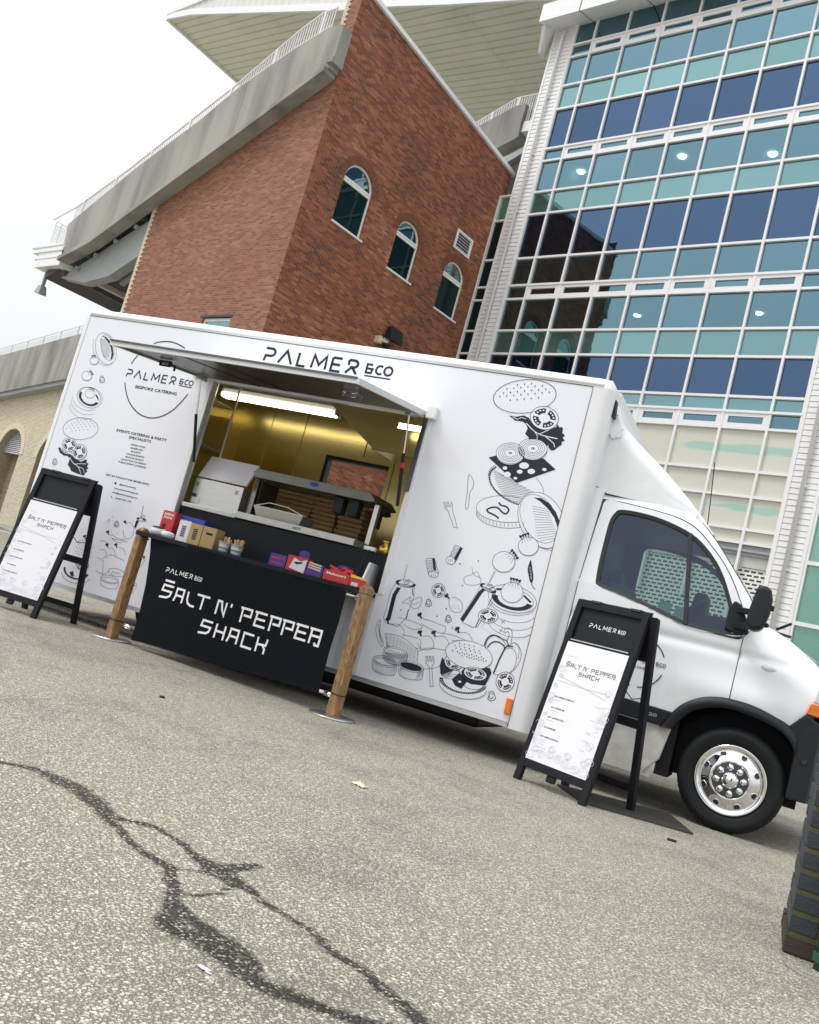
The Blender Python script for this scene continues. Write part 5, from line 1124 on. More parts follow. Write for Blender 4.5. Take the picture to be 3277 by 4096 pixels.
s04 3.2 -2607 1152 -3 -19 -11 -17 -15 -13 -19 -7 -21 1 -19 7 -15 13 -11 17 -3 20 3 19 11 17 15 13 20 7 20 -1 19 -7 16 -13 10 -17 3 -20
f03 0 -2620 1136 -7 -12 -11 -10 -13 -6 -14 -2 0 23 9 2 8 6 5 8
f14 0 -2629 1131 -3 -4 -4 0 -2 4 2 4 4 0
f14 0 -2639 1122 -2 -4 -4 0 -3 4 3 4 4 -1
f14 0 -2651 1116 -2 -3 -5 0 -2 3 2 4 5 0
f03 0 -2682 1109 -13 7 -10 10 -6 13 -3 15 25 -1 1 -9 6 -8 8 -5
f14 0 -2683 1122 -2 -4 -5 1 -2 3 2 4 5 0
f14 0 -2693 1132 -2 -4 -4 0 -3 4 3 3 4 0
f14 0 -2698 1144 -3 -4 -4 0 -2 4 2 3 4 0
f03 0 -2711 1170 7 12 11 10 13 6 15 2 0 -24 -10 -1 -8 -6 -5 -8
f14 0 -2693 1175 -2 -4 -4 0 -3 4 3 4 4 0
f14 0 -2683 1184 -2 -3 -5 0 -2 3 2 4 5 0
f14 0 -2671 1190 -2 -4 -5 0 -2 4 2 3 5 0
f03 0 -2649 1197 13 -7 10 -11 6 -12 3 -15 -24 1 -2 9 -6 8 -8 5
f14 0 -2639 1184 -2 -4 -4 0 -3 4 3 3 4 0
f14 0 -2629 1174 -2 -3 -5 0 -2 3 2 4 5 0
f14 0 -2624 1162 -2 -3 -4 0 -2 3 2 4 4 0
s04 4 -2740 1036 -1 -8 -1 -10 2 -8 7 -4 10 -3 9 1 9 4 9 7 5 7 -1 8 -4 8 -5 8 -7 8 -9 8 -8 4 -6 -2 -7 -6 -4 -6 -1 -5 2 -5 1 -6
s04 4 -2736 1034 1 -4 3 -6 3 -4 5 -2 5 0 4 2 3 4 2 6 1 4
s04 3 -2732 1045 3 2 4 3 5 1 3 -2 4 -3 2 -3
s04 4 -2538 952 -1 -8 -1 -10 2 -7 7 -5 10 -2 9 0 9 4 8 7 5 8 -1 7 -4 8 -5 8 -7 8 -8 7 -8 4 -6 -2 -6 -5 -4 -6 -1 -5 1 -5 1 -6
s04 4 -2534 950 2 -4 2 -6 3 -4 5 -2 5 0 4 2 3 4 2 6 1 4
s04 3 -2530 960 3 3 4 2 5 2 3 -2 3 -3 2 -3
f03 0 -2603 1121 1 13 11 3 2 11 13 -1 6 -12 -2 -8 22 -13 -5 -11 -24 12 -8 -5 -11 2
s03 2.4 -2556 1115 2 -14 3 -19 5 -18 10 -17 13 -16 15 -11 19 -5 21 -1 17 4 13 8 10 13 4 15 -3 17 -8 20 -12 17 -17 11 -21 7 -18 4 -14 -1 -12 -4 -7 -3
f03 0 -2518 1064 0 -2 -2 -1 -2 2 1 2 2 0
f03 0 -2499 1068 -1 -2 -2 0 -1 1 0 2 2 1
f03 0 -2481 1073 0 -2 -2 -1 -2 2 1 2 2 0
f03 0 -2462 1077 -1 -2 -2 0 -1 1 0 2 2 1
f03 0 -2514 1051 -1 -2 -2 0 -1 1 0 2 2 1
f03 0 -2496 1056 0 -2 -2 -1 -2 2 1 2 2 0
f03 0 -2477 1061 -1 -2 -2 -1 -1 1 0 2 2 1
f03 0 -2459 1065 0 -2 -2 0 -2 1 1 2 2 1
f03 0 -2511 1039 0 -2 -2 -1 -2 2 1 2 2 0
f03 0 -2492 1044 -1 -2 -2 -1 -1 1 0 2 2 1
f03 0 -2474 1048 0 -2 -2 0 -2 1 1 2 2 1
f03 0 -2455 1053 -1 -2 -2 -1 -1 2 0 2 2 0
f11 0 -1841 1232 -6 -25 -17 -23 -27 -21 -36 -17 -42 -12 -47 -6 -49 -1 -47 6 -44 12 -37 17 -29 21 -17 24 -7 25 6 26 18 24 28 21 37 17 43 12 48 6 49 0 47 -7 43 -12 36 -17 27 -21 17 -24
f11 0 -2226 1142 -14 -181 120 -40 148 -1 86 29 63 60 -7 204 -18 -56 -106 -52 -158 -14
s03 2.8 -1841 1232 -6 -25 -17 -23 -27 -21 -36 -17 -42 -12 -47 -6 -49 -1 -47 6 -44 12 -37 17 -29 21 -17 24 -7 25 6 26 18 24 28 21 37 17 43 12 48 6 49 0 47 -7 43 -12 36 -17 27 -21 17 -24 6 -25
s03 2.6 -1865 1229 -5 -19 -14 -19 -24 -16 -31 -14 -36 -9 -41 -5 -42 0 -41 4 -38 9 -32 14 -24 16 -16 19 -5 20 5 20 15 19 24 17 32 13 38 9 41 5 42 0 41 -5 37 -9 31 -14 24 -16 14 -19 5 -20
f03 0 -1869 1221 -11 -19 -19 -18 -27 -15 -33 -11 -38 -8 -39 -4 -40 1 -39 6 -34 9 -28 14 -20 17 -12 18 -2 20 49 -1 1 -14 9 -13 14 -12 21 -10 24 -7 27 -4 29 -1 29 3 27 6 24 8 19 11 14 12 8 14
f03 0 -1966 1277 16 7 68 -39 -13 -12
f03 0 -2197 1283 39 9 23 -10 -44 -13
s03 2.4 -1848 1183 -20 -22 -29 -20 -36 -17 -41 -11 -46 -7 -46 -1 -46 5 -41 11 -36 15 -28 19 -19 23
s03 2.4 -1834 1128 -20 -23 -28 -20 -36 -16 -42 -12 -45 -7 -46 -1 -46 5 -41 10 -36 16 -28 19 -19 22
s03 2.4 -1820 1073 -19 -23 -29 -20 -35 -17 -42 -12 -45 -6 -47 -1 -45 4 -41 10 -36 15 -28 20 -18 22
s03 2.4 -1805 1018 -20 -23 -28 -20 -36 -17 -41 -12 -45 -7 -47 -1 -45 5 -41 9 -36 15 -28 19 -18 23
s03 2.2 -2204 1082 8 21
s03 2.2 -2213 1024 7 22
s03 2.2 -2223 967 8 22
s04 2.4 -2088 1045 40 -15
s04 2.4 -2056 1060 -22 -45
s04 2.4 -2087 974 37 -12
s04 2.4 -2058 991 -18 -44
f15 0 -1968 1302 1 -28 -9 -28 -18 -23 -27 -16 -30 -8 -32 3 -28 12 -22 20 -13 26 -2 28 10 28 19 23 26 16 31 7 32 -2 28 -12 21 -20
s06 3.2 -1968 1302 1 -28 -9 -28 -18 -23 -27 -16 -30 -8 -32 3 -28 12 -22 20 -13 26 -2 28 10 28 19 23 26 16 31 7 32 -2 28 -12 21 -20 13 -26
s06 3.2 -2033 1351 23 33
s06 3.2 -2079 1352 -22 35
s06 8 -2010 1384 -45 7 -46 -4
s06 9 -2097 1397 8 -23
s06 2.2 -2081 1354 -21 -32
s06 9 -2069 1396 2 -23
s06 2.2 -2064 1354 -7 -33
s06 9 -2042 1396 -3 -23
s06 2.2 -2048 1353 7 -33
s06 9 -2014 1395 -9 -23
s06 2.2 -2031 1353 20 -33
f12 0 -2186 1253 -6 -8 -14 -5 -21 -1 -24 2 -25 6 -23 8 -18 10 -10 10 -3 9 7 8 14 5 20 1 25 -2 24 -6 23 -8 18 -10 11 -10
f12 0 -2324 1277 -13 -63 -83 -239 33 -24 85 -16 38 14 78 242 -1 59
s03 2.6 -2324 1277 -13 -63 -83 -239 33 -24 85 -16 38 14 78 242 -1 59 -137 27
s04 3 -2186 1253 -6 -8 -14 -5 -21 -1 -24 2 -25 6 -23 8 -18 10 -10 10 -3 9 7 8 14 5 20 1 25 -2 24 -6 23 -8 18 -10 11 -10 2 -9
f04 0 -2188 1262 2 -9 -6 -8 -14 -5 -21 -1 -8 8 14 1 10 4 5 5 -2 7
f04 0 -2317 1265 -10 9 -3 9 4 7 10 5 16 3 12 -8 -11 -2 -8 -4 -3 -5 3 -7 7 -6
f04 0 -2304 1255 29 -4 -19 -31 -95 -263 -29 14 90 252
f04 0 -2201 1246 8 -2 -24 -107 -10 -22
s04 5 -2239 1413 -31 -129
s15 3 -2239 1413 -31 -129
s06 2 -2244 1412 12 -3
s06 2 -2249 1390 11 -2
s06 2 -2255 1369 12 -3
s06 2 -2260 1347 12 -2
s06 2 -2265 1326 12 -3
s06 2 -2270 1304 12 -2
f16 0 -2223 1299 0 -10 -10 -12 -15 -9 -15 -3 -10 4 0 10 10 12 15 9 15 3
s07 2.8 -2223 1299 0 -10 -10 -12 -15 -9 -15 -3 -10 4 0 10 10 12 15 9 15 3 10 -4
s07 2.6 -2234 1296 0 -4 -4 -5 -6 -4 -6 -1 -4 2 -1 4 4 5 6 4 7 1 4 -2
s05 6 -2277 945 12 66
s03 2.2 -2438 1404 9 -17 13 -24 15 -18 20 -6 23 -2 17 -5 8 -13 2 -17 -5 -15 -14 -11 -20 -9 -22 -6 -21 -4 -23 -2 -18 4 -14 13 -9 19 -1 16 14 13 21 11 16 8
s03 2 -2427 1339 12 13 18 17 16 7 13 -10 12 -20 8 -15
f16 0 -2119 1067 -1 -20 -12 -18 -19 -16 -25 -11 -28 -4 -28 2 -23 8 -18 15 -8 18 2 19 11 19 19 16 26 11 28 4 28 -2 23 -9 17 -14
s08 3.2 -2119 1067 -1 -20 -12 -18 -19 -16 -25 -11 -28 -4 -28 2 -23 8 -18 15 -8 18 2 19 11 19 19 16 26 11 28 4 28 -2 23 -9 17 -14 8 -18
f07 0 -2135 1049 -7 -14 -13 -12 -17 -9 -20 -5 -4 22 13 4 10 7 6 9
f18 0 -2146 1041 -3 -4 -6 -1 -3 3 2 4 6 1
f18 0 -2158 1030 -2 -4 -6 -1 -4 3 3 4 6 1
f18 0 -2173 1022 -3 -4 -6 -1 -4 3 3 4 6 1
f07 0 -2215 1008 -19 4 -15 7 -12 11 -5 13 33 6 5 -9 9 -6 12 -3
f18 0 -2219 1020 -2 -4 -6 -1 -4 3 2 4 6 1
f18 0 -2234 1027 -2 -4 -6 -1 -4 3 3 4 6 1
f18 0 -2244 1037 -2 -4 -6 -1 -4 3 3 4 6 1
f07 0 -2265 1059 8 14 13 12 17 9 20 5 4 -23 -13 -4 -10 -7 -6 -8
f18 0 -2241 1069 -2 -4 -6 -1 -4 3 2 4 6 1
f18 0 -2229 1080 -3 -4 -6 -1 -4 3 3 4 6 1
f18 0 -2213 1088 -3 -4 -6 -1 -4 3 3 4 6 1
f07 0 -2184 1100 19 -4 15 -8 11 -10 6 -13 -33 -6 -5 9 -9 6 -12 3
f18 0 -2168 1090 -2 -5 -6 -1 -4 4 2 4 6 1
f18 0 -2153 1083 -3 -4 -6 -1 -3 3 2 4 6 1
f18 0 -2144 1073 -2 -4 -6 -1 -4 3 3 4 6 1
f03 0 -2790 920 4 13 12 1 5 10 15 -5 2 -13 -4 -8 18 -17 -8 -11 -21 18 -10 -3 -11 5
f03 0 -3054 822 11 10 11 -4 9 7 12 -9 -4 -13 -8 -6 9 -24 -12 -6 -12 25 -11 1 -7 8
f03 0 -2749 785 6 12 12 0 7 9 13 -6 1 -13 -6 -7 16 -20 -10 -9 -18 20 -11 -2 -9 6
f03 0 -2631 813 6 12 12 -1 6 9 13 -5 1 -14 -6 -7 16 -20 -10 -9 -17 20 -11 -2 -10 6
f03 0 -2442 893 6 12 12 -1 6 9 13 -6 0 -13 -5 -7 15 -20 -10 -9 -17 21 -10 -2 -10 5
s03 2.4 -2730 895 13 1 20 2 24 0 28 -2 32 -5 29 -3 24 -1 20 0 14 -5 8 -15 0 -22 -7 -15 -17 -6 -25 -1 -28 2 -30 4 -33 7 -28 6 -21 5 -16 6 -11 4
s03 2.4 -3006 781 18 6 25 8 26 3 25 -4 25 -10 18 -16 10 -24 3 -30 -4 -24 -17 -16 -24 -11 -24 -4 -24 9 -23 17 -17 12
s03 2.4 -2954 855 22 1 31 1 35 0 42 -2 45 -3 34 -5 18 -8 8 -10 -4 -10 -19 -11 -30 -10 -30 -6 -30 4 -29 9 -21 7
s03 2.4 -2697 756 16 7 22 9 21 2 19 -9 17 -15 12 -17 7 -17 2 -20 -8 -15 -24 -13 -34 -8 -29 -2 -21 10 -16 18 -11 12
s03 2.4 -2583 785 17 8 25 9 23 3 21 -9 19 -15 14 -15 3 -15 -3 -15 -3 -10
s03 2.4 -2394 866 17 6 25 7 24 1 21 -12 19 -19 14 -14
s03 2.4 -2878 726 25 2 35 3 33 2 28 1 26 0 20 -5 12 -14 7 -18 2 -16 1 -13 -4 -12 -10 -5 -24 3 -32 9 -22 7
s03 2.4 -2551 823 25 4 37 4 34 3 26 -1 25 -3 21 -3 22 -2 19 -2 3 -5 -28 -8 -44 -11 -32 -8
s03 2.4 -2479 894 73 -34
s03 2.4 -2709 622 17 15 25 20 29 18 35 10 39 6 34 5 29 3 24 2 17 0
s03 2.6 -3102 798 -7 -14 -8 -26 -3 -26 5 -24 11 -26 14 -24 22 -28 26 -28 19 -15 7 4 1 18 -5 19 -14 19 -19 21 -16 22 -8 22 -4 22 -5 20 -5 20 -5 18 -6 6
s03 4 -3100 757 5 -18 8 -25 11 -26 16 -25 18 -26 14 -18
f14 0 -3023 698 97 13 93 -14 100 -41 31 -32 25 -86 -57 -29 -221 75
s05 2.6 -3023 698 25 4 36 6 36 3 31 -2 31 -5 31 -7 35 -12 36 -15 29 -14 15 -9 8 -8 8 -15 9 -28 9 -34 7 -24
s05 2.4 -3023 698 57 -103
s05 2 -3014 697 44 -117
s05 2 -3002 700 44 -117
s05 2 -2989 701 44 -117
s05 2 -2976 701 44 -116
s05 2 -2963 701 44 -116
s05 2 -2950 701 44 -117
s05 2 -2936 700 43 -117
s05 2 -2923 698 44 -116
s05 2 -2909 696 43 -116
s05 2 -2895 694 43 -116
s05 2 -2882 691 44 -116
s05 2 -2868 688 43 -116
s05 2 -2854 685 43 -116
s05 2 -2840 681 43 -115
s05 2 -2826 677 43 -115
s05 2 -2811 673 42 -115
s05 2 -2797 669 42 -116
s05 2 -2783 664 43 -116
s05 2 -2769 659 43 -116
s05 2 -2754 653 42 -115
s05 2 -2740 647 43 -115
s05 2 -2725 642 42 -115
f16 0 -2777 545 -6 -27 -19 -24 -28 -18 -34 -9 -37 -1 -34 9 -28 18 -18 24 -6 27 7 28 19 24 29 18 34 9 37 0 34 -9 27 -18 18 -24
f16 0 -2998 549 21 -55 60 -22 111 14 31 19 -3 78
s07 2.6 -2779 573 -7 -15 -19 -14 -30 -10 -36 -5 -38 0 -36 5 -30 9 -19 14 -6 15 6 15 20 13 30 10 36 6 39 0 36 -6 29 -9 19 -13 6 -15
s07 2.6 -2794 573 -6 -11 -17 -10 -25 -7 -31 -4 -33 0 -31 3 -26 7 -16 10 -6 11 6 11 17 9 26 8 31 3 33 0 31 -3 25 -7 16 -10 6 -10
s07 2.6 -2998 549 4 -16 6 -21 11 -18 16 -11 20 -7 24 -4 33 1 37 5 30 5 20 5 13 5 9 12 2 25 -2 31 -3 22
s08 2.6 -2965 541 18 43
s08 2.6 -2945 542 17 43
s08 2.6 -2926 543 17 43
s08 2.6 -2907 544 17 43
s08 2.6 -2889 545 17 43
s08 2.6 -2870 546 17 43
s08 2.6 -2851 547 17 42
s08 2.6 -2832 549 17 41
s08 2.6 -2813 550 17 41
f16 0 -2846 453 -6 -29 -18 -25 -27 -20 -34 -11 -37 -2 -35 8 -29 17 -19 24 -7 29 6 28 18 26 28 20 34 11 37 2 35 -9 28 -17 19 -24
f16 0 -3070 454 23 -61 60 -21 112 14 31 19 -4 84
s07 2.6 -2850 482 -6 -15 -19 -14 -29 -11 -36 -7 -39 -1 -36 3 -30 9 -20 12 -7 15 6 16 19 14 30 11 36 7 39 1 36 -4 30 -8 19 -13 7 -15
s07 2.6 -2865 482 -6 -11 -16 -10 -25 -8 -31 -6 -33 -1 -32 2 -26 6 -17 9 -6 11 6 11 16 10 26 9 31 5 34 1 31 -3 25 -6 17 -9 6 -10
s07 2.6 -3070 454 5 -17 7 -25 11 -19 16 -12 20 -6 24 -3 33 1 38 4 30 6 20 4 14 6 8 12 2 27 -3 33 -3 24
s08 2.4 -2871 477 -5 -9 -14 -8 -23 -7 -28 -4 -29 -1 -29 1 -23 5 -15 7 -5 9 5 9 15 9 22 6 28 5 30 1 28 -2 23 -5 15 -7 5 -9
f16 0 -2611 475 -6 -28 -19 -25 -27 -19 -35 -11 -36 -1 -35 9 -28 17 -19 24 -6 28 6 29 19 25 28 19 35 10 36 1 35 -9 28 -17 18 -25
f16 0 -2834 477 22 -60 60 -21 112 15 31 19 -4 83
s07 2.6 -2614 504 -7 -15 -19 -13 -29 -11 -36 -6 -39 -1 -37 4 -29 9 -20 13 -7 15 7 15 20 14 29 10 37 6 39 1 36 -5 29 -9 19 -12 7 -15
s07 2.6 -2629 504 -6 -11 -17 -10 -25 -7 -31 -5 -33 -1 -32 3 -25 6 -17 9 -6 11 6 11 17 10 25 8 32 4 33 1 31 -3 25 -7 17 -9 6 -10
f07 0 -2628 500 -6 -10 -17 -9 -25 -8 -31 -4 -33 -1 -32 3 -25 6 -17 8 -6 10 6 11 17 9 25 7 32 5 33 0 31 -2 26 -6 16 -9
s07 2.6 -2834 477 4 -17 7 -24 11 -19 16 -11 20 -7 24 -3 33 1 37 5 31 6 20 4 13 6 9 12 2 26 -3 33 -3 24
s08 2.6 -2623 612 14 4 13 -36 10 0 -9 40 12 3 13 -40 10 2 -8 38 14 1 14 -49 -9 -35 54 -142 -26 -6 -48 142 -35 24 -19 54
s04 2.2 -2695 613 4 -25 6 -35 11 -27 18 -13 23 -4 28 2 38 12 42 18 34 21 18 26 11 29 6 20
f16 0 -2043 501 -4 -25 -16 -26 -27 -24 -36 -21 -43 -16 -48 -12 -51 -6 -50 1 -46 6 -40 13 -32 18 -20 22 -9 24 4 27 17 25 27 25 37 21 45 16 49 12 51 5 50 -1 45 -7 39 -13 30 -18 20 -22
s07 2.8 -2058 486 -4 -24 -16 -23 -25 -21 -33 -19 -41 -14 -45 -10 -47 -5 -47 1 -43 7 -38 12 -31 16 -20 20 -10 23 1 24
s07 2.8 -2067 522 -3 -21 -15 -22 -25 -21 -34 -18 -41 -14 -46 -10 -47 -6 -47 0 -44 5 -37 11 -29 15 -19 18 -8 21
f07 0 -2069 514 -9 -22 -19 -22 -27 -21 -35 -17 -40 -13 -44 -9 -45 -4 -44 1 -41 7 -35 11 -28 16 -18 20 -9 21 28 4 8 -19 16 -16 23 -14 31 -10 34 -6 38 -1 39 3 38 8 34 12 30 14 24 18 16 19 8 19
s18 2.4 -2076 507 -15 1
s18 2.4 -2080 497 -15 1
s18 2.4 -2087 486 -14 2
s18 2.4 -2096 476 -13 3
s18 2.4 -2106 466 -13 4
s18 2.4 -2119 457 -12 4
s18 2.4 -2133 448 -11 5
s18 2.4 -2149 440 -9 6
s18 2.4 -2166 433 -8 6
s18 2.4 -2184 426 -6 7
s18 2.4 -2203 420 -5 8
s18 2.4 -2223 416 -3 8
s18 2.4 -2243 412 -2 9
s18 2.4 -2264 410 0 9
s18 2.4 -2285 409 2 8
s18 2.4 -2306 408 4 9
s18 2.4 -2326 409 5 9
s18 2.4 -2345 412 6 8
s18 2.4 -2364 415 8 8
s18 2.4 -2381 419 9 8
s18 2.4 -2397 425 11 7
s18 2.4 -2412 431 12 7
s18 2.4 -2425 439 14 6
s18 2.4 -2436 447 15 5
s18 2.4 -2444 456 14 4
s18 2.4 -2451 465 15 4
f06 0 -2488 576 3 64 69 -45 49 -25 -41 -103 -59 49
f08 0 -2360 494 51 66 81 -43 -34 -74 -58 10
f19 0 -2277 497 -1 -6 -6 -4 -8 -3 -7 2 -4 4 1 6 6 4 7 3 8 -2
f08 0 -2299 575 38 62 184 24 22 -32 -12 -54 -12 -55 -65 -11 -52 -9 -80 17
s09 2.4 -2300 550 -4 -11 -12 -10 -18 -9 -24 -6 -25 -3 -25 1 -20 5 -14 7 -5 10 4 11 12 10 19 9 23 6 26 3 24 -1 20 -5 14 -8 5 -9
s09 2.4 -2289 536 -4 -12 -13 -11 -21 -9 -26 -7 -27 -3 -27 1 -22 5 -15 8 -6 11
s09 2.4 -2308 564 -3 -10 -12 -10 -18 -8 -22 -5 -24 -3 -23 1 -19 4 -13 7 -5 9 3 10 12 10 18 8 22 5 24 3 23 -1 19 -4 13 -7 5 -9
f17 0 -2306 613 -8 -18 -17 -15 -22 -9 -26 -3 -27 4 -24 10 -18 15 -10 19 -1 19 8 19 17 14 22 9 27 3 26 -4 24 -10 18 -15 10 -19
s09 3.2 -2306 613 -8 -18 -17 -15 -22 -9 -26 -3 -27 4 -24 10 -18 15 -10 19 -1 19 8 19 17 14 22 9 27 3 26 -4 24 -10 18 -15 10 -19 1 -19
f08 0 -2326 600 -12 -11 -15 -7 -19 -4 -19 1 4 23 13 0 11 3 9 7
f19 0 -2339 596 -4 -3 -6 1 -2 4 4 3 6 -1
f19 0 -2353 589 -4 -3 -6 1 -2 4 4 3 5 -1
f19 0 -2370 586 -4 -3 -6 1 -2 4 4 3 6 -1
f08 0 -2412 585 -16 9 -11 12 -6 13 0 14 31 -4 1 -10 6 -8 10 -6
f19 0 -2411 598 -4 -3 -6 1 -2 4 4 3 5 -1
f19 0 -2422 609 -4 -4 -5 1 -3 4 4 3 6 0
f19 0 -2427 621 -4 -3 -6 1 -2 4 4 3 5 -1
f08 0 -2439 648 12 11 16 7 18 4 19 -1 -4 -22 -13 0 -11 -4 -8 -7
f19 0 -2414 650 -4 -3 -5 1 -3 4 4 3 6 -1
f19 0 -2400 657 -3 -3 -6 1 -2 4 3 3 6 -1
f19 0 -2383 660 -4 -3 -5 1 -2 4 3 3 6 -1
f08 0 -2353 663 16 -9 11 -12 6 -13 0 -14 -31 4 -1 10 -6 8 -10 7
f19 0 -2342 649 -4 -4 -5 1 -2 4 3 3 6 0
f19 0 -2331 638 -4 -3 -6 1 -2 4 4 3 6 -1
f19 0 -2326 625 -4 -3 -5 1 -3 4 4 3 6 -1
f19 0 -2085 591 -6 -17 -16 -15 -26 -12 -31 -7 -34 -2 -32 5 -26 10 -17 14 -6 17 5 18 17 15 26 12 32 7 34 2 31 -5 26 -11 17 -14
s011 3.2 -2085 591 -6 -17 -16 -15 -26 -12 -31 -7 -34 -2 -32 5 -26 10 -17 14 -6 17 5 18 17 15 26 12 32 7 34 2 31 -5 26 -11 17 -14 6 -17
f010 0 -2107 577 -12 -12 -17 -9 -21 -6 -24 -3 -1 20 12 2 11 3 9 5 6 5
f111 0 -2122 571 -4 -3 -7 0 -3 3 3 3 7 0
f111 0 -2138 563 -3 -4 -7 0 -4 3 4 3 7 1
f111 0 -2158 557 -3 -3 -7 -1 -4 4 3 3 8 0
f010 0 -2209 548 -21 6 -17 8 -11 11 -4 12 40 1 2 -6 6 -5 8 -4 11 -3
f111 0 -2211 560 -4 -4 -7 0 -4 3 4 4 7 0
f111 0 -2227 567 -3 -3 -8 0 -3 3 3 3 7 0
f111 0 -2236 577 -4 -3 -7 0 -4 3 4 3 7 0
f010 0 -2257 599 12 12 17 9 22 6 24 3 0 -21 -12 -1 -11 -3 -8 -5 -6 -5
f111 0 -2227 605 -4 -3 -7 -1 -4 4 4 3 7 0
f111 0 -2211 614 -4 -4 -7 0 -4 3 4 4 7 0
f111 0 -2191 619 -4 -3 -7 0 -4 3 4 3 7 0
f010 0 -2155 627 21 -5 17 -8 11 -11 4 -12 -40 -2 -2 6 -5 6 -9 4 -10 3
f111 0 -2138 616 -4 -3 -7 0 -4 3 4 3 7 0
f111 0 -2122 609 -4 -4 -7 0 -4 3 4 4 7 0
f111 0 -2113 599 -3 -3 -8 -1 -3 3 3 4 7 0
s09 3 -2289 513 15 -14 22 -19 25 -14 26 -3 29 2 26 4 20 8 16 11 11 7
f110 0 -2075 722 -5 -26 -17 -25 -26 -22 -36 -18 -42 -13 -46 -8 -48 -2 -47 5 -43 10 -36 16 -28 21 -18 24 -6 26 5 27 17 25 28 22 36 18 43 14 47 7 48 1 46 -5 43 -11 35 -16 27 -21 17 -24
s011 3 -2075 722 -5 -26 -17 -25 -26 -22 -36 -18 -42 -13 -46 -8 -48 -2 -47 5 -43 10 -36 16 -28 21 -18 24 -6 26 5 27 17 25 28 22 36 18 43 14 47 7 48 1 46 -5 43 -11 35 -16 27 -21 17 -24 6 -25
f012 0 -2367 785 -3 -6 -4 0 -2 6 3 6 4 0
f012 0 -2326 787 -3 -6 -4 0 -2 7 3 5 4 0
f012 0 -2285 789 -3 -6 -4 1 -2 6 3 6 4 -1
f012 0 -2244 791 -3 -5 -5 0 -1 6 3 6 4 0
f012 0 -2400 758 -3 -6 -4 0 -2 6 3 6 4 0
f012 0 -2359 760 -3 -6 -4 1 -2 6 3 6 5 -1
f012 0 -2318 762 -3 -5 -4 0 -2 6 3 6 5 -1
f012 0 -2277 765 -3 -6 -4 0 -2 6 3 6 5 0
f012 0 -2236 767 -3 -6 -4 0 -2 7 3 5 4 0
f012 0 -2196 769 -2 -6 -5 1 -1 6 2 6 5 -1
f012 0 -2385 741 -3 -6 -5 0 -2 6 3 6 5 0
f012 0 -2344 743 -3 -6 -5 0 -1 7 3 5 4 0
f012 0 -2303 745 -3 -6 -5 1 -1 6 3 6 4 -1
f012 0 -2262 748 -3 -6 -5 0 -1 6 2 6 5 0
f012 0 -2222 750 -3 -6 -4 0 -2 7 3 5 5 0
f012 0 -2181 752 -3 -6 -5 1 -1 6 3 6 4 -1
f012 0 -2409 714 -2 -6 -5 0 -2 6 3 6 5 0
f012 0 -2367 716 -3 -6 -5 0 -1 7 2 5 5 0
f012 0 -2326 718 -3 -5 -5 0 -1 6 3 6 4 -1
f012 0 -2285 721 -3 -6 -5 0 -1 6 2 6 5 0
f012 0 -2245 723 -2 -6 -5 1 -2 6 3 6 5 -1
f012 0 -2204 725 -3 -5 -4 0 -2 6 3 6 4 0
f012 0 -2164 728 -3 -6 -4 0 -2 6 3 6 5 0
f012 0 -2346 708 -2 -6 -5 0 -2 7 3 5 5 0
f012 0 -2305 710 -2 -5 -5 0 -2 6 3 6 5 0
f012 0 -2264 713 -3 -6 -4 0 -2 6 3 6 5 0
f012 0 -2223 715 -3 -6 -5 1 -1 6 3 6 4 -1
f012 0 -2183 718 -3 -6 -4 0 -2 6 3 6 5 0
f012 0 -2143 720 -2 -6 -5 0 -1 7 2 5 5 0
f012 0 -2320 695 -3 -6 -4 1 -2 6 3 6 4 -1
f012 0 -2279 698 -3 -6 -4 0 -2 6 3 6 4 0
f012 0 -2238 700 -3 -6 -5 1 -1 6 3 6 4 -1
f012 0 -2198 703 -3 -6 -4 0 -2 6 3 6 5 0
f012 0 -2158 705 -2 -6 -5 0 -1 7 2 5 5 0
f012 0 -2117 707 -3 -5 -5 0 -1 6 3 6 4 -1
f012 0 -2258 692 -3 -6 -5 1 -1 6 3 6 4 -1
f012 0 -2218 695 -2 -6 -5 0 -2 6 3 6 5 0
f012 0 -2177 697 -3 -6 -5 1 -1 6 3 6 4 -1
f012 0 -2137 700 -3 -6 -4 0 -2 6 3 6 4 0
s04 2.6 -2157 807 -1 14 -1 19 1 19 7 17 10 16 12 13 15 10 17 6 17 1 19 -6 19 -11 17 -12 15 -11 13 -12 13 -4 14 9 15 17 14 11 15 0 15 -5 14 -10 13 -14 13 -19 8 -21 4 -24 1 -25 -5 -27 -11 -31 -16 -31 -15 -26 -15 -17 -13 -11 -9 -8
s04 8 -2171 817 3 19 3 26 7 23 12 16 16 12 17 7 20 0 22 -5 15 -4
s04 8 -2142 811 6 13 9 18 11 15 14 10 17 6 18 3 20 -3 20 -7 16 -8 7 -10 2 -11 1 -8
s04 8 -2000 836 3 8 5 12 8 10 15 3 17 2 13 0
s04 9 -2001 838 -5 -22 -8 -32 -7 -31 -5 -28 -4 -28 -3 -24 -3 -19 -3 -17 -2 -10
s04 2.6 -1984 840 11 7 15 9 16 1 16 -9 17 -16 12 -20 8 -27 3 -31 -1 -28 -6 -23 -11 -20 -14 -17 -17 -12 -21 -9 -21 -7 -21 -7 -20 -5 -15 -4
s04 6 -2056 911 6 -2 8 -2 10 -2 10 -1 11 0 11 -4 12 -13 12 -18 8 -12
s05 2.8 -2000 900 3 15 3 21 0 17 -4 11 -8 7 -7 3 -7 -5 -6 -9 -6 -4 -6 5 -5 9 -1 9 5 8 9 8 10 5 12 2 13 -2 10 -6 8 -12 5 -17 4 -18 2 -21 2 -21 0 -15
s04 2.2 -1934 904 13 -9 18 -13 15 -17 6 -25 3 -28 1 -21
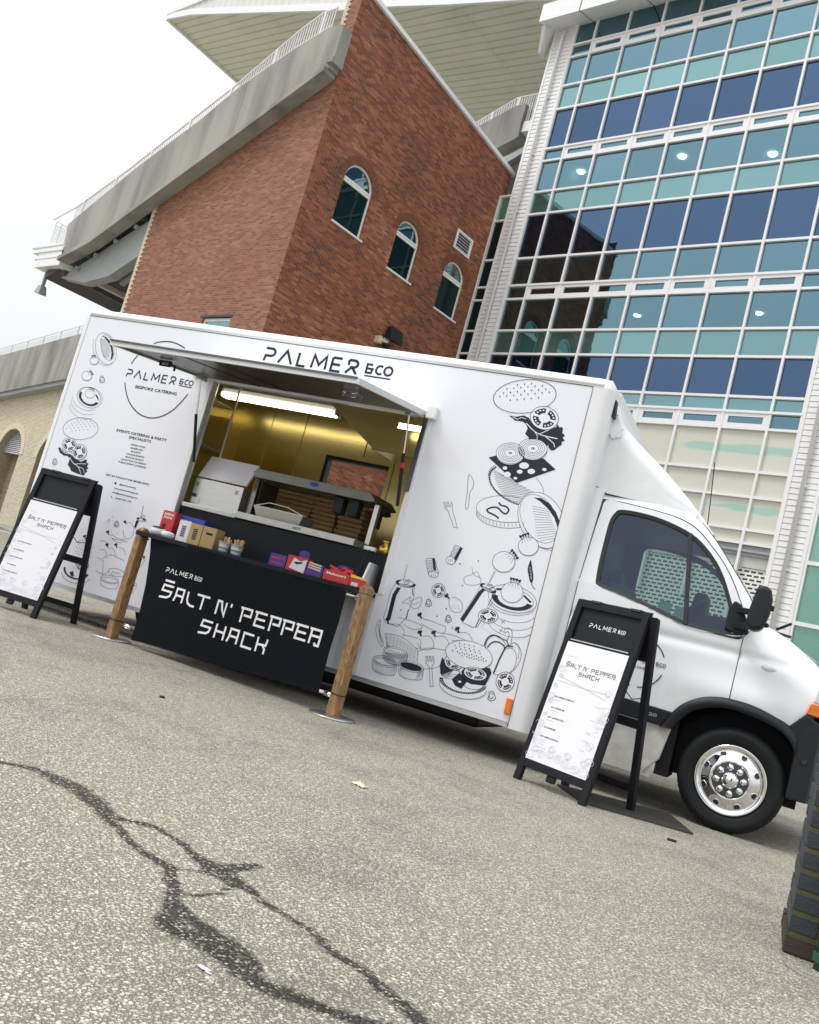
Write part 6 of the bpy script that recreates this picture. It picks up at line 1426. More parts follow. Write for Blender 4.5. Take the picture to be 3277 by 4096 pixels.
f14 0 -1858 594 -5 -26 -13 -23 -19 -17 -25 -10 -25 0 -24 8 -20 17 -12 22 -5 27 5 26 13 23 20 17 25 10 25 0 24 -8 20 -17 12 -23
s06 3.2 -1858 594 -5 -26 -13 -23 -19 -17 -25 -10 -25 0 -24 8 -20 17 -12 22 -5 27 5 26 13 23 20 17 25 10 25 0 24 -8 20 -17 12 -23 4 -26
f05 0 -1875 573 -9 -17 -13 -13 -17 -9 -18 -3 0 31 12 3 10 7 7 11
f16 0 -1886 565 -3 -5 -6 0 -2 5 2 5 6 0
f16 0 -1898 553 -3 -5 -6 0 -3 4 3 5 6 0
f16 0 -1914 545 -3 -5 -5 0 -3 5 3 5 5 0
f05 0 -1953 534 -16 9 -13 13 -8 17 -2 19 30 0 3 -12 7 -10 10 -7
f16 0 -1954 551 -3 -5 -6 0 -2 5 2 5 6 0
f16 0 -1966 563 -3 -5 -6 0 -2 5 2 5 6 0
f16 0 -1973 579 -3 -5 -6 0 -2 5 2 5 6 0
f05 0 -1988 613 9 17 13 14 17 8 18 4 0 -32 -12 -3 -10 -7 -7 -11
f16 0 -1966 621 -2 -5 -6 0 -3 5 3 5 6 0
f16 0 -1953 634 -3 -5 -6 0 -2 5 2 5 6 0
f16 0 -1938 641 -3 -5 -5 0 -3 5 3 5 5 0
f05 0 -1910 652 16 -9 13 -13 8 -17 2 -19 -30 0 -2 12 -7 10 -11 7
f16 0 -1897 635 -3 -5 -6 0 -2 5 2 5 6 0
f16 0 -1886 623 -2 -5 -6 0 -3 4 3 5 6 1
f16 0 -1879 607 -3 -5 -5 0 -3 5 3 5 6 0
s04 4 -2031 459 -1 -11 -1 -11 2 -9 8 -5 11 -2 11 0 10 6 10 8 6 9 -1 9 -4 9 -7 9 -7 10 -10 9 -9 4 -8 -2 -7 -7 -4 -8 -2 -5 2 -6 1 -7
s04 4 -2027 456 2 -5 3 -7 4 -5 5 -1 6 0 5 2 3 5 3 7 1 5
s04 3 -2022 469 4 2 5 4 5 2 4 -2 4 -4 2 -3
s04 2.6 -6780 2760 24 -39 16 -39 7 -37 -3 -33 -12 -26 -20 -19 -28 -10 -34 -1 -38 8 -40 18 -39 25 -37 32 -31 36 -25 40 -16 39 -8 38 3 33 12 27 21 19 29 10 34 0 39 -9 40 -18 39 -26 36 -32 31 -36
s04 2.6 -6809 2758 19 -31 13 -31 8 -29 0 -24 -6 -20 -12 -13 -18 -6 -22 2 -26 9 -27 16 -28 22 -26 27 -23 30 -19 32 -14 31 -7 29 -1 25 6 19 13 13 18 6 22 -2 26 -9 28 -17 27 -22 26 -27 23 -30
s04 2.2 -6758 2591 -15 -23 -22 -17 -29 -8 -34 0 -37 8 -39 17 -38 24 -35 30 -32 34 -25 38 -17 38 -10 36 0 34
f04 0 -7000 2846 52 -1 71 -38 60 -59 40 -72 -1 -61 -15 3 -12 65 -38 62 -65 58 -57 33
s03 1.8 -7018 2812 104 2
s03 1.8 -7011 2801 105 2
s03 1.8 -7003 2789 106 2
s03 1.8 -6996 2778 108 2
s03 1.8 -6989 2766 110 3
s03 1.8 -6981 2755 111 3
s03 1.8 -6974 2744 113 3
s03 1.8 -6967 2732 115 4
s03 1.8 -6959 2721 115 4
s03 1.8 -6952 2710 117 4
s03 1.8 -6945 2698 119 4
s03 1.8 -6937 2687 112 3
s03 1.8 -6930 2676 105 2
s03 1.8 -6923 2664 99 2
s03 1.8 -6915 2653 92 1
s03 1.8 -6908 2642 85 0
s03 1.8 -6901 2630 79 0
f15 0 -6944 2581 2 -14 -4 -14 -11 -11 -17 -7 -19 -3 -20 3 -18 7 -15 11 -9 13 -3 15 5 13 11 11 17 8 19 2 20 -2 19 -7 14 -11
s06 3.2 -6944 2581 2 -14 -4 -14 -11 -11 -17 -7 -19 -3 -20 3 -18 7 -15 11 -9 13 -3 15 5 13 11 11 17 8 19 2 20 -2 19 -7 14 -11 9 -14
s06 3.2 -7004 2611 5 20
s06 3.2 -7031 2606 -22 14
s06 4.8 -6999 2631 -29 -3 -25 -8
s06 5.4 -7053 2625 11 -10
s06 2.2 -7033 2606 -3 -18
s06 5.4 -7037 2629 7 -11
s06 2.2 -7023 2609 5 -18
s06 5.4 -7021 2632 4 -11
s06 2.2 -7013 2611 12 -16
s06 5.4 -7005 2636 1 -13
s06 2.2 -7003 2613 20 -14
f15 0 -6965 2411 3 -17 -6 -16 -13 -13 -19 -9 -23 -3 -24 2 -22 9 -18 13 -10 16 -3 17 5 16 14 13 19 9 23 3 24 -2 22 -9 18 -13
s06 3.2 -6965 2411 3 -17 -6 -16 -13 -13 -19 -9 -23 -3 -24 2 -22 9 -18 13 -10 16 -3 17 5 16 14 13 19 9 23 3 24 -2 22 -9 18 -13 10 -16
s06 3.2 -6983 2423 29 5
s06 3.2 -7011 2442 2 24
s06 4.8 -6954 2428 -25 21 -30 17
s06 5.4 -7001 2468 -6 -13
s06 2.2 -7011 2443 -28 -5
s06 5.4 -6985 2457 -9 -11
s06 2.2 -7001 2437 -20 -12
s06 5.4 -6968 2446 -13 -9
s06 2.2 -6991 2430 -12 -17
s06 5.4 -6951 2434 -16 -6
s06 2.2 -6981 2423 -4 -22
s04 4 -6848 2397 0 -10 -1 -11 4 -9 10 -6 13 -3 13 0 13 4 11 7 6 8 -1 9 -6 9 -9 10 -10 10 -12 9 -11 6 -9 -2 -8 -6 -5 -7 -1 -5 1 -6 2 -7
s04 4 -6842 2394 3 -5 4 -7 5 -5 6 -2 7 -1 6 2 3 5 3 6 1 5
s04 3 -6837 2406 4 2 6 3 6 1 5 -2 5 -4 3 -3
f12 0 -6752 2176 -5 -21 -14 -18 -21 -15 -28 -11 -33 -6 -35 -1 -37 4 -35 10 -32 13 -27 18 -20 20 -12 22 -3 22 5 21 15 18 21 15 29 11 33 6 35 0 37 -4 35 -10 31 -14 27 -17 19 -20 12 -22
s03 2.6 -6757 2172 -6 -20 -15 -18 -23 -14 -28 -10 -34 -5 -36 0 -37 5 -36 11 -32 14 -27 19 -19 20 -12 22 -2 22 7 21 15 18 23 14 29 10 34 5 37 0 37 -6 35 -11 32 -15 26 -18 19 -20 11 -22 2 -22
s03 2.4 -6731 2159 -7 -24 -18 -21 -25 -17 -33 -12 -39 -6 -41 0 -42 6 -41 12 -37 17 -30 21 -22 25 -13 25 -3 26 8 24 17 22 26 17 34 11 39 6 42 0 42 -7 40 -12 37 -17 29 -21 22 -24 12 -26 3 -25
f04 0 -6774 2145 -11 -16 -17 -14 -23 -9 -28 -6 -31 -1 -33 3 -32 8 -30 11 -27 15 -22 18 -16 19 -9 20 -1 19 6 18 30 -10 -5 -20 6 -22 17 -20 27 -18 32 -14 36 -7 34 -1 31 6 23 12 13 17
f04 0 -6843 2219 18 9 42 -38 5 -21 -24 18
s03 2 -6784 2075 -28 -14 -34 -9 -38 -5 -42 1 -43 6 -41 11 -39 16 -33 19 -26 22 -18 24 -9 24
s03 2 -6785 2029 -28 -14 -33 -9 -39 -5 -42 1 -42 6 -42 11 -38 16 -33 19 -26 22 -19 23 -9 24
s03 2 -6786 1983 -27 -14 -34 -9 -39 -5 -42 1 -42 6 -42 11 -38 15 -33 19 -26 22 -18 24 -9 24
f15 0 -6852 2235 3 -17 -6 -15 -12 -13 -18 -8 -22 -4 -23 3 -21 7 -16 13 -11 15 -2 16 5 16 13 12 18 9 22 3 23 -2 21 -8 16 -12
s06 3.2 -6852 2235 3 -17 -6 -15 -12 -13 -18 -8 -22 -4 -23 3 -21 7 -16 13 -11 15 -2 16 5 16 13 12 18 9 22 3 23 -2 21 -8 16 -12 10 -15
s06 3.2 -6896 2263 18 17
s06 3.2 -6929 2267 -16 22
s06 4.8 -6878 2280 -33 7 -34 2
s06 5.4 -6941 2294 5 -14
s06 2.2 -6930 2269 -16 -17
s06 5.4 -6921 2292 1 -14
s06 2.2 -6918 2267 -6 -18
s06 5.4 -6901 2289 -3 -13
s06 2.2 -6906 2266 4 -20
s06 5.4 -6881 2287 -7 -13
s06 2.2 -6895 2264 14 -20
s04 3 -6672 1893 5 -27 -8 -28 -20 -27 -32 -26 -42 -21 -49 -17 -54 -11 -55 -4 -54 3 -48 9 -41 16 -31 21 -19 25 -6 28 8 28 21 28 33 26 43 21 50 17 54 10 56 4 53 -3 48 -10 40 -16 30 -21 18 -25
f04 0 -6867 1950 -1 -5 -5 -1 -4 4 1 4 5 1
f04 0 -6915 1937 0 -4 -6 -1 -4 4 1 4 5 1
f04 0 -6963 1925 -1 -4 -5 -1 -4 4 1 4 5 1
f04 0 -6787 1943 -1 -5 -5 0 -4 3 1 5 5 0
f04 0 -6834 1931 -1 -5 -5 0 -4 3 0 5 6 0
f04 0 -6882 1919 -1 -5 -5 -1 -4 4 1 4 5 1
f04 0 -6934 1909 -1 -4 -5 -1 -4 3 1 5 5 1
f04 0 -6985 1897 -1 -4 -5 -1 -4 4 1 4 5 1
f04 0 -7031 1888 -1 -5 -6 -1 -4 4 1 4 5 1
f04 0 -6755 1926 -1 -4 -5 -1 -4 4 1 4 5 1
f04 0 -6803 1914 0 -4 -6 -1 -4 3 1 5 5 1
f04 0 -6854 1904 -1 -5 -5 -1 -4 4 1 4 5 1
f04 0 -6902 1892 -1 -4 -5 -1 -4 4 1 4 5 1
f04 0 -6953 1881 -1 -5 -5 0 -4 3 1 5 5 0
f04 0 -7004 1868 -1 -4 -5 -1 -4 3 1 5 5 1
f04 0 -7052 1856 -1 -5 -5 -1 -5 4 1 4 6 1
f04 0 -6722 1906 -1 -5 -5 -1 -4 4 1 4 5 1
f04 0 -6775 1895 -1 -5 -5 -1 -5 4 1 4 5 1
f04 0 -6825 1882 -1 -4 -6 -1 -4 3 1 5 5 1
f04 0 -6873 1870 -1 -5 -5 0 -4 3 0 5 6 0
f04 0 -6921 1858 -1 -5 -5 -1 -4 4 1 4 5 1
f04 0 -6972 1846 -1 -5 -5 0 -5 3 1 5 6 0
f04 0 -7019 1835 -1 -5 -6 -1 -4 4 1 4 5 1
f04 0 -7070 1825 -1 -4 -6 -1 -4 3 1 5 5 1
f04 0 -6792 1855 -1 -4 -5 -1 -5 3 1 5 5 0
f04 0 -6843 1844 -1 -4 -5 -1 -5 4 1 4 6 1
f04 0 -6891 1833 -1 -4 -6 -1 -4 3 1 5 5 1
f04 0 -6942 1820 -1 -4 -5 -1 -4 4 1 4 5 1
f04 0 -6988 1809 -1 -4 -5 -1 -4 4 1 4 5 1
f02 0 -7086 1617 -17 -10 39 -43 65 -21 47 6 44 -22 0 -33 -3 -33 41 -25 25 -27 45 -8 57 -5 42 -3 41 2 2 27 24 15 -23 17 22 20 -26 17 11 29 -35 4 5 28 -30 0 -43 -30 -90 17 -68 31 -89 11
s13 5 -6914 1542 15 -13 22 -19 25 -16 26 -10 28 -7 27 -12 25 -20 25 -25 16 -17
s13 4 -6820 1483 20 6 28 7 27 6 25 4 24 2 17 1
s13 4 -6771 1465 20 -1 28 -2 24 -5 14 -12 9 -14 6 -11
s13 4 -7063 1597 67 -26 56 -1
f14 0 -6875 1659 -4 -23 -16 -21 -24 -15 -31 -8 -33 1 -32 10 -27 16 -18 22 -7 25 4 24 15 21 25 15 31 7 33 -1 32 -10 27 -16 18 -22
s06 3.2 -6875 1659 -4 -23 -16 -21 -24 -15 -31 -8 -33 1 -32 10 -27 16 -18 22 -7 25 4 24 15 21 25 15 31 7 33 -1 32 -10 27 -16 18 -22 7 -25
f05 0 -6896 1640 -10 -15 -17 -11 -21 -7 -23 -2 -2 29 12 1 10 3 9 6 5 7
f16 0 -6910 1634 -3 -5 -8 1 -3 4 3 5 7 0
f16 0 -6925 1623 -3 -4 -7 0 -4 4 3 5 7 0
f16 0 -6944 1617 -4 -5 -7 0 -4 5 4 5 7 -1
f05 0 -6994 1609 -22 9 -17 13 -12 16 -5 18 40 -1 2 -9 6 -8 9 -7 11 -4
f16 0 -6997 1625 -4 -4 -7 0 -4 5 3 4 8 0
f16 0 -7014 1637 -3 -4 -7 0 -4 5 3 4 7 0
f16 0 -7024 1652 -3 -4 -8 0 -4 5 4 4 7 0
f05 0 -7046 1685 10 15 17 12 21 7 23 2 2 -29 -11 -1 -11 -4 -8 -6 -5 -7
f16 0 -7017 1691 -4 -5 -7 1 -4 4 3 5 8 0
f16 0 -7002 1702 -4 -5 -7 1 -4 4 3 5 8 0
f16 0 -6983 1708 -3 -4 -7 0 -4 5 3 4 7 0
f05 0 -6947 1716 21 -9 17 -13 12 -16 5 -18 -39 1 -3 9 -6 8 -8 7 -11 4
f16 0 -6930 1699 -3 -4 -7 0 -4 5 3 4 7 0
f16 0 -6913 1687 -4 -4 -7 0 -4 5 3 4 8 0
f16 0 -6903 1672 -4 -4 -7 0 -4 5 4 4 7 0
f16 0 -6715 1605 -7 -27 -18 -22 -27 -15 -32 -7 -34 3 -31 13 -25 20 -16 26 -5 28 8 27 18 22 27 16 32 6 34 -4 32 -12 24 -21 16 -25
s08 3.2 -6715 1605 -7 -27 -18 -22 -27 -15 -32 -7 -34 3 -31 13 -25 20 -16 26 -5 28 8 27 18 22 27 16 32 6 34 -4 32 -12 24 -21 16 -25 4 -28
f07 0 -6738 1585 -13 -17 -18 -12 -22 -6 -24 -1 2 33 12 0 11 3 9 6 6 9
f18 0 -6754 1578 -3 -4 -8 0 -3 6 4 5 7 -1
f18 0 -6770 1567 -4 -5 -7 1 -3 5 3 5 8 0
f18 0 -6790 1561 -4 -5 -8 1 -3 6 4 4 7 0
f07 0 -6842 1555 -21 12 -16 16 -10 19 -3 20 40 -4 2 -10 5 -9 8 -8 10 -6
f18 0 -6844 1574 -4 -5 -7 1 -3 5 4 5 7 0
f18 0 -6859 1588 -4 -4 -7 0 -3 6 4 5 7 -1
f18 0 -6867 1606 -4 -5 -8 1 -3 5 4 5 7 0
f07 0 -6886 1644 13 17 18 12 23 6 24 1 -2 -33 -12 0 -11 -4 -9 -6 -7 -8
f18 0 -6856 1649 -4 -5 -7 1 -3 6 4 4 7 0
f18 0 -6839 1661 -4 -5 -7 0 -4 6 4 5 8 -1
f18 0 -6818 1666 -4 -5 -8 1 -3 6 4 5 7 -1
f07 0 -6781 1673 21 -11 15 -16 10 -19 3 -20 -40 4 -1 10 -5 9 -8 8 -10 6
f18 0 -6765 1653 -4 -5 -8 1 -3 6 4 5 7 -1
f18 0 -6750 1639 -4 -5 -8 1 -3 5 4 5 7 -1
f18 0 -6742 1621 -4 -5 -7 1 -3 6 4 5 7 -1
s04 4 -7114 1464 0 -9 -1 -9 3 -8 9 -5 13 -2 11 0 11 4 10 7 6 7 -1 7 -6 9 -7 7 -10 9 -10 8 -10 4 -9 -2 -7 -5 -4 -6 -1 -5 2 -5 1 -6
s04 4 -7109 1461 3 -4 3 -6 5 -4 5 -2 7 0 5 2 3 4 2 6 2 4
s04 3 -7105 1472 4 2 6 3 5 1 5 -2 4 -3 3 -3
f03 0 -6173 913 6 9 11 0 6 7 13 -5 1 -11 -6 -6 16 -16 -10 -7 -17 17 -10 -2 -10 5
f03 0 -6136 791 6 10 11 -1 6 8 13 -5 1 -11 -6 -6 15 -16 -9 -7 -17 16 -10 -1 -10 5
f03 0 -6031 814 6 10 12 -1 6 8 12 -6 1 -10 -6 -6 16 -16 -10 -7 -17 16 -10 -1 -9 5
f03 0 -6005 1049 3 9 9 1 4 7 11 -3 3 -9 -4 -6 16 -12 -6 -7 -18 12 -8 -2 -8 4
f03 0 -6437 811 5 10 12 0 5 8 14 -4 2 -11 -5 -6 17 -16 -8 -8 -20 16 -10 -2 -10 5
s04 4 -6100 1008 -1 -7 0 -9 2 -7 8 -4 11 -2 10 0 10 4 9 6 5 7 -1 7 -5 7 -7 7 -8 8 -9 7 -9 4 -7 -2 -6 -5 -4 -6 -1 -4 1 -5 2 -6
s04 4 -6096 1006 2 -3 3 -6 4 -4 5 -1 6 0 4 2 3 3 2 6 1 4
s04 3 -6092 1016 3 2 5 3 5 1 4 -2 3 -3 3 -2
f03 0 -6141 1066 -1 -4 -5 -2 -4 3 1 5 5 1
f03 0 -6031 928 -1 -5 -5 -1 -4 3 1 4 5 1
f03 0 -6323 914 -1 -4 -6 -1 -4 3 2 4 5 1
s03 4 -5829 1241 11 -120
s04 3 -5742 1113 -3 -6 -10 -5 -16 -5 -20 -2 -21 -1 -20 1 -16 3 -11 5 -5 6 3 5 10 6 16 4 20 3 21 0 20 -1 16 -3 11 -5 5 -5
f04 0 -5863 1111 24 10 14 -10 -28 -11
f04 0 -5784 1119 31 2 -10 -15 -28 1
s05 2.6 -5778 1154 3 -4 1 -5 -1 -6 -3 -6 -6 -7 -6 -4 -7 -4 -6 -1 -5 2 -3 3 -1 5 1 6 3 7 5 6 7 5 6 3 6 1 6 -1
f04 0 -5860 1090 32 2 -13 -81 -21 13
s03 2.6 -6110 884 6 5 10 7 11 3 12 -4 13 -8 15 -6 18 -3 20 -1 20 -1 23 1 24 2 17 2
s03 2.6 -6205 811 14 3 20 4 20 0 20 -7 21 -12 14 -8
s03 2.6 -6073 761 7 5 9 7 12 3 14 -5 15 -9 14 -12 12 -15 10 -18 7 -12
s03 2.6 -5964 794 11 2 16 3 15 -1 16 -7 16 -11 13 -11 7 -9 4 -8 3 -6
s03 2.6 -6084 662 10 14 14 18 20 13 26 2 32 -3 32 -5 35 -4 34 -6 25 -4
s03 2.6 -6080 864 15 -1 23 -1 29 -1 44 2 50 3 36 2
s03 2.6 -6080 864 13 -7 19 -9 21 -7 27 -2 30 1 21 0
s03 2.6 -6190 718 13 7 17 9 19 3 20 -6 20 -12 12 -14 -5 -20 -12 -23 -10 -16
s03 2.6 -5971 1037 12 7 17 9 19 2 20 -8 22 -14 17 -18 10 -21 5 -23 0 -22 -7 -21 -13 -18 -15 -12 -19 -2 -22 5 -19 10 -14 17 -11 22 -7 15
s03 2.6 -6377 787 12 1 17 1 15 3 10 8 9 9 6 6
s03 2.6 -6503 729 21 13 31 19 34 13 40 3 44 -2 31 -3
s03 2.6 -6059 503 -41 130 -85 16
s03 2.6 -6157 524 28 -7 39 -8 34 -1 27 12 23 19 16 14
s03 2.6 -6216 994 10 13 15 17 11 9 3 -9 1 -17 0 -13
s03 2.6 -5663 774 13 -2 17 -3 9 -12 -8 -32 -16 -41 -12 -29
f03 0 -5656 779 8 4 6 -4 7 3 5 -6 -4 -7 -6 -2 2 -13 -8 -2 -3 14 -6 2 -4 6
f03 0 -6478 739 -1 -5 -5 -1 -4 4 1 4 5 1
f03 0 -6442 740 -1 -4 -5 -1 -4 3 1 5 5 1
f03 0 -6406 742 -1 -4 -4 -1 -4 3 0 4 5 1
f03 0 -6370 744 -1 -5 -4 -1 -4 3 0 5 5 1
f03 0 -6334 745 -1 -4 -5 -1 -3 3 0 5 5 1
f03 0 -6298 747 -1 -5 -5 -1 -4 4 1 4 5 1
f03 0 -6457 719 0 -4 -5 -1 -4 3 1 5 4 1
f03 0 -6420 721 -1 -4 -5 -1 -4 3 1 4 5 1
f03 0 -6384 723 -1 -5 -5 -1 -4 4 1 4 5 1
f03 0 -6348 724 -1 -4 -5 -1 -4 3 1 5 5 1
f03 0 -6313 726 0 -4 -5 -1 -4 3 1 4 5 1
f03 0 -6277 728 -1 -5 -4 -1 -4 4 1 4 4 1
f03 0 -6469 693 0 -5 -5 -1 -4 4 1 4 4 1
f03 0 -6433 694 0 -4 -5 -1 -4 3 1 5 5 1
f03 0 -6396 696 -1 -4 -5 -1 -4 3 1 4 5 1
f03 0 -6360 698 -1 -5 -5 -1 -4 4 1 4 5 1
f03 0 -6325 699 0 -4 -5 -1 -4 3 1 5 4 1
f03 0 -6289 701 -1 -4 -4 -1 -4 3 1 4 4 1
f03 0 -6447 673 -1 -4 -5 -1 -3 3 0 5 5 1
f03 0 -6411 675 -1 -4 -4 -1 -4 3 0 4 5 2
f03 0 -6375 677 -1 -4 -4 -2 -4 4 0 4 5 1
f03 0 -6339 679 -1 -5 -4 -1 -4 4 0 4 5 1
f03 0 -6303 680 -1 -4 -5 -1 -4 3 1 5 5 1
f03 0 -6268 682 0 -4 -5 -1 -4 3 1 4 5 1
f03 0 -6459 647 -1 -5 -5 -1 -4 4 1 4 5 1
f03 0 -6423 649 -1 -5 -5 -1 -3 3 0 5 5 1
f03 0 -6387 650 -1 -4 -4 -1 -4 3 0 5 5 1
f03 0 -6351 652 -1 -4 -5 -1 -3 3 0 4 5 1
f03 0 -6315 654 -1 -5 -5 -1 -4 4 1 4 5 1
f03 0 -6280 656 0 -5 -5 -1 -4 4 1 4 5 1
f03 0 -6437 628 -1 -5 -5 -1 -4 4 1 4 5 1
f03 0 -6401 629 -1 -4 -5 -1 -4 3 1 5 5 1
f03 0 -6365 631 -1 -4 -5 -1 -4 3 1 5 5 1
f03 0 -6330 633 0 -4 -5 -1 -4 3 1 4 5 1
f03 0 -6294 635 -1 -5 -4 -1 -4 4 1 4 4 1
f03 0 -6258 637 -1 -5 -5 -1 -4 3 1 5 5 1
f03 0 -6223 466 -9 -20 -16 -19 -25 -17 -31 -13 -35 -9 -38 -5 -38 1 -37 5 -34 9 -28 14 -21 17 -12 19 -4 21 25 0 3 -17 11 -17 18 -14 23 -12 29 -8 31 -4 33 0 32 3 30 8 26 12 21 14 15 16 7 17
f13 0 -6282 537 -3 -12 -10 -11 -15 -9 -19 -7 -22 -5 -25 -2 -25 1 -24 4 -23 7 -18 9 -14 11 -8 12 -3 12 4 12 10 11 15 9 19 7 23 5 25 2 25 -2 24 -4 22 -7 18 -9 14 -10 8 -12
f03 0 -6503 560 48 -3 53 -45 34 -28 98 40 -6 43 -55 -4 -129 6
f14 0 -6255 544 -6 -15 -15 -13 -22 -9 -27 -5 -29 2 -26 6 -22 12 -13 14 -4 17 6 15 15 13 22 10 28 4 28 -2 26 -7 22 -11 13 -15
s06 3.2 -6255 544 -6 -15 -15 -13 -22 -9 -27 -5 -29 2 -26 6 -22 12 -13 14 -4 17 6 15 15 13 22 10 28 4 28 -2 26 -7 22 -11 13 -15 4 -16
f05 0 -6274 533 -11 -10 -15 -7 -19 -5 -20 0 1 19 10 0 10 2 7 4 5 4
f16 0 -6287 529 -4 -3 -6 0 -3 3 4 3 6 0
f16 0 -6301 522 -3 -3 -6 0 -3 3 3 3 6 0
f16 0 -6318 518 -4 -3 -6 1 -3 3 4 3 6 -1
f05 0 -6362 514 -18 6 -13 9 -9 11 -2 12 33 -2 2 -6 4 -5 7 -5 9 -3
f16 0 -6363 525 -3 -3 -7 0 -3 3 4 3 6 0
f16 0 -6376 533 -3 -3 -7 0 -3 3 4 3 6 0
f16 0 -6384 543 -3 -3 -6 0 -3 3 3 3 6 0
f05 0 -6400 565 11 9 15 7 19 5 20 0 -1 -19 -10 0 -9 -2 -8 -4 -5 -4
f16 0 -6374 568 -3 -3 -7 0 -3 3 4 3 6 0
f16 0 -6360 575 -4 -3 -6 0 -3 3 4 3 6 0
f16 0 -6343 578 -3 -3 -6 1 -3 3 3 3 6 -1
f05 0 -6312 583 18 -7 13 -9 9 -10 2 -12 -33 2 -1 6 -5 5 -6 4 -9 4
f16 0 -6298 572 -3 -3 -7 0 -2 3 3 3 6 0
f16 0 -6285 563 -4 -2 -6 0 -3 3 4 3 6 0
f16 0 -6278 553 -3 -2 -6 0 -3 3 3 3 6 0
f04 0 -6463 436 44 19 25 -47 -31 -8
s03 3 -6196 431 -9 -19 -17 -18 -25 -16 -32 -14 -36 -10 -40 -7 -41 -2 -40 2 -37 7 -32 10 -25 14 -17 17 -8 19
s03 2.6 -5850 482 -3 -9 -9 -9 -14 -8 -20 -6 -23 -5 -26 -3 -26 -1 -26 1 -24 3 -21 5 -16 7 -10 8 -4 9 3 9 9 9 14 8 20 6 24 5 25 3 27 1 26 -1 24 -3 20 -6 16 -6 10 -8 4 -9
s03 2.4 -5865 477 -5 -8 -16 -7 -24 -6 -31 -4 -32 -1 -31 1 -26 4 -17 6 -6 8 5 8 16 7 25 6 30 4 33 1 31 -2 25 -4 17 -6 6 -7
s03 2.6 -6067 453 6 -13 9 -17 15 -15 21 -8 26 -5 28 -2 31 1 32 4 25 6 18 6 12 8 6 11 0 19 -6 23 -5 16
s03 2.6 -5806 563 -2 -9 -8 -8 -13 -8 -17 -6 -21 -5 -23 -3 -24 0 -24 1 -22 3 -18 5 -14 7 -10 8 -3 9 2 8 8 9 13 8 18 6 21 5 23 2 25 1 23 -1 22 -4 18 -5 14 -7 9 -7 3 -9
s03 2.4 -5964 542 13 24
s03 2.4 -5948 542 12 25
s03 2.4 -5933 542 12 25
s03 2.4 -5918 542 13 25
s03 2.4 -5902 542 12 25
s03 2.4 -5887 542 12 25
s03 2.4 -5872 543 12 24
s03 2.4 -5704 491 15 8 22 12 17 5 11 -4 6 -10 4 -11 1 -9 -1 -10 -1 -6
f04 0 -5678 480 -1 29 38 -20
s03 2.4 -5682 420 8 -2 10 -1 8 5 5 14 2 20 1 14
s03 9 -6518 2404 14 -27 20 -37 22 -36 22 -30 24 -29 27 -27 31 -26 34 -24 35 -20 35 -18 36 -14 37 -10 40 -6 41 -3 38 2 34 5 31 9 28 11 26 11 24 13 24 16 30 24 30 27 22 20
s03 9 -6510 2607 6 16 9 24 11 23 13 23 14 22 10 15
s03 9 -6312 2849 15 7 22 10 25 8 28 7 30 6 31 4 32 2 32 0 31 -3 31 -4 30 -7 28 -7 24 -8 21 -8 15 -5
s03 9 -5816 2235 15 21 21 29 20 30 17 31 17 32 12 22"""
zone = {}
for line in DRAW.strip().split('\n'):
    q = line.split(); kind, colr, lay, wd = q[0][0], q[0][1], int(q[0][2:]), float(q[1])/1000*1.22; nums = list(map(int, q[2:]))
    x, z = nums[0], nums[1]; P = [(x/1000, z/1000)]
    for i in range(2, len(nums), 2): x += nums[i]; z += nums[i+1]; P.append((x/1000, z/1000))
    cx, cz = P[0]
    nm = ('burger_drawing' if cz > 1.35 else 'kitchen_drawing') if cx > -4 else ('logo_circle' if wd > .0098 and cx > -6.56 else 'side_drawing' if cz > 1.2 else 'basket_drawing')
    d = -.0012-.0004*lay
    mb = zone.setdefault((nm, colr), MB()); to3 = lambda a, c, d=d: (a, YS+d, c)
    if kind == 's': ribbon(mb, P, wd, to3)
    elif len(P) > 2: mb.ngon([to3(*p) for p in P])
for (nm, colr), mb in zone.items(): put(nm, mb, M['ink'] if colr == '0' else M['white'], tk, recalc=False)
onS = lambda x, z: (x, YS-.002, z)
b = MB(); palmer(b, -4.98, 2.85, 1.0, onS); palmer(b, -6.53, 2.468, .6176, onS, .022); put('lettering', b, M['ink'], tk, recalc=False)
for body, x0, x1, z0, z1 in [('BESPOKE CATERING',-6.37,-5.845,2.366,2.398),('EVENTS CATERING & PARTY',-6.432,-5.795,1.898,1.926),('SPECIALISTS',-6.258,-5.973,1.855,1.882),('STREET FOOD',-6.205,-6.02,1.792,1.808),('BARBECUES',-6.195,-6.04,1.760,1.775),('BUFFETS',-6.175,-6.055,1.727,1.742),
        ('CANAPE EVENTS',-6.225,-5.995,1.694,1.709),('PRIVATE DINING',-6.225,-5.995,1.662,1.677),('LOCATION CATERING',-6.27,-5.95,1.631,1.646),('PUBLIC EVENT CATERING',-6.288,-5.94,1.599,1.615),('GET IN TOUCH FOR MORE INFO',-6.395,-5.84,1.445,1.464),
        ('@palmercatering',-6.19,-5.985,1.380,1.400),('www.palmercatering.com',-6.245,-5.932,1.331,1.351),('info@palmercatering.com',-6.248,-5.928,1.288,1.308),('07969 893 775',-6.19,-5.99,1.243,1.258)]:
    text('lettering', body, x0, x1, z0, z1, onS, M['ink'], tk)
put('contact_icon', MB().ngon([onS(-6.245+.012*math.cos(k*PI/6),1.392+.012*math.sin(k*PI/6)) for k in range(12)]), M['ink'], tk, recalc=False)
b = MB(); ribbon(b, [(-6.245,1.262),(-6.242,1.252),(-6.235,1.245),(-6.226,1.243)], .006, onS); put('contact_icon', b, M['ink'], tk, recalc=False)
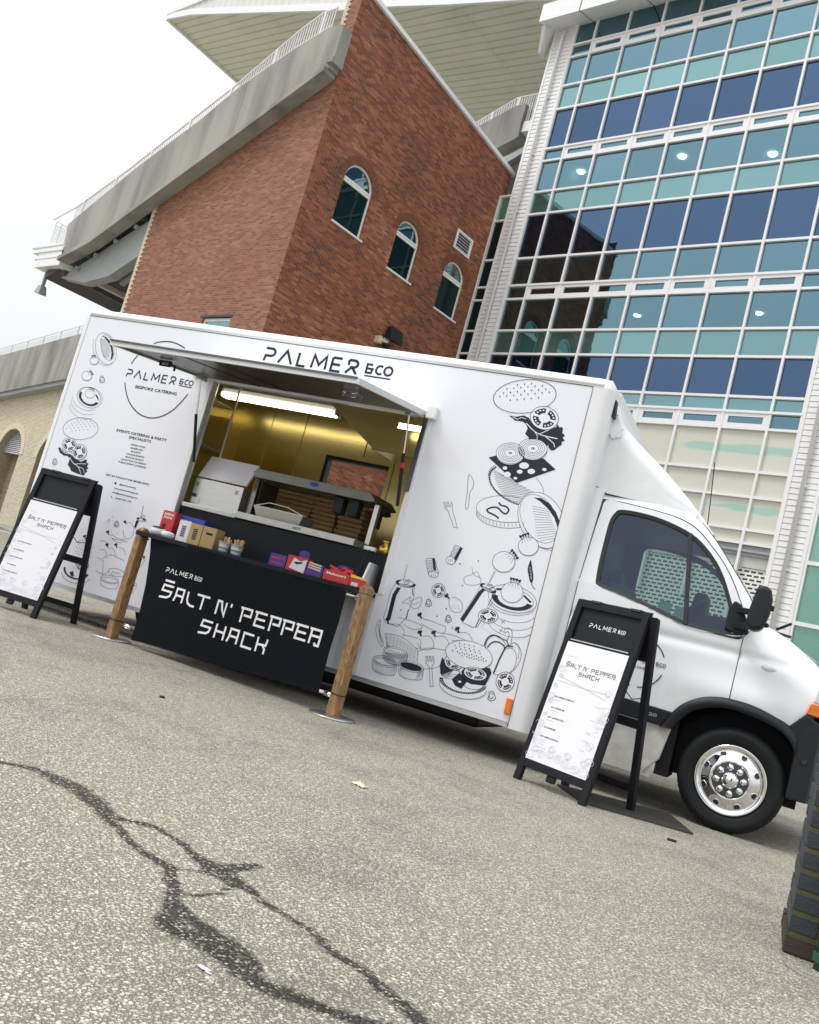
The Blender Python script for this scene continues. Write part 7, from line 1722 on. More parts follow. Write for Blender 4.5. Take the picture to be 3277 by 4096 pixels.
# ------------------------------------------------------------------ cab
YC = 7.0
def lin(L, x):
    for (a, c), (e, d) in zip(L, L[1:]):
        if a <= x <= e: return c+(d-c)*(x-a)/(e-a)
    return L[0][1] if x < L[0][0] else L[-1][1]
BELT = [(-1.60,1.50),(-1.44,1.50),(-1.40,1.485),(-1.27,1.465),(-1.12,1.435),(-.98,1.405),(-.84,1.37),(-.73,1.352),(-.41,1.345),(-.33,1.36),(-.28,1.43),(-.24,1.475),(-.17,1.495),(-.09,1.475),(-.01,1.44),(.11,1.375),(.20,1.33),(.32,1.24),(.42,1.10)]
ARCH = [(-.80,.54),(-.73,.61),(-.68,.72),(-.62,.80),(-.52,.87),(-.42,.905),(-.32,.92),(-.16,.915),(-.02,.885),(.10,.845),(.17,.93),(.24,1.02),(.32,1.05),(.42,1.05)]
ARCH = crv(ARCH[:10])+ARCH[10:]; BELT = crv(BELT)
def yb_(x, z, zt):
    y = YC
    if x > -.30: y += .22*max(0,min(1,(x+.30)/.22))*max(0, (z-(zt-.30))/.30)**2.2        # bonnet rolls over
    if x > .05: y += .9*(x-.05)**2*1.2                          # nose curves in
    y += .014*math.exp(-((z-1.245)/.035)**2)*(1 if x < 0 else max(0, 1-x*8))  # feature line
    y += .05*max(0, .6-z)**2; y -= .02*math.exp(-((z-.95)/.10)**2)*math.exp(-((x+.25)/.45)**2)
    return y
def skin(xa, xb, zbot, ztop_, n, m, name, mtl=None):
    def fn(u, v):
        x = xa+(xb-xa)*u; z0, z1 = zbot(x), ztop_(x); z = z0+(z1-z0)*v; return (x, yb_(x, z, z1), z)
    return put(name, MB().grid(fn, n, m), mtl or M['paint'], tk, smooth=True, recalc=False)
door = skin(-1.585,-.325, lambda x: .60 if x < -.75 else lin(ARCH,x), lambda x: lin(BELT,x), 60, 40, 'door')
fender = skin(-.318,.42, lambda x: lin(ARCH,x), lambda x: lin(BELT,x), 44, 40, 'front_wing')
skin(-1.66,-.74, lambda x: .215+.0*x, lambda x: .598, 30, 14, 'sill', M['dirtypaint'])
put('door_gap', MB().box(-.3245,-.3185,YC+.001,YC+.03,.90,1.40), M['gap'], tk); put('door_gap', MB().box(-1.5925,-1.5865,YC+.002,YC+.05,.60,1.50).hexa([(-1.5925,YC+.013,1.5),(-1.5865,YC+.013,1.5),(-1.5865,YC+.05,1.5),(-1.5925,YC+.05,1.5),(-1.5765,YC+.092,2.19),(-1.5705,YC+.092,2.19),(-1.5705,YC+.13,2.19),(-1.5765,YC+.13,2.19)]), M['gap'], tk)
bon = MB().grid(lambda u, v: (-.26+.68*u, YC+.21+1.58*v, lin(BELT,-.26+.68*u)-.004+.05*math.sin(PI*v)), 24, 8); put('bonnet', bon, M['paint'], tk, smooth=True, recalc=False)
def rub(x): return .735-.075*(x+1.6)*.0
put('rubbing_strip', MB().hexa([(-1.58,YC-.028,.60),(-.735,YC-.028,.60),(-.735,YC+.02,.60),(-1.58,YC+.02,.60),(-1.58,YC-.028,.735),(-.668,YC-.028,.715),(-.668,YC+.02,.715),(-1.58,YC+.02,.735)]), M['plastic'], tk, bevel=.01)
text('badge', '120', -.86, -.78, .648, .672, lambda x, z: (x, YC-.030, z), M['alu'], tk)
# upper door frame leaning inwards
def yl(z): return YC+(z-1.40)*.115
WO = [(-1.46,1.53),(-1.475,1.70),(-1.48,1.90),(-1.478,2.03),(-1.455,2.10),(-1.42,2.135),(-1.30,2.145),(-1.14,2.135),(-.99,2.105),(-.84,2.055),(-.73,1.985),(-.62,1.88),(-.54,1.77),(-.47,1.64),(-.40,1.50),(-.335,1.365),(-.56,1.352),(-.73,1.357),(-.84,1.378),(-.98,1.413),(-1.12,1.443),(-1.27,1.473),(-1.40,1.492),(-1.44,1.505)]
OO = [(-1.585,1.53),(-1.58,1.70),(-1.575,1.90),(-1.565,2.08),(-1.55,2.19),(-1.43,2.195),(-1.30,2.19),(-1.12,2.178),(-.96,2.155),(-.82,2.10),(-.70,2.005),(-.59,1.90),(-.50,1.79),(-.43,1.68),(-.36,1.555),(-.30,1.40),(-.56,1.348),(-.73,1.353),(-.84,1.374),(-.98,1.409),(-1.12,1.439),(-1.27,1.469),(-1.41,1.488),(-1.585,1.50)]
PG = [(-1.585,2.195)]+OO[4:16]
OO = crv(OO, True); WO = crv(WO, True)
def inset(L, d, cx=-.98, cz=1.78):
    r = []
    n = len(L)
    for i in range(n):
        a, c, e = Vector(L[i-1]), Vector(L[i]), Vector(L[(i+1)%n]); t = (e-a).normalized(); nn = Vector((t.y,-t.x))
        if nn.dot(Vector((cx,cz))-c) < 0: nn = -nn
        r.append(tuple(c+nn*d))
    return r
def ringmesh(A, B, dA=0, dB=0, back=.05):
    n = len(A); b = MB(); f = lambda L, d: [(x, yl(z)+d, z) for x, z in L]
    b.add(f(A,dA)+f(B,dB)+f(B,dB+back), [q for k in range(n) for q in ((k,(k+1)%n,(k+1)%n+n,k+n),(k+n,(k+1)%n+n,(k+1)%n+2*n,k+2*n))]); return b
put('door_window_frame', ringmesh(OO, WO), M['paint'], door, smooth=False, recalc=False)
WI = inset(WO, .030); put('window_seal', ringmesh(WO, WI, -.002, .004, .03), M['seal'], door, recalc=False)
gx_ = MB().ngon([(x, yl(z)+.02, z) for x, z in WI]); gw = put('door_glass', gx_, M['carglass'], tk, recalc=False)
put('window_divider', MB().bar((-.855,yl(2.06)+.01,2.055),(-.735,yl(1.37)+.01,1.365),.03,.045,(0,1,0)), M['seal'], door)
# A pillar / roof edge outside the door gap
RO = [(-1.66,2.26),(-1.56,2.245),(-1.39,2.243),(-1.19,2.24),(-1.05,2.235),(-.92,2.215),(-.80,2.165),(-.70,2.08),(-.60,1.975),(-.49,1.85),(-.40,1.745),(-.31,1.63),(-.24,1.475)]
RI = [(-1.66,2.20),(-1.556,2.20),(-1.43,2.203),(-1.30,2.198),(-1.12,2.186),(-.955,2.163),(-.815,2.108),(-.695,2.012),(-.585,1.906),(-.493,1.795),(-.424,1.685),(-.354,1.558),(-.295,1.42)]
RO = crv(RO); RI = crv(RI); n = len(RO); b = MB(); b.add([(x,yl(z)+.035,z) for x,z in RO]+[(x,yl(z)+.006,z) for x,z in RI]+[(x,yl(z)+.16,z-.0) for x,z in RO], [q for i in range(n-1) for q in ((n+i,n+i+1,i+1,i),(i,i+1,2*n+i+1,2*n+i))])
put('roof_pillar', b, M['paint'], tk, smooth=True, recalc=False)
put('pillar_gap', MB().tube([(x,yl(z)+.012,z+.006) for x,z in crv(PG)], .0045, 5), M['gap'], tk)
put('windscreen_seal', MB().tube([(x,yl(z)+.05,z-.006) for x,z in RO[18:]], .012, 5), M['seal'], tk)
put('windscreen', MB().grid(lambda u, v: (-.80+.47*v+.05*math.sin(PI*u), 7.16+1.68*u, 2.14-.66*v), 16, 8), M['screen'], tk, smooth=True, recalc=False)
put('headliner', MB().box(-1.60,-.80,7.22,8.78,2.15,2.19), M['dash'], tk)
put('cab_roof', MB().box(-1.66,-.85,7.16,8.84,2.20,2.235), M['paint'], tk)
put('cab_back', MB().box(-1.66,-1.62,7.1,8.95,.5,2.2), M['dash'], tk)
put('cab_floor', MB().box(-1.62,.2,7.45,8.9,.62,.70), M['dash'], tk)
# far side of the cab with its own open window outline
fo_ = MB(); yF = 8.98
def yf(z): return yF-(z-1.40)*.115
n = len(OO); fo_.add([(x,yf(z),z) for x,z in OO]+[(x,yf(z),z) for x,z in WO], [(k,(k+1)%n,(k+1)%n+n,k+n) for k in range(n)]); fo_.box(-1.6,.2,yF-.03,yF,.3,1.37).box(-1.66,-1.46,yF-.12,yF-.08,1.0,2.2)
put('far_door', fo_, M['dash'], tk, recalc=False)
for yk in (7.55, 8.4):
    s_ = put('seat', MB().hexa([(-1.55,yk-.25,.8),(-1.0,yk-.25,.85),(-1.0,yk+.25,.85),(-1.55,yk+.25,.8),(-1.55,yk-.25,1.0),(-1.0,yk-.25,1.05),(-1.0,yk+.25,1.05),(-1.55,yk+.25,1.0)]), M['seat'], tk, bevel=.04)
    put('seat_back', MB().hexa([(-1.52,yk-.23,1.0),(-1.38,yk-.23,1.0),(-1.38,yk+.23,1.0),(-1.52,yk+.23,1.0),(-1.58,yk-.2,1.58),(-1.47,yk-.2,1.58),(-1.47,yk+.2,1.58),(-1.58,yk+.2,1.58)]), M['seat'], s_, bevel=.04)
    put('headrest', MB().box(-1.59,-1.50,yk-.13,yk+.13,1.62,1.80), M['seat'], s_, bevel=.03)
put('dashboard', MB().hexa([(-.75,7.14,.9),(-.2,7.14,.9),(-.2,8.86,.9),(-.75,8.86,.9),(-.72,7.14,1.36),(-.2,7.14,1.42),(-.2,8.86,1.42),(-.72,8.86,1.36)]), M['dash'], tk, bevel=.03)
put('dash_hood', MB().hexa([(-.74,7.3,1.36),(-.45,7.3,1.40),(-.45,7.75,1.40),(-.74,7.75,1.36),(-.66,7.33,1.50),(-.45,7.33,1.52),(-.45,7.72,1.52),(-.66,7.72,1.50)]), M['dash'], tk, bevel=.03)
sw_ = MB(); ring3 = []
cW, aW, uW = Vector((-.80,7.5,1.46)), Vector((-.80,0,.60)).normalized(), Vector((0,1,0)); vW = aW.cross(uW)
sw_.tube([cW+uW*.2*math.cos(2*PI*k/24)+vW*.2*math.sin(2*PI*k/24) for k in range(25)], .017, 6); sw_.bar(cW-uW*.2, cW+uW*.2, .04, .02); sw_.bar(cW, cW-vW*.2 if vW.z > 0 else cW+vW*.2, .04, .02); sw_.bar(cW, cW-aW*.2, .05, .05)
put('steering_wheel', sw_, M['plastic'], tk, smooth=True)
put('tall_cab_console', MB().hexa([(-.86,7.9,1.36),(-.68,7.9,1.36),(-.68,8.25,1.36),(-.86,8.25,1.36),(-.80,7.9,1.72),(-.70,7.9,1.72),(-.70,8.25,1.72),(-.80,8.25,1.72)]), M['dash'], tk, bevel=.02)
for x, dz, rz_ in ((-1.0,1.40,.1),(-.86,1.385,-.05)): put('paper_note', MB().hexa([(x,7.24,dz),(x+.10,7.24,dz-.01),(x+.10,7.25,dz-.01),(x,7.25,dz),(x+rz_*.1,7.30,dz+.13),(x+.10+rz_*.1,7.30,dz+.12),(x+.10+rz_*.1,7.31,dz+.12),(x+rz_*.1,7.31,dz+.13)]), M['paper'], tk)
put('blue_bag', MB().hexa([(-1.45,7.3,1.4),(-1.2,7.3,1.4),(-1.2,7.6,1.4),(-1.45,7.6,1.4),(-1.42,7.35,1.60),(-1.22,7.35,1.57),(-1.22,7.55,1.57),(-1.42,7.55,1.60)]), mat('blue_cloth', (.05,.16,.22), .8), tk, bevel=.03)
# body behind the door
bp = put('rear_cab_panel', MB().hexa([(-1.74,YC+.01,.45),(-1.593,YC+.01,.45),(-1.593,YC+.10,.45),(-1.74,YC+.10,.45),(-1.74,YC+.012,1.5),(-1.593,YC+.012,1.5),(-1.593,YC+.10,1.5),(-1.74,YC+.10,1.5)]).hexa([(-1.74,YC+.012,1.5),(-1.593,YC+.012,1.5),(-1.593,YC+.10,1.5),(-1.74,YC+.10,1.5),(-1.74,YC+.095,2.28),(-1.577,YC+.095,2.28),(-1.577,YC+.2,2.28),(-1.74,YC+.2,2.28)]), M['paint'], tk)
for z in (2.14,2.0,1.86,1.72): put('vent_pressing', MB().hexa([(-1.648,yl(z-.045)-.002,z-.045),(-1.612,yl(z-.045)-.002,z-.045),(-1.612,yl(z)+.03,z-.045),(-1.648,yl(z)+.03,z-.045),(-1.648,yl(z+.045)-.002,z+.045),(-1.612,yl(z+.045)-.002,z+.045),(-1.612,yl(z)+.03,z+.045),(-1.648,yl(z)+.03,z+.045)]), M['paint'], bp, bevel=.012)
# luton fairing between box and cab roof
TOPF = [(-1.74,3.12),(-1.66,3.04),(-1.63,2.98),(-1.58,2.86),(-1.44,2.745),(-1.28,2.63),(-1.14,2.525),(-.96,2.365),(-.83,2.245),(-.74,2.15),(-.70,2.11)]
BOTF = [(-1.74,2.30),(-1.66,2.30),(-1.58,2.25),(-1.39,2.245),(-1.19,2.243),(-1.05,2.238),(-.92,2.218),(-.80,2.165),(-.70,2.085)]
xs_ = [-1.74+1.04*i/28 for i in range(29)]; sec = []
for x in xs_:
    zt, zb2 = lin(TOPF,x), lin(BOTF,x); h_ = max(.012, zt-zb2); r_ = min(.16, h_*.6); e = .10+.10*max(0,x+1.66)
    half = [(YC+e-.03*0,zb2),(YC+e-.012+.02*h_,zb2+(h_-r_)*.35),(YC+e+.01*h_,zb2+(h_-r_)*.7)]+[(YC+e+r_-r_*math.cos(rad(a)),zt-r_+r_*math.sin(rad(a))) for a in range(0,91,15)]
    sec.append([(x,y,z) for y,z in half]+[(x,16.0-y,z) for y,z in half[::-1]])
n = len(sec[0]); b = MB(); b.add([p for s_ in sec for p in s_], [(i*n+k,i*n+k+1,(i+1)*n+k+1,(i+1)*n+k) for i in range(len(sec)-1) for k in range(n-1)])
put('roof_fairing', b, M['trimwhite'], tk, smooth=True, recalc=False)
pl_ = [(-1.668,2.90),(-1.625,2.90),(-1.555,2.785),(-1.565,2.72),(-1.62,2.70),(-1.668,2.75)]
put('fairing_patch', MB().prism([(x,YC+.092,z) for x,z in pl_], (0,.03,0)), M['paint'], tk)
for x, z in pl_[1:5]+[(-1.655,2.84),(-1.60,2.72)]: put('rivet', MB().lathe([(0,-.004),(.006,-.002),(.007,.0)], 8, (x+.004,YC+.09,z), (0,1,0)), M['alu'], tk)
put('fairing_clip', MB().hexa([(-1.655,YS+.12,2.86),(-1.63,YS+.12,2.86),(-1.63,YS+.2,2.86),(-1.655,YS+.2,2.86),(-1.66,YS+.12,3.0),(-1.645,YS+.12,3.0),(-1.645,YS+.2,3.0),(-1.66,YS+.2,3.0)]), M['plastic'], tk)
# wheel arch, inner well, bumper
AO = [(-.745,.60),(-.73,.61),(-.68,.72),(-.62,.80),(-.52,.87),(-.42,.905),(-.32,.92),(-.16,.915),(-.02,.885),(.10,.845),(.16,.78)]
AI = [(-.66,.60),(-.655,.61),(-.61,.69),(-.54,.77),(-.42,.825),(-.30,.848),(-.19,.842),(-.07,.825),(.05,.79),(.13,.73),(.17,.66)]
AO = crv(AO); AI = crv(AI); n = len(AO); b = MB(); b.add([(x,YC-.005,z) for x,z in AO]+[(x,YC-.045,z-.012) for x,z in AO]+[(x,YC-.05,z) for x,z in AI]+[(x,YC+.06,z) for x,z in AI], [q for i in range(n-1) for q in ((i,i+1,n+i+1,n+i),(n+i,n+i+1,2*n+i+1,2*n+i),(2*n+i,2*n+i+1,3*n+i+1,3*n+i))])
put('wheel_arch_trim', b, M['plastic'], tk, smooth=True, recalc=False)
put('inner_arch', MB().grid(lambda u, v: (-.2+.455*math.cos(PI*1.0*u), YC+.03+.5*v, .42+.42*math.sin(PI*u)), 24, 2), M['rubber'], tk, smooth=True, recalc=False)
put('arch_liner', MB().box(-.72,-.62,YC+.02,YC+.4,.25,.66).box(-.66,.25,YC+.25,YC+.3,.28,.86), M['rubber'], tk)
put('sill_end', MB().hexa([(-.80,YC-.004,.235),(-.70,YC-.004,.36),(-.70,YC+.1,.36),(-.80,YC+.1,.235),(-.80,YC-.004,.597),(-.665,YC-.004,.597),(-.665,YC+.1,.597),(-.80,YC+.1,.597)]), M['dirtypaint'], tk, bevel=.01)
bm2 = MB().grid(lambda u, v: ((.17+.20*u if v > .5 else .19+.20*u)+.22*u*u, YC-.03+.9*u*u*.9, .36+(.50+.13*u)*v), 14, 10); put('bumper', bm2, M['plastic'], tk, smooth=True, recalc=False)
put('front_bumper', MB().hexa([(.28,7.25,.34),(.50,7.45,.34),(.50,8.55,.34),(.28,8.75,.34),(.28,7.25,.90),(.54,7.45,.88),(.54,8.55,.88),(.28,8.75,.90)]), M['plastic'], tk, bevel=.03)
put('grille', MB().hexa([(.30,7.35,.90),(.52,7.5,.90),(.52,8.5,.90),(.30,8.65,.90),(.30,7.35,1.12),(.47,7.5,1.14),(.47,8.5,1.14),(.30,8.65,1.12)]), M['plastic'], tk, bevel=.02)
for k in range(3): put('grille_bar', MB().box(.47,.535,7.5,8.5,.93+k*.06,.95+k*.06), M['chrome'], tk)
put('far_wing', MB().grid(lambda u, v: (-.318+.73*u, 16-yb_(-.318+.73*u, .6+(lin(BELT,-.318+.73*u)-.6)*v, lin(BELT,-.318+.73*u)), .6+(lin(BELT,-.318+.73*u)-.6)*v), 20, 16), M['paint'], tk, smooth=True, recalc=False)
put('bumper_return', MB().prism([(.165,YC-.03,.36),(.165,YC-.03,.66),(.10,YC-.03,.845),(.185,YC-.03,.95),(.30,YC-.02,.90),(.30,YC-.02,.36)], (0,.10,0)), M['plastic'], tk, bevel=.012)
put('bumper_plug', MB().lathe([(0,-.004),(.018,-.003),(.022,.006)], 14, (.235,YC-.034,.63), (0,1,0)), M['seal'], tk)
hl = put('headlight', MB().hexa([(.215,YC+.012,1.045),(.40,YC+.10,1.045),(.40,YC+.2,1.045),(.215,YC+.1,1.045),(.235,YC+.016,1.15),(.42,YC+.11,1.17),(.42,YC+.2,1.17),(.235,YC+.1,1.15)]), M['lamp'], tk, bevel=.01)
put('indicator', MB().hexa([(.185,YC-.012,.955),(.38,YC+.06,.94),(.38,YC+.14,.94),(.185,YC+.08,.955),(.205,YC-.008,1.035),(.40,YC+.07,1.035),(.40,YC+.15,1.035),(.205,YC+.08,1.035)]), M['orange'], tk, bevel=.008)
rp = put('side_repeater', MB().lathe([(0,-.014),(.03,-.012),(.042,-.004),(.046,.004)], 20, (-.11,YC-.0,1.20), (0,1,0)), M['lamp'], tk, smooth=True)
rp.data.transform(Matrix.Translation(Vector((-.11+3.4,-1.0,1.20)))@Matrix.Diagonal((1.15,1,.55,1))@Matrix.Translation(-Vector((-.11+3.4,-1.0,1.20))))
put('wiper', MB().bar((-.30,7.3,1.50),(-.02,7.8,1.52),.02,.02).bar((-.12,7.2,1.50),(-.03,7.25,1.57),.018,.018), M['plastic'], tk)
put('scuttle', MB().box(-.30,-.22,7.2,8.8,1.46,1.49), M['plastic'], tk)
put('antenna', MB().tube([(-.80,7.6,2.2),(-.83,7.6,2.5),(-.86,7.6,2.77)], .0045, 5), M['plastic'], tk)
# mirror
mm = put('wing_mirror', MB().prism([(-.29,6.72,1.73),(-.235,6.72,1.745),(-.195,6.72,1.72),(-.175,6.72,1.66),(-.175,6.72,1.56),(-.19,6.72,1.48),(-.205,6.72,1.43),(-.255,6.72,1.415),(-.30,6.72,1.425),(-.315,6.72,1.46),(-.315,6.72,1.54)], (0,.16,0)), M['plastic'], tk, bevel=.03)
put('mirror_arm', MB().bar((-.28,6.85,1.55),(-.42,7.03,1.56),.035,.045).bar((-.28,6.85,1.45),(-.42,7.03,1.435),.035,.045), M['plastic'], mm, bevel=.008)
put('mirror_foot', MB().prism([(-.46,YC-.02,1.40),(-.36,YC-.02,1.38),(-.29,YC-.02,1.40),(-.31,YC-.02,1.48),(-.38,YC-.02,1.60),(-.43,YC-.02,1.62),(-.46,YC-.02,1.56)], (0,.05,0)), M['plastic'], mm, bevel=.012)
put('mirror_nub', MB().box(-.19,-.155,6.76,6.82,1.58,1.62).box(-.20,-.165,6.76,6.82,1.46,1.49), M['plastic'], mm, bevel=.012)
# front wheel with chrome dish
def wheel(cx, cy, cz, s=1.0):
    wl = put('wheel', MB().tube([(cx,cy+.12,cz),(cx,cy+.2,cz)], .2, 20), M['darkmetal'], tk)
    R_ = .365; prof = [(.245,.004),(.262,-.012),(.28,-.020),(.305,-.022),(.318,-.026),(.335,-.018),(.352,-.002),(.361,.018),(R_,.045),(R_,.20),(.34,.235),(.25,.24)]
    ty_ = put('tyre', MB().lathe(prof, 72, (cx,cy,cz), (0,1,0)), M['rubber'], wl, smooth=True)
    tr = MB()
    for k in range(60):
        a = 2*PI*k/60; ca_, sa_ = math.cos(a), math.sin(a); t_ = Vector((-sa_,0,ca_)); r0 = Vector((ca_,0,sa_)); o_ = Vector((cx,cy,cz))
        for y0, y1, off in ((.030,.085,0),(.095,.15,.5),(.16,.215,0)):
            p = o_+r0*(R_-.004); q = t_*.0125; p = p+t_*off*.03
            tr.hexa([p-q+Vector((0,y0,0)),p+q+Vector((0,y0,0)),p+q+Vector((0,y1,0)),p-q+Vector((0,y1,0)),p-q+r0*.005+Vector((0,y0,0)),p+q+r0*.005+Vector((0,y0,0)),p+q+r0*.005+Vector((0,y1,0)),p-q+r0*.005+Vector((0,y1,0))])
    put('tread', tr, M['rubber'], ty_, stuff=True)
    rim = put('rim', MB().lathe([(.246,.010),(.246,-.008),(.238,-.014),(.230,-.006),(.224,-.008),(.217,.006),(.208,.010),(.195,.006),(.175,-.004),(.150,-.016),(.132,-.022),(.126,-.022),(.124,-.012),(.06,-.010),(.0,-.010)], 64, (cx,cy,cz), (0,1,0)), M['chrome'], wl, smooth=True)
    put('hub_face', MB().lathe([(.122,-.0125),(.118,-.0130),(.0,-.0130)], 40, (cx,cy,cz), (0,1,0)), M['darkmetal'], rim, smooth=True)
    put('hub_cap', MB().lathe([(.0,-.062),(.022,-.060),(.042,-.052),(.056,-.038),(.060,-.022),(.060,-.012)], 28, (cx,cy,cz), (0,1,0)), M['chrome'], rim, smooth=True)
    nut = MB().lathe([(.0,-.048),(.010,-.046),(.019,-.040),(.025,-.028),(.026,-.012)], 16, (0,0,0), (0,1,0)).mesh('wheel_nut', M['chrome'], smooth=True)
    hol = MB().lathe([(.0,-.001),(.0205,-.001),(.0215,.004)], 16, (0,0,0), (0,1,0)).mesh('rim_hole', M['seal'])
    hri = MB().lathe([(.0205,-.003),(.024,-.004),(.026,.004)], 16, (0,0,0), (0,1,0)).mesh('rim_hole_edge', M['chrome'], smooth=True)
    bx, by, bz = TRK
    for k in range(8):
        a = 2*PI*k/8+.15; o = putm('wheel_nut', nut, rim); o.location = (cx+.090*math.cos(a)-bx, cy-by, cz+.090*math.sin(a)-bz)
        a = 2*PI*k/8+.45
        o = putm('rim_hole', hol, rim); o.location = (cx+.184*math.cos(a)-bx, cy+.001-by, cz+.184*math.sin(a)-bz); o.rotation_euler = (-rad(27)*math.sin(a), 0, rad(27)*math.cos(a))
        o = putm('rim_hole_edge', hri, rim); o.location = (cx+.184*math.cos(a)-bx, cy+.001-by, cz+.184*math.sin(a)-bz); o.rotation_euler = (-rad(27)*math.sin(a), 0, rad(27)*math.cos(a))
    return wl
wheel(-.20, YC+.01, .365); wheel(-5.4, 7.12, .365)
# round logo on the cab door
b = MB(); onD = lambda x, z: (x, yb_(x, z, 1.4)-.004, z)
for a0, a1 in ((25,155),(190,262),(278,345)): ribbon(b, arc(-.995,1.008,.186,.186,a0,a1,16), .008, onD)
palmer(b, -1.165, 1.01, .268, onD, .02); put('lettering', b, M['ink'], door, recalc=False)
text('lettering', 'BESPOKE CATERING', -1.10, -.89, .960, .978, onD, M['ink'], door)
put('door_handle', MB().box(-1.52,-1.38,YC-.03,YC-.002,1.05,1.08), M['plastic'], door, bevel=.008)
# ================================================================== inside the truck: appliances and stacked boxes
M['canopy'] = mat('dull_canopy_steel', (.20,.20,.19), .42, metal=.8, noise=.15, nscale=5)
fy = thing('steel_fryer', 'steel countertop fryer with its lid raised at the left of the hatch', 'fryer', (-5.15, 7.3, 1.375), 'T')
put('body', MB().box(-5.42,-4.86,7.02,7.5,1.376,1.64), M['steel'], fy, bevel=.006)
put('lid', MB().hexa([(-5.42,7.04,1.66),(-4.86,7.04,1.66),(-4.86,7.06,1.655),(-5.42,7.06,1.655),(-5.42,7.16,1.89),(-4.86,7.16,1.89),(-4.86,7.18,1.885),(-5.42,7.18,1.885)]), M['whitecard'], fy)
put('rating_plate', MB().box(-5.40,-5.31,7.015,7.019,1.40,1.45), M['whitecard'], fy); put('control_knob', MB().lathe([(.0,-.03),(.014,-.03),(.016,0)], 12, (-5.385,7.018,1.47), (0,1,0)), M['plastic'], fy)
for x in (-5.40,-4.94):
    v = MB()
    for k in range(3): v.box(x,x+.03,7.014,7.019,1.59-k*.014,1.596-k*.014)
    put('vent_slots', v, M['seal'], fy)
gy = thing('heated_gantry', 'stainless steel heated gantry with sloping canopy over the worktop', 'food warmer', (-4.2, 7.3, 1.405), 'T')
put('canopy', MB().prism([(-4.84,7.12,1.86),(-3.62,7.12,1.86),(-3.55,7.12,1.79),(-3.60,7.12,1.775),(-4.88,7.12,1.775),(-4.92,7.12,1.79)], (0,.5,0)), M['canopy'], gy, bevel=.004)
put('badge', MB().lathe([(0,-.003),(.045,-.003),(.048,0)], 20, (-4.2,7.119,1.825), (0,1,0)), M['bluecard'], gy).data.transform(Matrix.Translation((0,0,.42*.55))@Matrix.Diagonal((1,1,.45,1)))
for x in (-4.86,-3.56): put('support_post', MB().box(x-.022,x+.022,7.2,7.25,1.406,1.775), M['steel'], gy)
put('side_glass', MB().box(-4.80,-4.795,7.2,7.5,1.41,1.76), M['darkmetal'], gy)
put('heat_lamp', MB().box(-4.0,-3.9,7.2,7.3,1.62,1.774).box(-3.84,-3.74,7.2,7.3,1.62,1.774), M['plastic'], gy, bevel=.01)
trm = thing('steel_food_tray', 'shiny steel food tray with wire handles on the serving shelf', 'tray', (-4.4, 7.08, 1.405), 'T')
put('tray', MB().hexa([(-4.62,6.98,1.407),(-4.16,6.98,1.407),(-4.16,7.18,1.407),(-4.62,7.18,1.407),(-4.66,6.95,1.50),(-4.12,6.95,1.50),(-4.12,7.2,1.50),(-4.66,7.2,1.50)]), M['steel'], trm)
put('wire_handle', MB().tube([(-4.64,6.95,1.50),(-4.5,6.96,1.55),(-4.3,6.96,1.545),(-4.12,6.95,1.50)], .005, 6).tube([(-4.66,7.0,1.505),(-4.12,7.0,1.505)], .005, 6).tube([(-4.5,6.96,1.55),(-4.45,7.2,1.52)], .004, 6), M['chrome'], trm)
put('back_bench', MB().box(-5.3,-3.2,7.72,8.4,.9,1.40), M['dullsteel'], tk)
wv = MB()
def pbox():
    b = MB(); b.hexa([(-.128,-.125,0),(.128,-.125,0),(.128,.13,0),(-.128,.13,0),(-.128,-.125,.030),(.128,-.125,.030),(.128,.13,.030),(-.128,.13,.030)])
    b.hexa([(-.139,-.144,.012),(.139,-.144,.008),(.139,.144,.012),(-.139,.144,.012),(-.139,-.144,.040),(.139,-.144,.038),(.139,.144,.040),(-.139,.144,.040)]); return b
pm_ = pbox().mesh('pizza_box', M['card']); names = ['left', 'second', 'third', 'right hand']; n = 9
for ci, xc in enumerate((-4.99,-4.715,-4.43,-4.12)):
    for k in range(n):
        o = putm('pizza_box', pm_); p = (xc+random.uniform(-.012,.012), 7.98+random.uniform(-.01,.01), 1.402+k*.0455); o.location = T2W(*p); o.rotation_euler = (0, 0, TY+random.uniform(-.05,.05))
        pos = ['lowest','second from the bottom','third from the bottom','fourth from the bottom','middle one','fourth from the top','third from the top','second from the top','topmost'][k]
        tag(o, 'brown takeaway box, %s in the %s stack behind the gantry' % (pos, names[ci]), 'takeaway box', 'cardboard takeaway boxes stacked inside the truck')
tg = thing('tape_gun', 'dark hand tool hanging on the steel wall at the right of the hatch', 'tool', (-3.84, 7.9, 1.7), 'T')
put('body', MB().prism([(-3.95,7.9,1.80),(-3.90,7.9,1.87),(-3.79,7.9,1.86),(-3.75,7.9,1.78),(-3.80,7.9,1.76),(-3.90,7.9,1.77)], (0,.06,0)), M['plastic'], tg, bevel=.01); put('handle', MB().box(-3.87,-3.84,7.92,7.95,1.63,1.77), M['plastic'], tg)
gb_ = MB().lathe([(.0,0),(.045,.0),(.06,.03),(.055,.065),(.025,.085),(.03,.10),(.045,.115),(.0,.11)], 14, (-3.262,6.98,1.337)); solo('gold_bag', gb_, M['gold'], (-3.262,6.98,1.337), 'T', 'crumpled gold foil bag standing at the right edge of the hatch', 'bag', smooth=True)
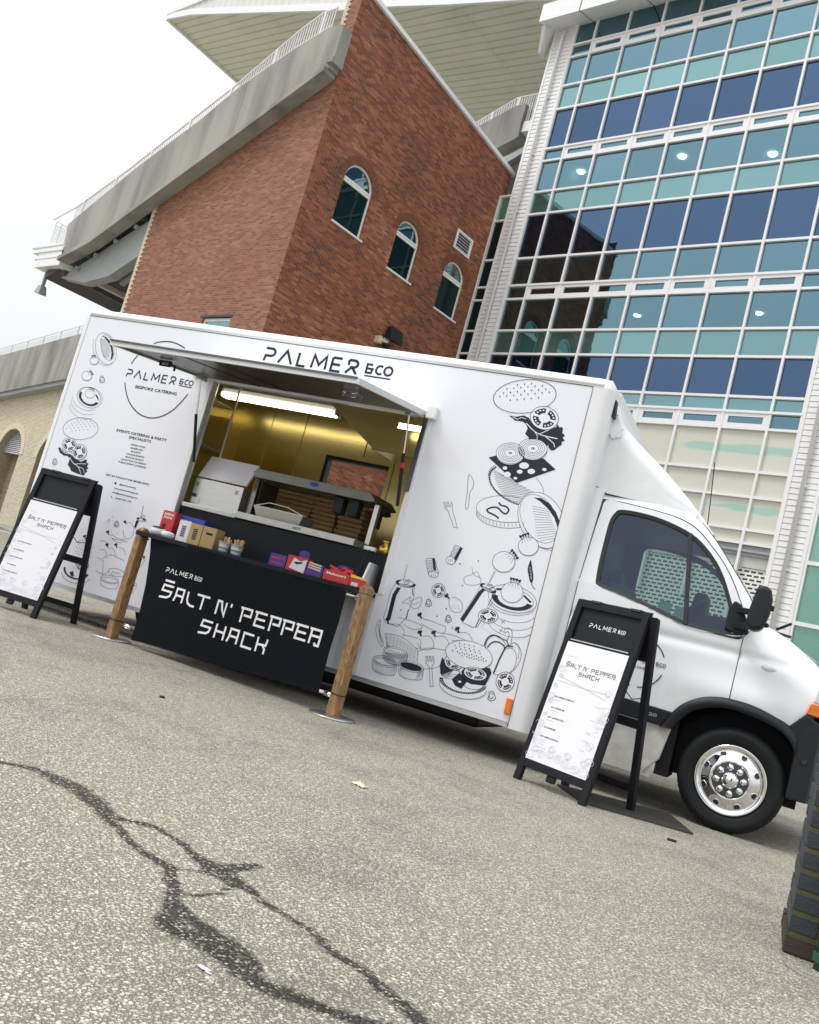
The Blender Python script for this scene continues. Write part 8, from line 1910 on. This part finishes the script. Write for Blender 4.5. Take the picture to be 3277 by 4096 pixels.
# ================================================================== things on the counter (top at z = 0.995)
Z = .996
def carton(name, x0, x1, y0, y1, h, m, label, cat, z=Z, rz=0.0, bevel=.003, group=None):
    xc, yc = (x0+x1)/2, (y0+y1)/2; o = putm(name, MB().box(-(x1-x0)/2,(x1-x0)/2,-(y1-y0)/2,(y1-y0)/2,0,h).mesh(name, m), None, bevel)
    o.location = T2W(xc, yc, z); o.rotation_euler = (0,0,TY+rz); BASE[o.name] = (0,0,0); o['hw'] = (x1-x0)/2; o['hd'] = (y1-y0)/2
    return tag(o, label, cat, group)
def front(o, d=.0015):
    hd = o['hd']; return lambda x, z: (x, -hd-d, z)
rbx = carton('red_box', -5.37,-5.235,6.64,6.74,.245, M['redcard'], 'tall red and white straw box at the left end of the counter', 'box', rz=.12)
text('lettering', 'BAMBOO\nSTRAWS', -.05,.05,.17,.225, front(rbx), M['whiteink'], rbx); put('label_band', MB().box(-.04,-.01,-.0525,-.0505,.03,.12), M['ink'], rbx)
bb = carton('blue_box', -5.27,-4.98,6.76,6.86,.24, M['bluecard'], 'long royal blue carton standing behind the tan cartons', 'box')
text('lettering', 'PREMIUM', -.12,.0,.19,.205, front(bb), M['whiteink'], bb)
for nm, x0, x1, m, lb in (('white_carton',-5.09,-4.965,M['whitecard'],'white carton with a dark striped label on the counter'),('tan_carton',-4.965,-4.83,M['carton'],'tan carton beside the white one with a dark striped label'),('tan_carton',-4.825,-4.69,M['carton'],'darker tan carton nearest the tin buckets')):
    o = carton(nm, x0, x1, 6.55, 6.70, .185, m, lb, 'carton', rz=.0 if x0 < -4.9 else .10)
    hw = o['hw']; y = -o['hd']-.001
    if 'darker' not in lb:
        lm = MB()
        for k in range(6): lm.box(-.016,.016,y-.0005,y+.0008,.045+k*.017,.056+k*.017)
        lm.box(-.022,-.019,y-.0005,y+.0008,.04,.148).box(.019,.022,y-.0005,y+.0008,.04,.148); put('striped_label', lm, M['ink'], o)
    else: put('striped_label', MB().box(-.03,.035,y-.0005,y+.0008,.115,.135), M['ink'], o)
nb = MB().lathe([(.0,.0),(.06,.0),(.075,.03),(.07,.055),(.05,.07),(.0,.075)], 14, (0,0,0)); o = putm('napkin_pouch', nb.mesh('napkin_pouch', M['whitecard'], smooth=True)); o.location = T2W(-5.29,6.55,Z); o.rotation_euler = (0,0,TY); tag(o, 'white paper pouch of brown sauce at the left end of the counter', 'pouch'); BASE[o.name] = (0,0,0)
put('sauce', MB().lathe([(.0,.082),(.035,.079),(.055,.070),(.058,.062)], 14, (0,-.01,0)), M['brownbrick'], o, smooth=True)
nb2 = putm('napkin_pouch', nb.mesh('napkin_pouch', M['whitecard'], smooth=True)); nb2.location = T2W(-5.16,6.53,Z); nb2.scale = (.8,.8,.75); tag(nb2, 'smaller white paper pouch between the sauce pouch and the white carton', 'pouch'); BASE[nb2.name] = (0,0,0)
for bi, (xc, lb) in enumerate(((-4.565,'left of two small tin buckets of wooden forks'),(-4.435,'right of two small tin buckets of wooden forks'))):
    o = thing('tin_bucket', lb, 'bucket', T2W(xc,6.56,Z), 'L', 'tin buckets of wooden forks', TY)
    put('bucket', MB().lathe([(.0,.0),(.042,.0),(.050,.045),(.052,.047),(.051,.05),(.058,.088),(.061,.09),(.058,.093),(.054,.088),(.045,.01)], 22, (0,0,0)), M['galv'], o, smooth=True)
    ff = MB()
    for k in range(26):
        a = random.uniform(0,2*PI); r = random.uniform(0,.035); q = random.uniform(.3,1.1)
        p = Vector((r*math.cos(a), r*math.sin(a), .04)); e = p+Vector((math.cos(a)*.03*q+.012, math.sin(a)*.025*q, .085+random.uniform(-.015,.02))); ff.bar(p, e, .011, .002, (math.cos(a*2),math.sin(a*2),.1))
    put('wooden_forks', ff, M['fork'], o, stuff=True)
def sweet(x0, x1, h, m, lid, label, words, y0=6.50, y1=6.60, wm=None, rz=0.0):
    o = carton('chocolate_box', x0, x1, y0, y1, h, m, label, 'chocolate box', rz=rz, group=None)
    hw, hd = o['hw'], o['hd']
    if lid: put('lid_flap', MB().prism([(-hw*.55,hd,h),(hw*.55,hd,h),(hw*.5,hd,h+.05),(hw*.2,hd,h+.065),(-hw*.2,hd,h+.065),(-hw*.5,hd,h+.05)], (0,.003,0)), lid, o)
    for i, wd in enumerate(words): text('lettering', wd, -hw*.75, hw*.75, h*(.58-.42*i), h*(.58-.42*i)+h*.24, front(o), wm or M['whiteink'], o)
    return o
sweet(-4.055,-3.895,.105,M['purple'],None,'purple chocolate carton with red lettering at the left of the sweets',['twirl','wispa'],wm=M['redfilm'])
o = sweet(-3.885,-3.70,.125,M['redcard'],M['purple'],'red and white chocolate carton with a raised purple lid',[],rz=.05)
put('white_panel', MB().prism([(-.06,-o['hd']-.002,.02),(.085,-o['hd']-.002,.0),(.09,-o['hd']-.002,.115),(.03,-o['hd']-.002,.09),(-.03,-o['hd']-.002,.11)], (0,.0015,0)), M['whitecard'], o); put('dark_stripe', MB().prism([(-.03,-o['hd']-.004,.075),(.06,-o['hd']-.004,.09),(.05,-o['hd']-.004,.075),(.0,-o['hd']-.004,.058)], (0,.0015,0)), M['ink'], o)
o = sweet(-3.69,-3.535,.10,M['purple'],None,'open purple carton of cream wrapped bars beside the red tray',['','wispa'][1:],wm=M['redfilm'])
bars = MB()
for k in range(3): bars.hexa([(-.06,-o['hd']-.004,.058+k*.02),(.06,-o['hd']-.004,.048+k*.02),(.06,-o['hd'],.048+k*.02),(-.06,-o['hd'],.058+k*.02),(-.06,-o['hd']-.004,.070+k*.02),(.06,-o['hd']-.004,.060+k*.02),(.06,-o['hd'],.060+k*.02),(-.06,-o['hd'],.070+k*.02)])
put('wrapped_bars', bars, M['quoin'], o)
o = sweet(-3.525,-3.28,.085,M['redcard'],M['purple'],'red display tray heaped with red wrapped chocolate bars',['Maltesers'])
wr = MB()
for k in range(12):
    p = Vector((random.uniform(-.09,.09), random.uniform(-.03,.03), .085+random.uniform(0,.03))); d = Vector((random.uniform(-1,1),random.uniform(-.4,.4),random.uniform(-.4,.4))).normalized()*.04; wr.bar(p-d, p+d, .026, .018)
put('wrapped_bars', wr, M['redfilm'], o)
o = sweet(-3.275,-3.17,.07,M['redcard'],None,'small red and yellow carton at the right end of the counter',[])
put('yellow_top', MB().hexa([(-.05,-.05,.0705),(.05,-.05,.0705),(.05,.05,.0705),(-.05,.05,.0705),(-.055,-.045,.095),(.045,-.045,.085),(.045,.05,.085),(-.055,.05,.095)]), M['yellow'], o); put('barcode_label', MB().box(-.03,.03,-o['hd']-.002,-o['hd']-.0005,.008,.035), M['whitecard'], o)
# ================================================================== cafe barrier: two timber posts and a black banner
def post(label, tx, ty, rz):
    o = thing('barrier_post', label, 'post', T2W(tx,ty,0), 'L', 'timber barrier posts', TY+rz); h = .043
    put('post', MB().box(-h,h,-h,h,.016,.955), M['wood'], o, bevel=.007)
    put('cap', MB().hexa([(-h,-h,.962),(h,-h,.962),(h,h,.962),(-h,h,.962),(-h*.98,-h*.98,1.005),(h*.98,-h*.98,1.005),(h*.98,h*.98,1.005),(-h*.98,h*.98,1.005)]).hexa([(-h*.98,-h*.98,1.005),(h*.98,-h*.98,1.005),(h*.98,h*.98,1.005),(-h*.98,h*.98,1.005),(-h*.5,-h*.5,1.03),(h*.5,-h*.5,1.03),(h*.5,h*.5,1.03),(-h*.5,h*.5,1.03)]), M['wood'], o, bevel=.005)
    put('groove', MB().box(-h+.003,h-.003,-h+.003,h-.003,.955,.962), M['gap'], o)
    put('base_plate', MB().lathe([(.0,.0),(.178,.0),(.182,.006),(.176,.013),(.12,.016),(.0,.018)], 40, (0,0,0)), M['steel'], o, smooth=True)
    put('strap', MB().tube([(-h-.004,-h-.004,.178),(h+.004,-h-.004,.172),(h+.004,h+.004,.172),(-h-.004,h+.004,.178),(-h-.004,-h-.004,.178)], .004, 6), M['plastic'], o)
    return o
post('timber barrier post left of the black banner on a round steel base', -5.43, 6.53, rad(-14)); post('timber barrier post right of the black banner on a round steel base', -3.0, 6.29, rad(-14))
BA = Vector((-5.43,6.50,0)); BE = Vector((math.cos(rad(-5.407)),math.sin(rad(-5.407)),0)); BN = Vector((BE.y,-BE.x,0))
bt = thing('cloth_banner', "black cloth barrier banner lettered SALT N' PEPPER SHACK between two timber posts", 'banner', T2W(BA.x,BA.y,0), 'L', None, TY+rad(-5.407))
def bw_(s, z): return .010*math.sin(s*3.1+1)+.006*math.sin(s*7+z*4)*(1-z)+.012*math.sin(s*9-z*14+1.5)*max(0,(.45-z))*max(0,(s-1.2))
lL = [(0.05,.281),(.31,.273),(.56,.246),(.82,.191),(.94,.150),(1.0,.142)]; lR = [(0.05,2.29),(.28,2.279),(.47,2.277),(.70,2.29),(.91,2.285),(1.0,2.29)]
def bpt(u, v):
    zt = 1.0-.055*u-.012*math.sin(PI*u); zb = .055+.078*u+.006*math.sin(u*9); z = zb+(zt-zb)*v
    a, c = lin(lL,z), lin(lR,z); s = a+(c-a)*u; return (s, -bw_(s,z)-.002, z)
put('cloth', MB().grid(bpt, 90, 40), M['cloth'], bt, smooth=True, recalc=False)
put('hem', MB().grid(lambda u, v: (bpt(u,.0)[0], bpt(u,.07*v+.004)[1]-.004, bpt(u,.07*v+.004)[2]), 90, 2), M['cloth'], bt, smooth=True, recalc=False)
put('top_rail', MB().tube([(.10,.05,.97),(1.2,.05,.940),(2.36,.05,.92)], .010, 8), M['steel'], bt, smooth=True); put('bottom_rail', MB().tube([(.12,.06,.15),(2.36,.06,.15)], .014, 10), M['chrome'], bt, smooth=True)
put('rail_end', MB().tube([(.10,.018,.15),(.20,.018,.15)], .021, 12).tube([(2.30,.05,.15),(2.38,.05,.15)], .021, 12), M['chrome'], bt, smooth=True)
put('tie_cord', MB().tube([(.05,.0,.97),(.10,.01,.96),(.13,.012,.985)], .005, 6).tube([(.05,-.01,.965),(.08,-.02,.92),(.12,.0,.94)], .005, 6), M['plastic'], bt)
onB = lambda s, z: (s, -bw_(s,z)-.006, z)
b = MB(); palmer(b, .432, .706, .303, onB, .022); put('word_mark', b, M['whiteink'], bt, recalc=False)
b = MB(); salt(b, .44, .484, 1.0, onB, .0185); put('lettering', b, M['whiteink'], bt, recalc=False)
# ================================================================== two A-board menu signs
def aboard(label, world, rz, w_, header, text_k):
    o = thing('menu_board', label, 'sign', world, 'L', 'black A frame menu boards', rz)
    H, bk = 1.335, .245
    def fp(s, a, d=0.0):            # front frame: s across, a up the slope, d proud
        k = a/math.hypot(H,bk); return (s, bk*k-d*.984, H*k-d*.18)
    L_ = math.hypot(H,bk)
    def slab(s0, s1, a0, a1, d0, d1): return MB().hexa([fp(s0,a0,d0),fp(s1,a0,d0),fp(s1,a0,d1),fp(s0,a0,d1),fp(s0,a1,d0),fp(s1,a1,d0),fp(s1,a1,d1),fp(s0,a1,d1)])
    put('leg', slab(.0,.052,.0,L_,-.022,.022), M['blackwood'], o, bevel=.004); put('leg', slab(w_-.052,w_,.0,L_,-.022,.022), M['blackwood'], o, bevel=.004)
    put('rail', slab(.052,w_-.052,.105,.165,-.02,.0205), M['blackwood'], o, bevel=.003); put('rail', slab(.052,w_-.052,1.030,1.062,-.02,.0205), M['blackwood'], o, bevel=.003); put('rail', slab(.052,w_-.052,L_-.055,L_,-.02,.0205), M['blackwood'], o, bevel=.003)
    hp = put('header_panel', slab(.05,w_-.05,1.06,L_-.05,-.012,-.004), M['navy'], o)
    pp = put('poster', slab(.046,w_-.046,.163,1.034,.0,.024), M['poster'], o)
    put('clip_edge', slab(.06,w_-.06,1.05,1.056,.021,.026), M['alu'], o)
    def bp_(s, y, z): return (s, 2*bk-y, z)
    def rear(s0, s1, a0, a1, d0, d1):
        q = [fp(s0,a0,d0),fp(s1,a0,d0),fp(s1,a0,d1),fp(s0,a0,d1),fp(s0,a1,d0),fp(s1,a1,d0),fp(s1,a1,d1),fp(s0,a1,d1)]; return MB().hexa([bp_(*p) for p in q])
    sh = .06
    put('rear_leg', rear(.0+sh,.05+sh,.0,L_-.03,-.022,.022), M['blackwood'], o, bevel=.004); put('rear_leg', rear(w_-.05+sh,w_+sh,.0,L_-.03,-.022,.022), M['blackwood'], o, bevel=.004)
    for a0, a1 in ((.13,.18),(.56,.62),(L_-.10,L_-.04)): put('rear_rail', rear(.05+sh,w_-.05+sh,a0,a1,-.02,.02), M['blackwood'], o, bevel=.003)
    put('rear_header', rear(.05+sh,w_-.05+sh,1.02,L_-.08,-.01,.0), M['navy'], o)
    put('turn_button', slab(w_*.42,w_*.42+.075,.055,.10,-.01,.012), M['blackwood'], o, bevel=.006)
    put('hinge', MB().box(w_*.2,w_*.2+.08,bk-.03,bk+.03,H-.01,H+.004), M['darkmetal'], o); put('hinge', MB().box(w_*.75,w_*.75+.08,bk-.03,bk+.03,H-.01,H+.004), M['darkmetal'], o)
    put('stay_cord', MB().tube([fp(w_-.02,.80,-.02),(w_,bk,.74),(w_+.04,2*bk-fp(0,.78)[1],.77)], .004, 5), M['seal'], o)
    onP = lambda s, a: fp(s, a, .0255); onH = lambda s, a: fp(s, a, -.0025)
    b = MB(); sc_ = (w_-.19)/1.73*1.0; salt(b, .10, .855, sc_, onP, .017); put('lettering', b, M['ink'], pp, recalc=False)
    if header: b = MB(); palmer(b, .155, 1.165, .222, onH, .022); put('word_mark', b, M['whiteink'], hp, recalc=False)
    b = MB(); lav = M['line']
    ribbon(b, [(.075,.745),(.30,.735),(.50,.742)], .004, onP); ribbon(b, [(.085,.775),(.28,.745),(.50,.70)], .005, onP)
    rnd = random.Random(text_k)
    def sq(cx, cy, r, n=3):
        for q in range(n):
            rr = r*(1-.26*q); ph = rnd.uniform(0,6); ribbon(b, [(cx+rr*math.cos(t*.45+ph)*(1+.12*math.sin(3*t*.45)), cy+rr*.8*math.sin(t*.45+ph)) for t in range(12)], .0022, onP)
    for k in range(9): sq(.075+rnd.uniform(-.018,.018), .30+.068*k+rnd.uniform(-.02,.02), rnd.uniform(.014,.036), rnd.randint(1,4))
    for k in range(7): sq(w_-.085+rnd.uniform(-.025,.02), .30+.07*k+rnd.uniform(-.025,.025), rnd.uniform(.012,.042), rnd.randint(1,4))
    for k in range(7): sq(.08+k*(w_-.16)/6, .215+rnd.uniform(-.02,.02), rnd.uniform(.026,.050), rnd.randint(2,5))
    for k in range(4): sq(.10+k*(w_-.2)/3, .262+rnd.uniform(-.02,.02), .03)
    put('line_drawings', b, lav, pp, recalc=False)
    for a, wd_, tx_ in ((.625,.165,'SALT & PEPPER CHICKEN BOX'),(.545,.115,'SALT & PEPPER RIBS'),(.475,.14,'SALT & PEPPER TOFU'),(.40,.10,'SALT & PEPPER FRIES'),(.335,.15,'SALT & PEPPER LOADED BOX')):
        text('lettering', tx_, .105, .105+wd_, a, a+.0105, onP, M['ink'], pp)
    b = MB()
    for a, wd_ in ((.606,.06),(.527,.07),(.457,.06),(.318,.06),(.302,.05),(.286,.045),(.262,.075)): ribbon(b, [(.105,a),(.105+wd_,a)], .0035, onP)
    for a in (.64,.545,.46,.45,.40,.335): ribbon(b, [(w_-.165,a),(w_-.125,a)], .004, onP)
    ribbon(b, [(.10,.935),(.17,.935)], .003, onP)
    put('small_print', b, lav, pp, recalc=False)
    return o
M['line'] = mat('pale_grey_print', (.58,.58,.66), .5)
aboard('black A frame menu board with a Palmer header standing beside the cab door', T2W(-1.539,6.321), TY+math.atan2(-.402,.916), .605, True, 3)
aboard('black A frame menu board with an empty header at the rear end of the truck', T2W(-6.02-.625*math.cos(rad(6)),6.20-.625*math.sin(rad(6))), TY+rad(6), .625, False, 5)
# ================================================================== brick pier and pipe at the right edge
pr = thing('brick_pier', 'dark blue brick pier with mossy mortar at the right edge', 'pier', (.20,4.07,0), 'T')
px0, px1, py0, py1 = .205, .655, 4.07, 4.52
put('mortar_core', MB().box(px0+.008,px1-.008,py0+.008,py1-.008,0,1.22), M['mossmortar'], pr)
def brk(l, m):
    return MB().box(0,l,0,.1025,0,.066).mesh('brick', m)
fullb, halfb, fullp, halfp = brk(.214,M['slate']), brk(.1025,M['slate']), brk(.214,M['brownbrick']), brk(.1025,M['brownbrick'])
def lay(me, x, y, z, rz=0):
    o = putm('brick', me, pr, bevel=.004); o.location = (x-.20, y-4.07, z); o.rotation_euler = (random.uniform(-.006,.006), random.uniform(-.006,.006), rz+random.uniform(-.008,.008))
for k in range(15):
    z = .006+k*.081; F_, H_ = (fullp, halfp) if k < 1 else (fullb, halfb); pj = -.006 if k < 1 else 0
    if k % 2 == 0:
        lay(F_, px0+pj, py0+pj, z); lay(F_, px0+.224+pj, py0+pj, z)
        for j in range(3): lay(F_ if j < 1 else H_, px0+.1025+pj, py0+.112+j*.16, z, PI/2)
    else:
        lay(H_, px0+pj, py0+pj, z); lay(F_, px0+.1125+pj, py0+pj, z); lay(H_, px0+.336+pj, py0+pj, z)
        for j in range(2): lay(F_, px0+.1025+pj, py0+.112+j*.2, z, PI/2)
put('cap_stone', MB().box(px0-.03,px1+.03,py0-.03,py1+.03,1.222,1.29), M['slate'], pr, bevel=.012)
gp = thing('green_pipe', 'green painted metal pipe standing against the dark brick pier', 'pipe', (.345,3.99,0), 'T')
put('pipe', MB().tube([(.345,3.99,.0),(.345,3.99,1.3)], .036, 18), M['pipegreen'], gp, smooth=True); put('collar', MB().lathe([(.036,.0),(.046,.002),(.046,.03),(.036,.034)], 18, (.345,3.99,.03)), M['pipegreen'], gp)
solo('wire_loop', MB().tube([(.20,3.96,.004),(.215,3.86,.006),(.26,3.80,.006),(.33,3.775,.006),(.45,3.79,.006)], .0022, 6), M['hose'], (.2,3.96,0), 'T', 'thin white wire lying on the ground by the brick pier', 'wire')
# ================================================================== small things on the ground
hs_ = MB(); pth = [(-7.9+i*.012, 7.18-.0*i+.03*math.sin(i*.02), .034) for i in range(240)]
hs_.tube(pth, [.034 if i % 4 < 2 else .027 for i in range(240)], 8); solo('ribbed_hose', hs_, M['hose'], (-6.5,7.18,0), 'T', 'grey ribbed hose lying along the ground under the rear of the truck', 'hose')
rm = MB().hexa([(-1.30,6.62,.002),(-1.02,6.17,.002),(-.33,6.42,.002),(-.56,7.05,.002),(-1.30,6.62,.012),(-1.02,6.17,.012),(-.33,6.42,.012),(-.56,7.05,.012)])
mo = solo('rubber_mat', rm, M['mat'], (-.8,6.6,0), 'T', 'dark flat ribbed mat on the ground under the right menu board', 'mat')
rb3 = MB(); a_, b_, c_, d_ = Vector((-1.30,6.62,.012)), Vector((-1.02,6.17,.012)), Vector((-.33,6.42,.012)), Vector((-.56,7.05,.012))
for k in range(14):
    t_ = (k+.5)/14; rb3.bar(a_.lerp(b_,t_)+Vector((0,0,.001)), d_.lerp(c_,t_)+Vector((0,0,.001)), .018, .004)
put('ribs', rb3, M['mat'], mo)
lf_ = MB().grid(lambda u, v: (-1.83+.085*u, 4.235+.045*v+.01*math.sin(u*5), .006+.014*math.sin(u*PI)*math.sin(v*2.5)+.003*math.sin(u*20)), 10, 6); solo('lettuce_leaf', lf_, M['lettuce'], (-1.79,4.26,0), 'T', 'dropped pale leaf lying on the open tarmac', 'leaf')
sp_ = MB()
for cx, cy, r in ((-1.02,1.845,.013),(-1.0,1.835,.007)): sp_.ngon([(cx+r*1.5*math.cos(k*.7)*(1+.25*math.sin(k*2.3)), cy+r*.6*math.sin(k*.7)*(1+.3*math.cos(k*1.7)), .0045) for k in range(9)])
solo('white_splash', sp_, M['bird'], (-1.05,1.86,0), 'T', 'small white splash on the wet stain in the foreground', 'splash')
def twig(x, y, r, label): solo('twig', MB().bar((x-r,y-.01,.008),(x+r,y+.012,.008),.012,.012), M['brownbrick'], (x,y,0), 'T', label, 'debris')
twig(-.41,5.86,.025,'pale brown twig on the tarmac near the front wheel'); twig(-3.39,4.69,.012,'tiny dark crumb on the tarmac below the left barrier post')
print('OBJECTS', len(bpy.data.objects), 'TRIS', sum(len(p.vertices)-2 for o in bpy.data.objects if o.type == 'MESH' for p in o.data.polygons))
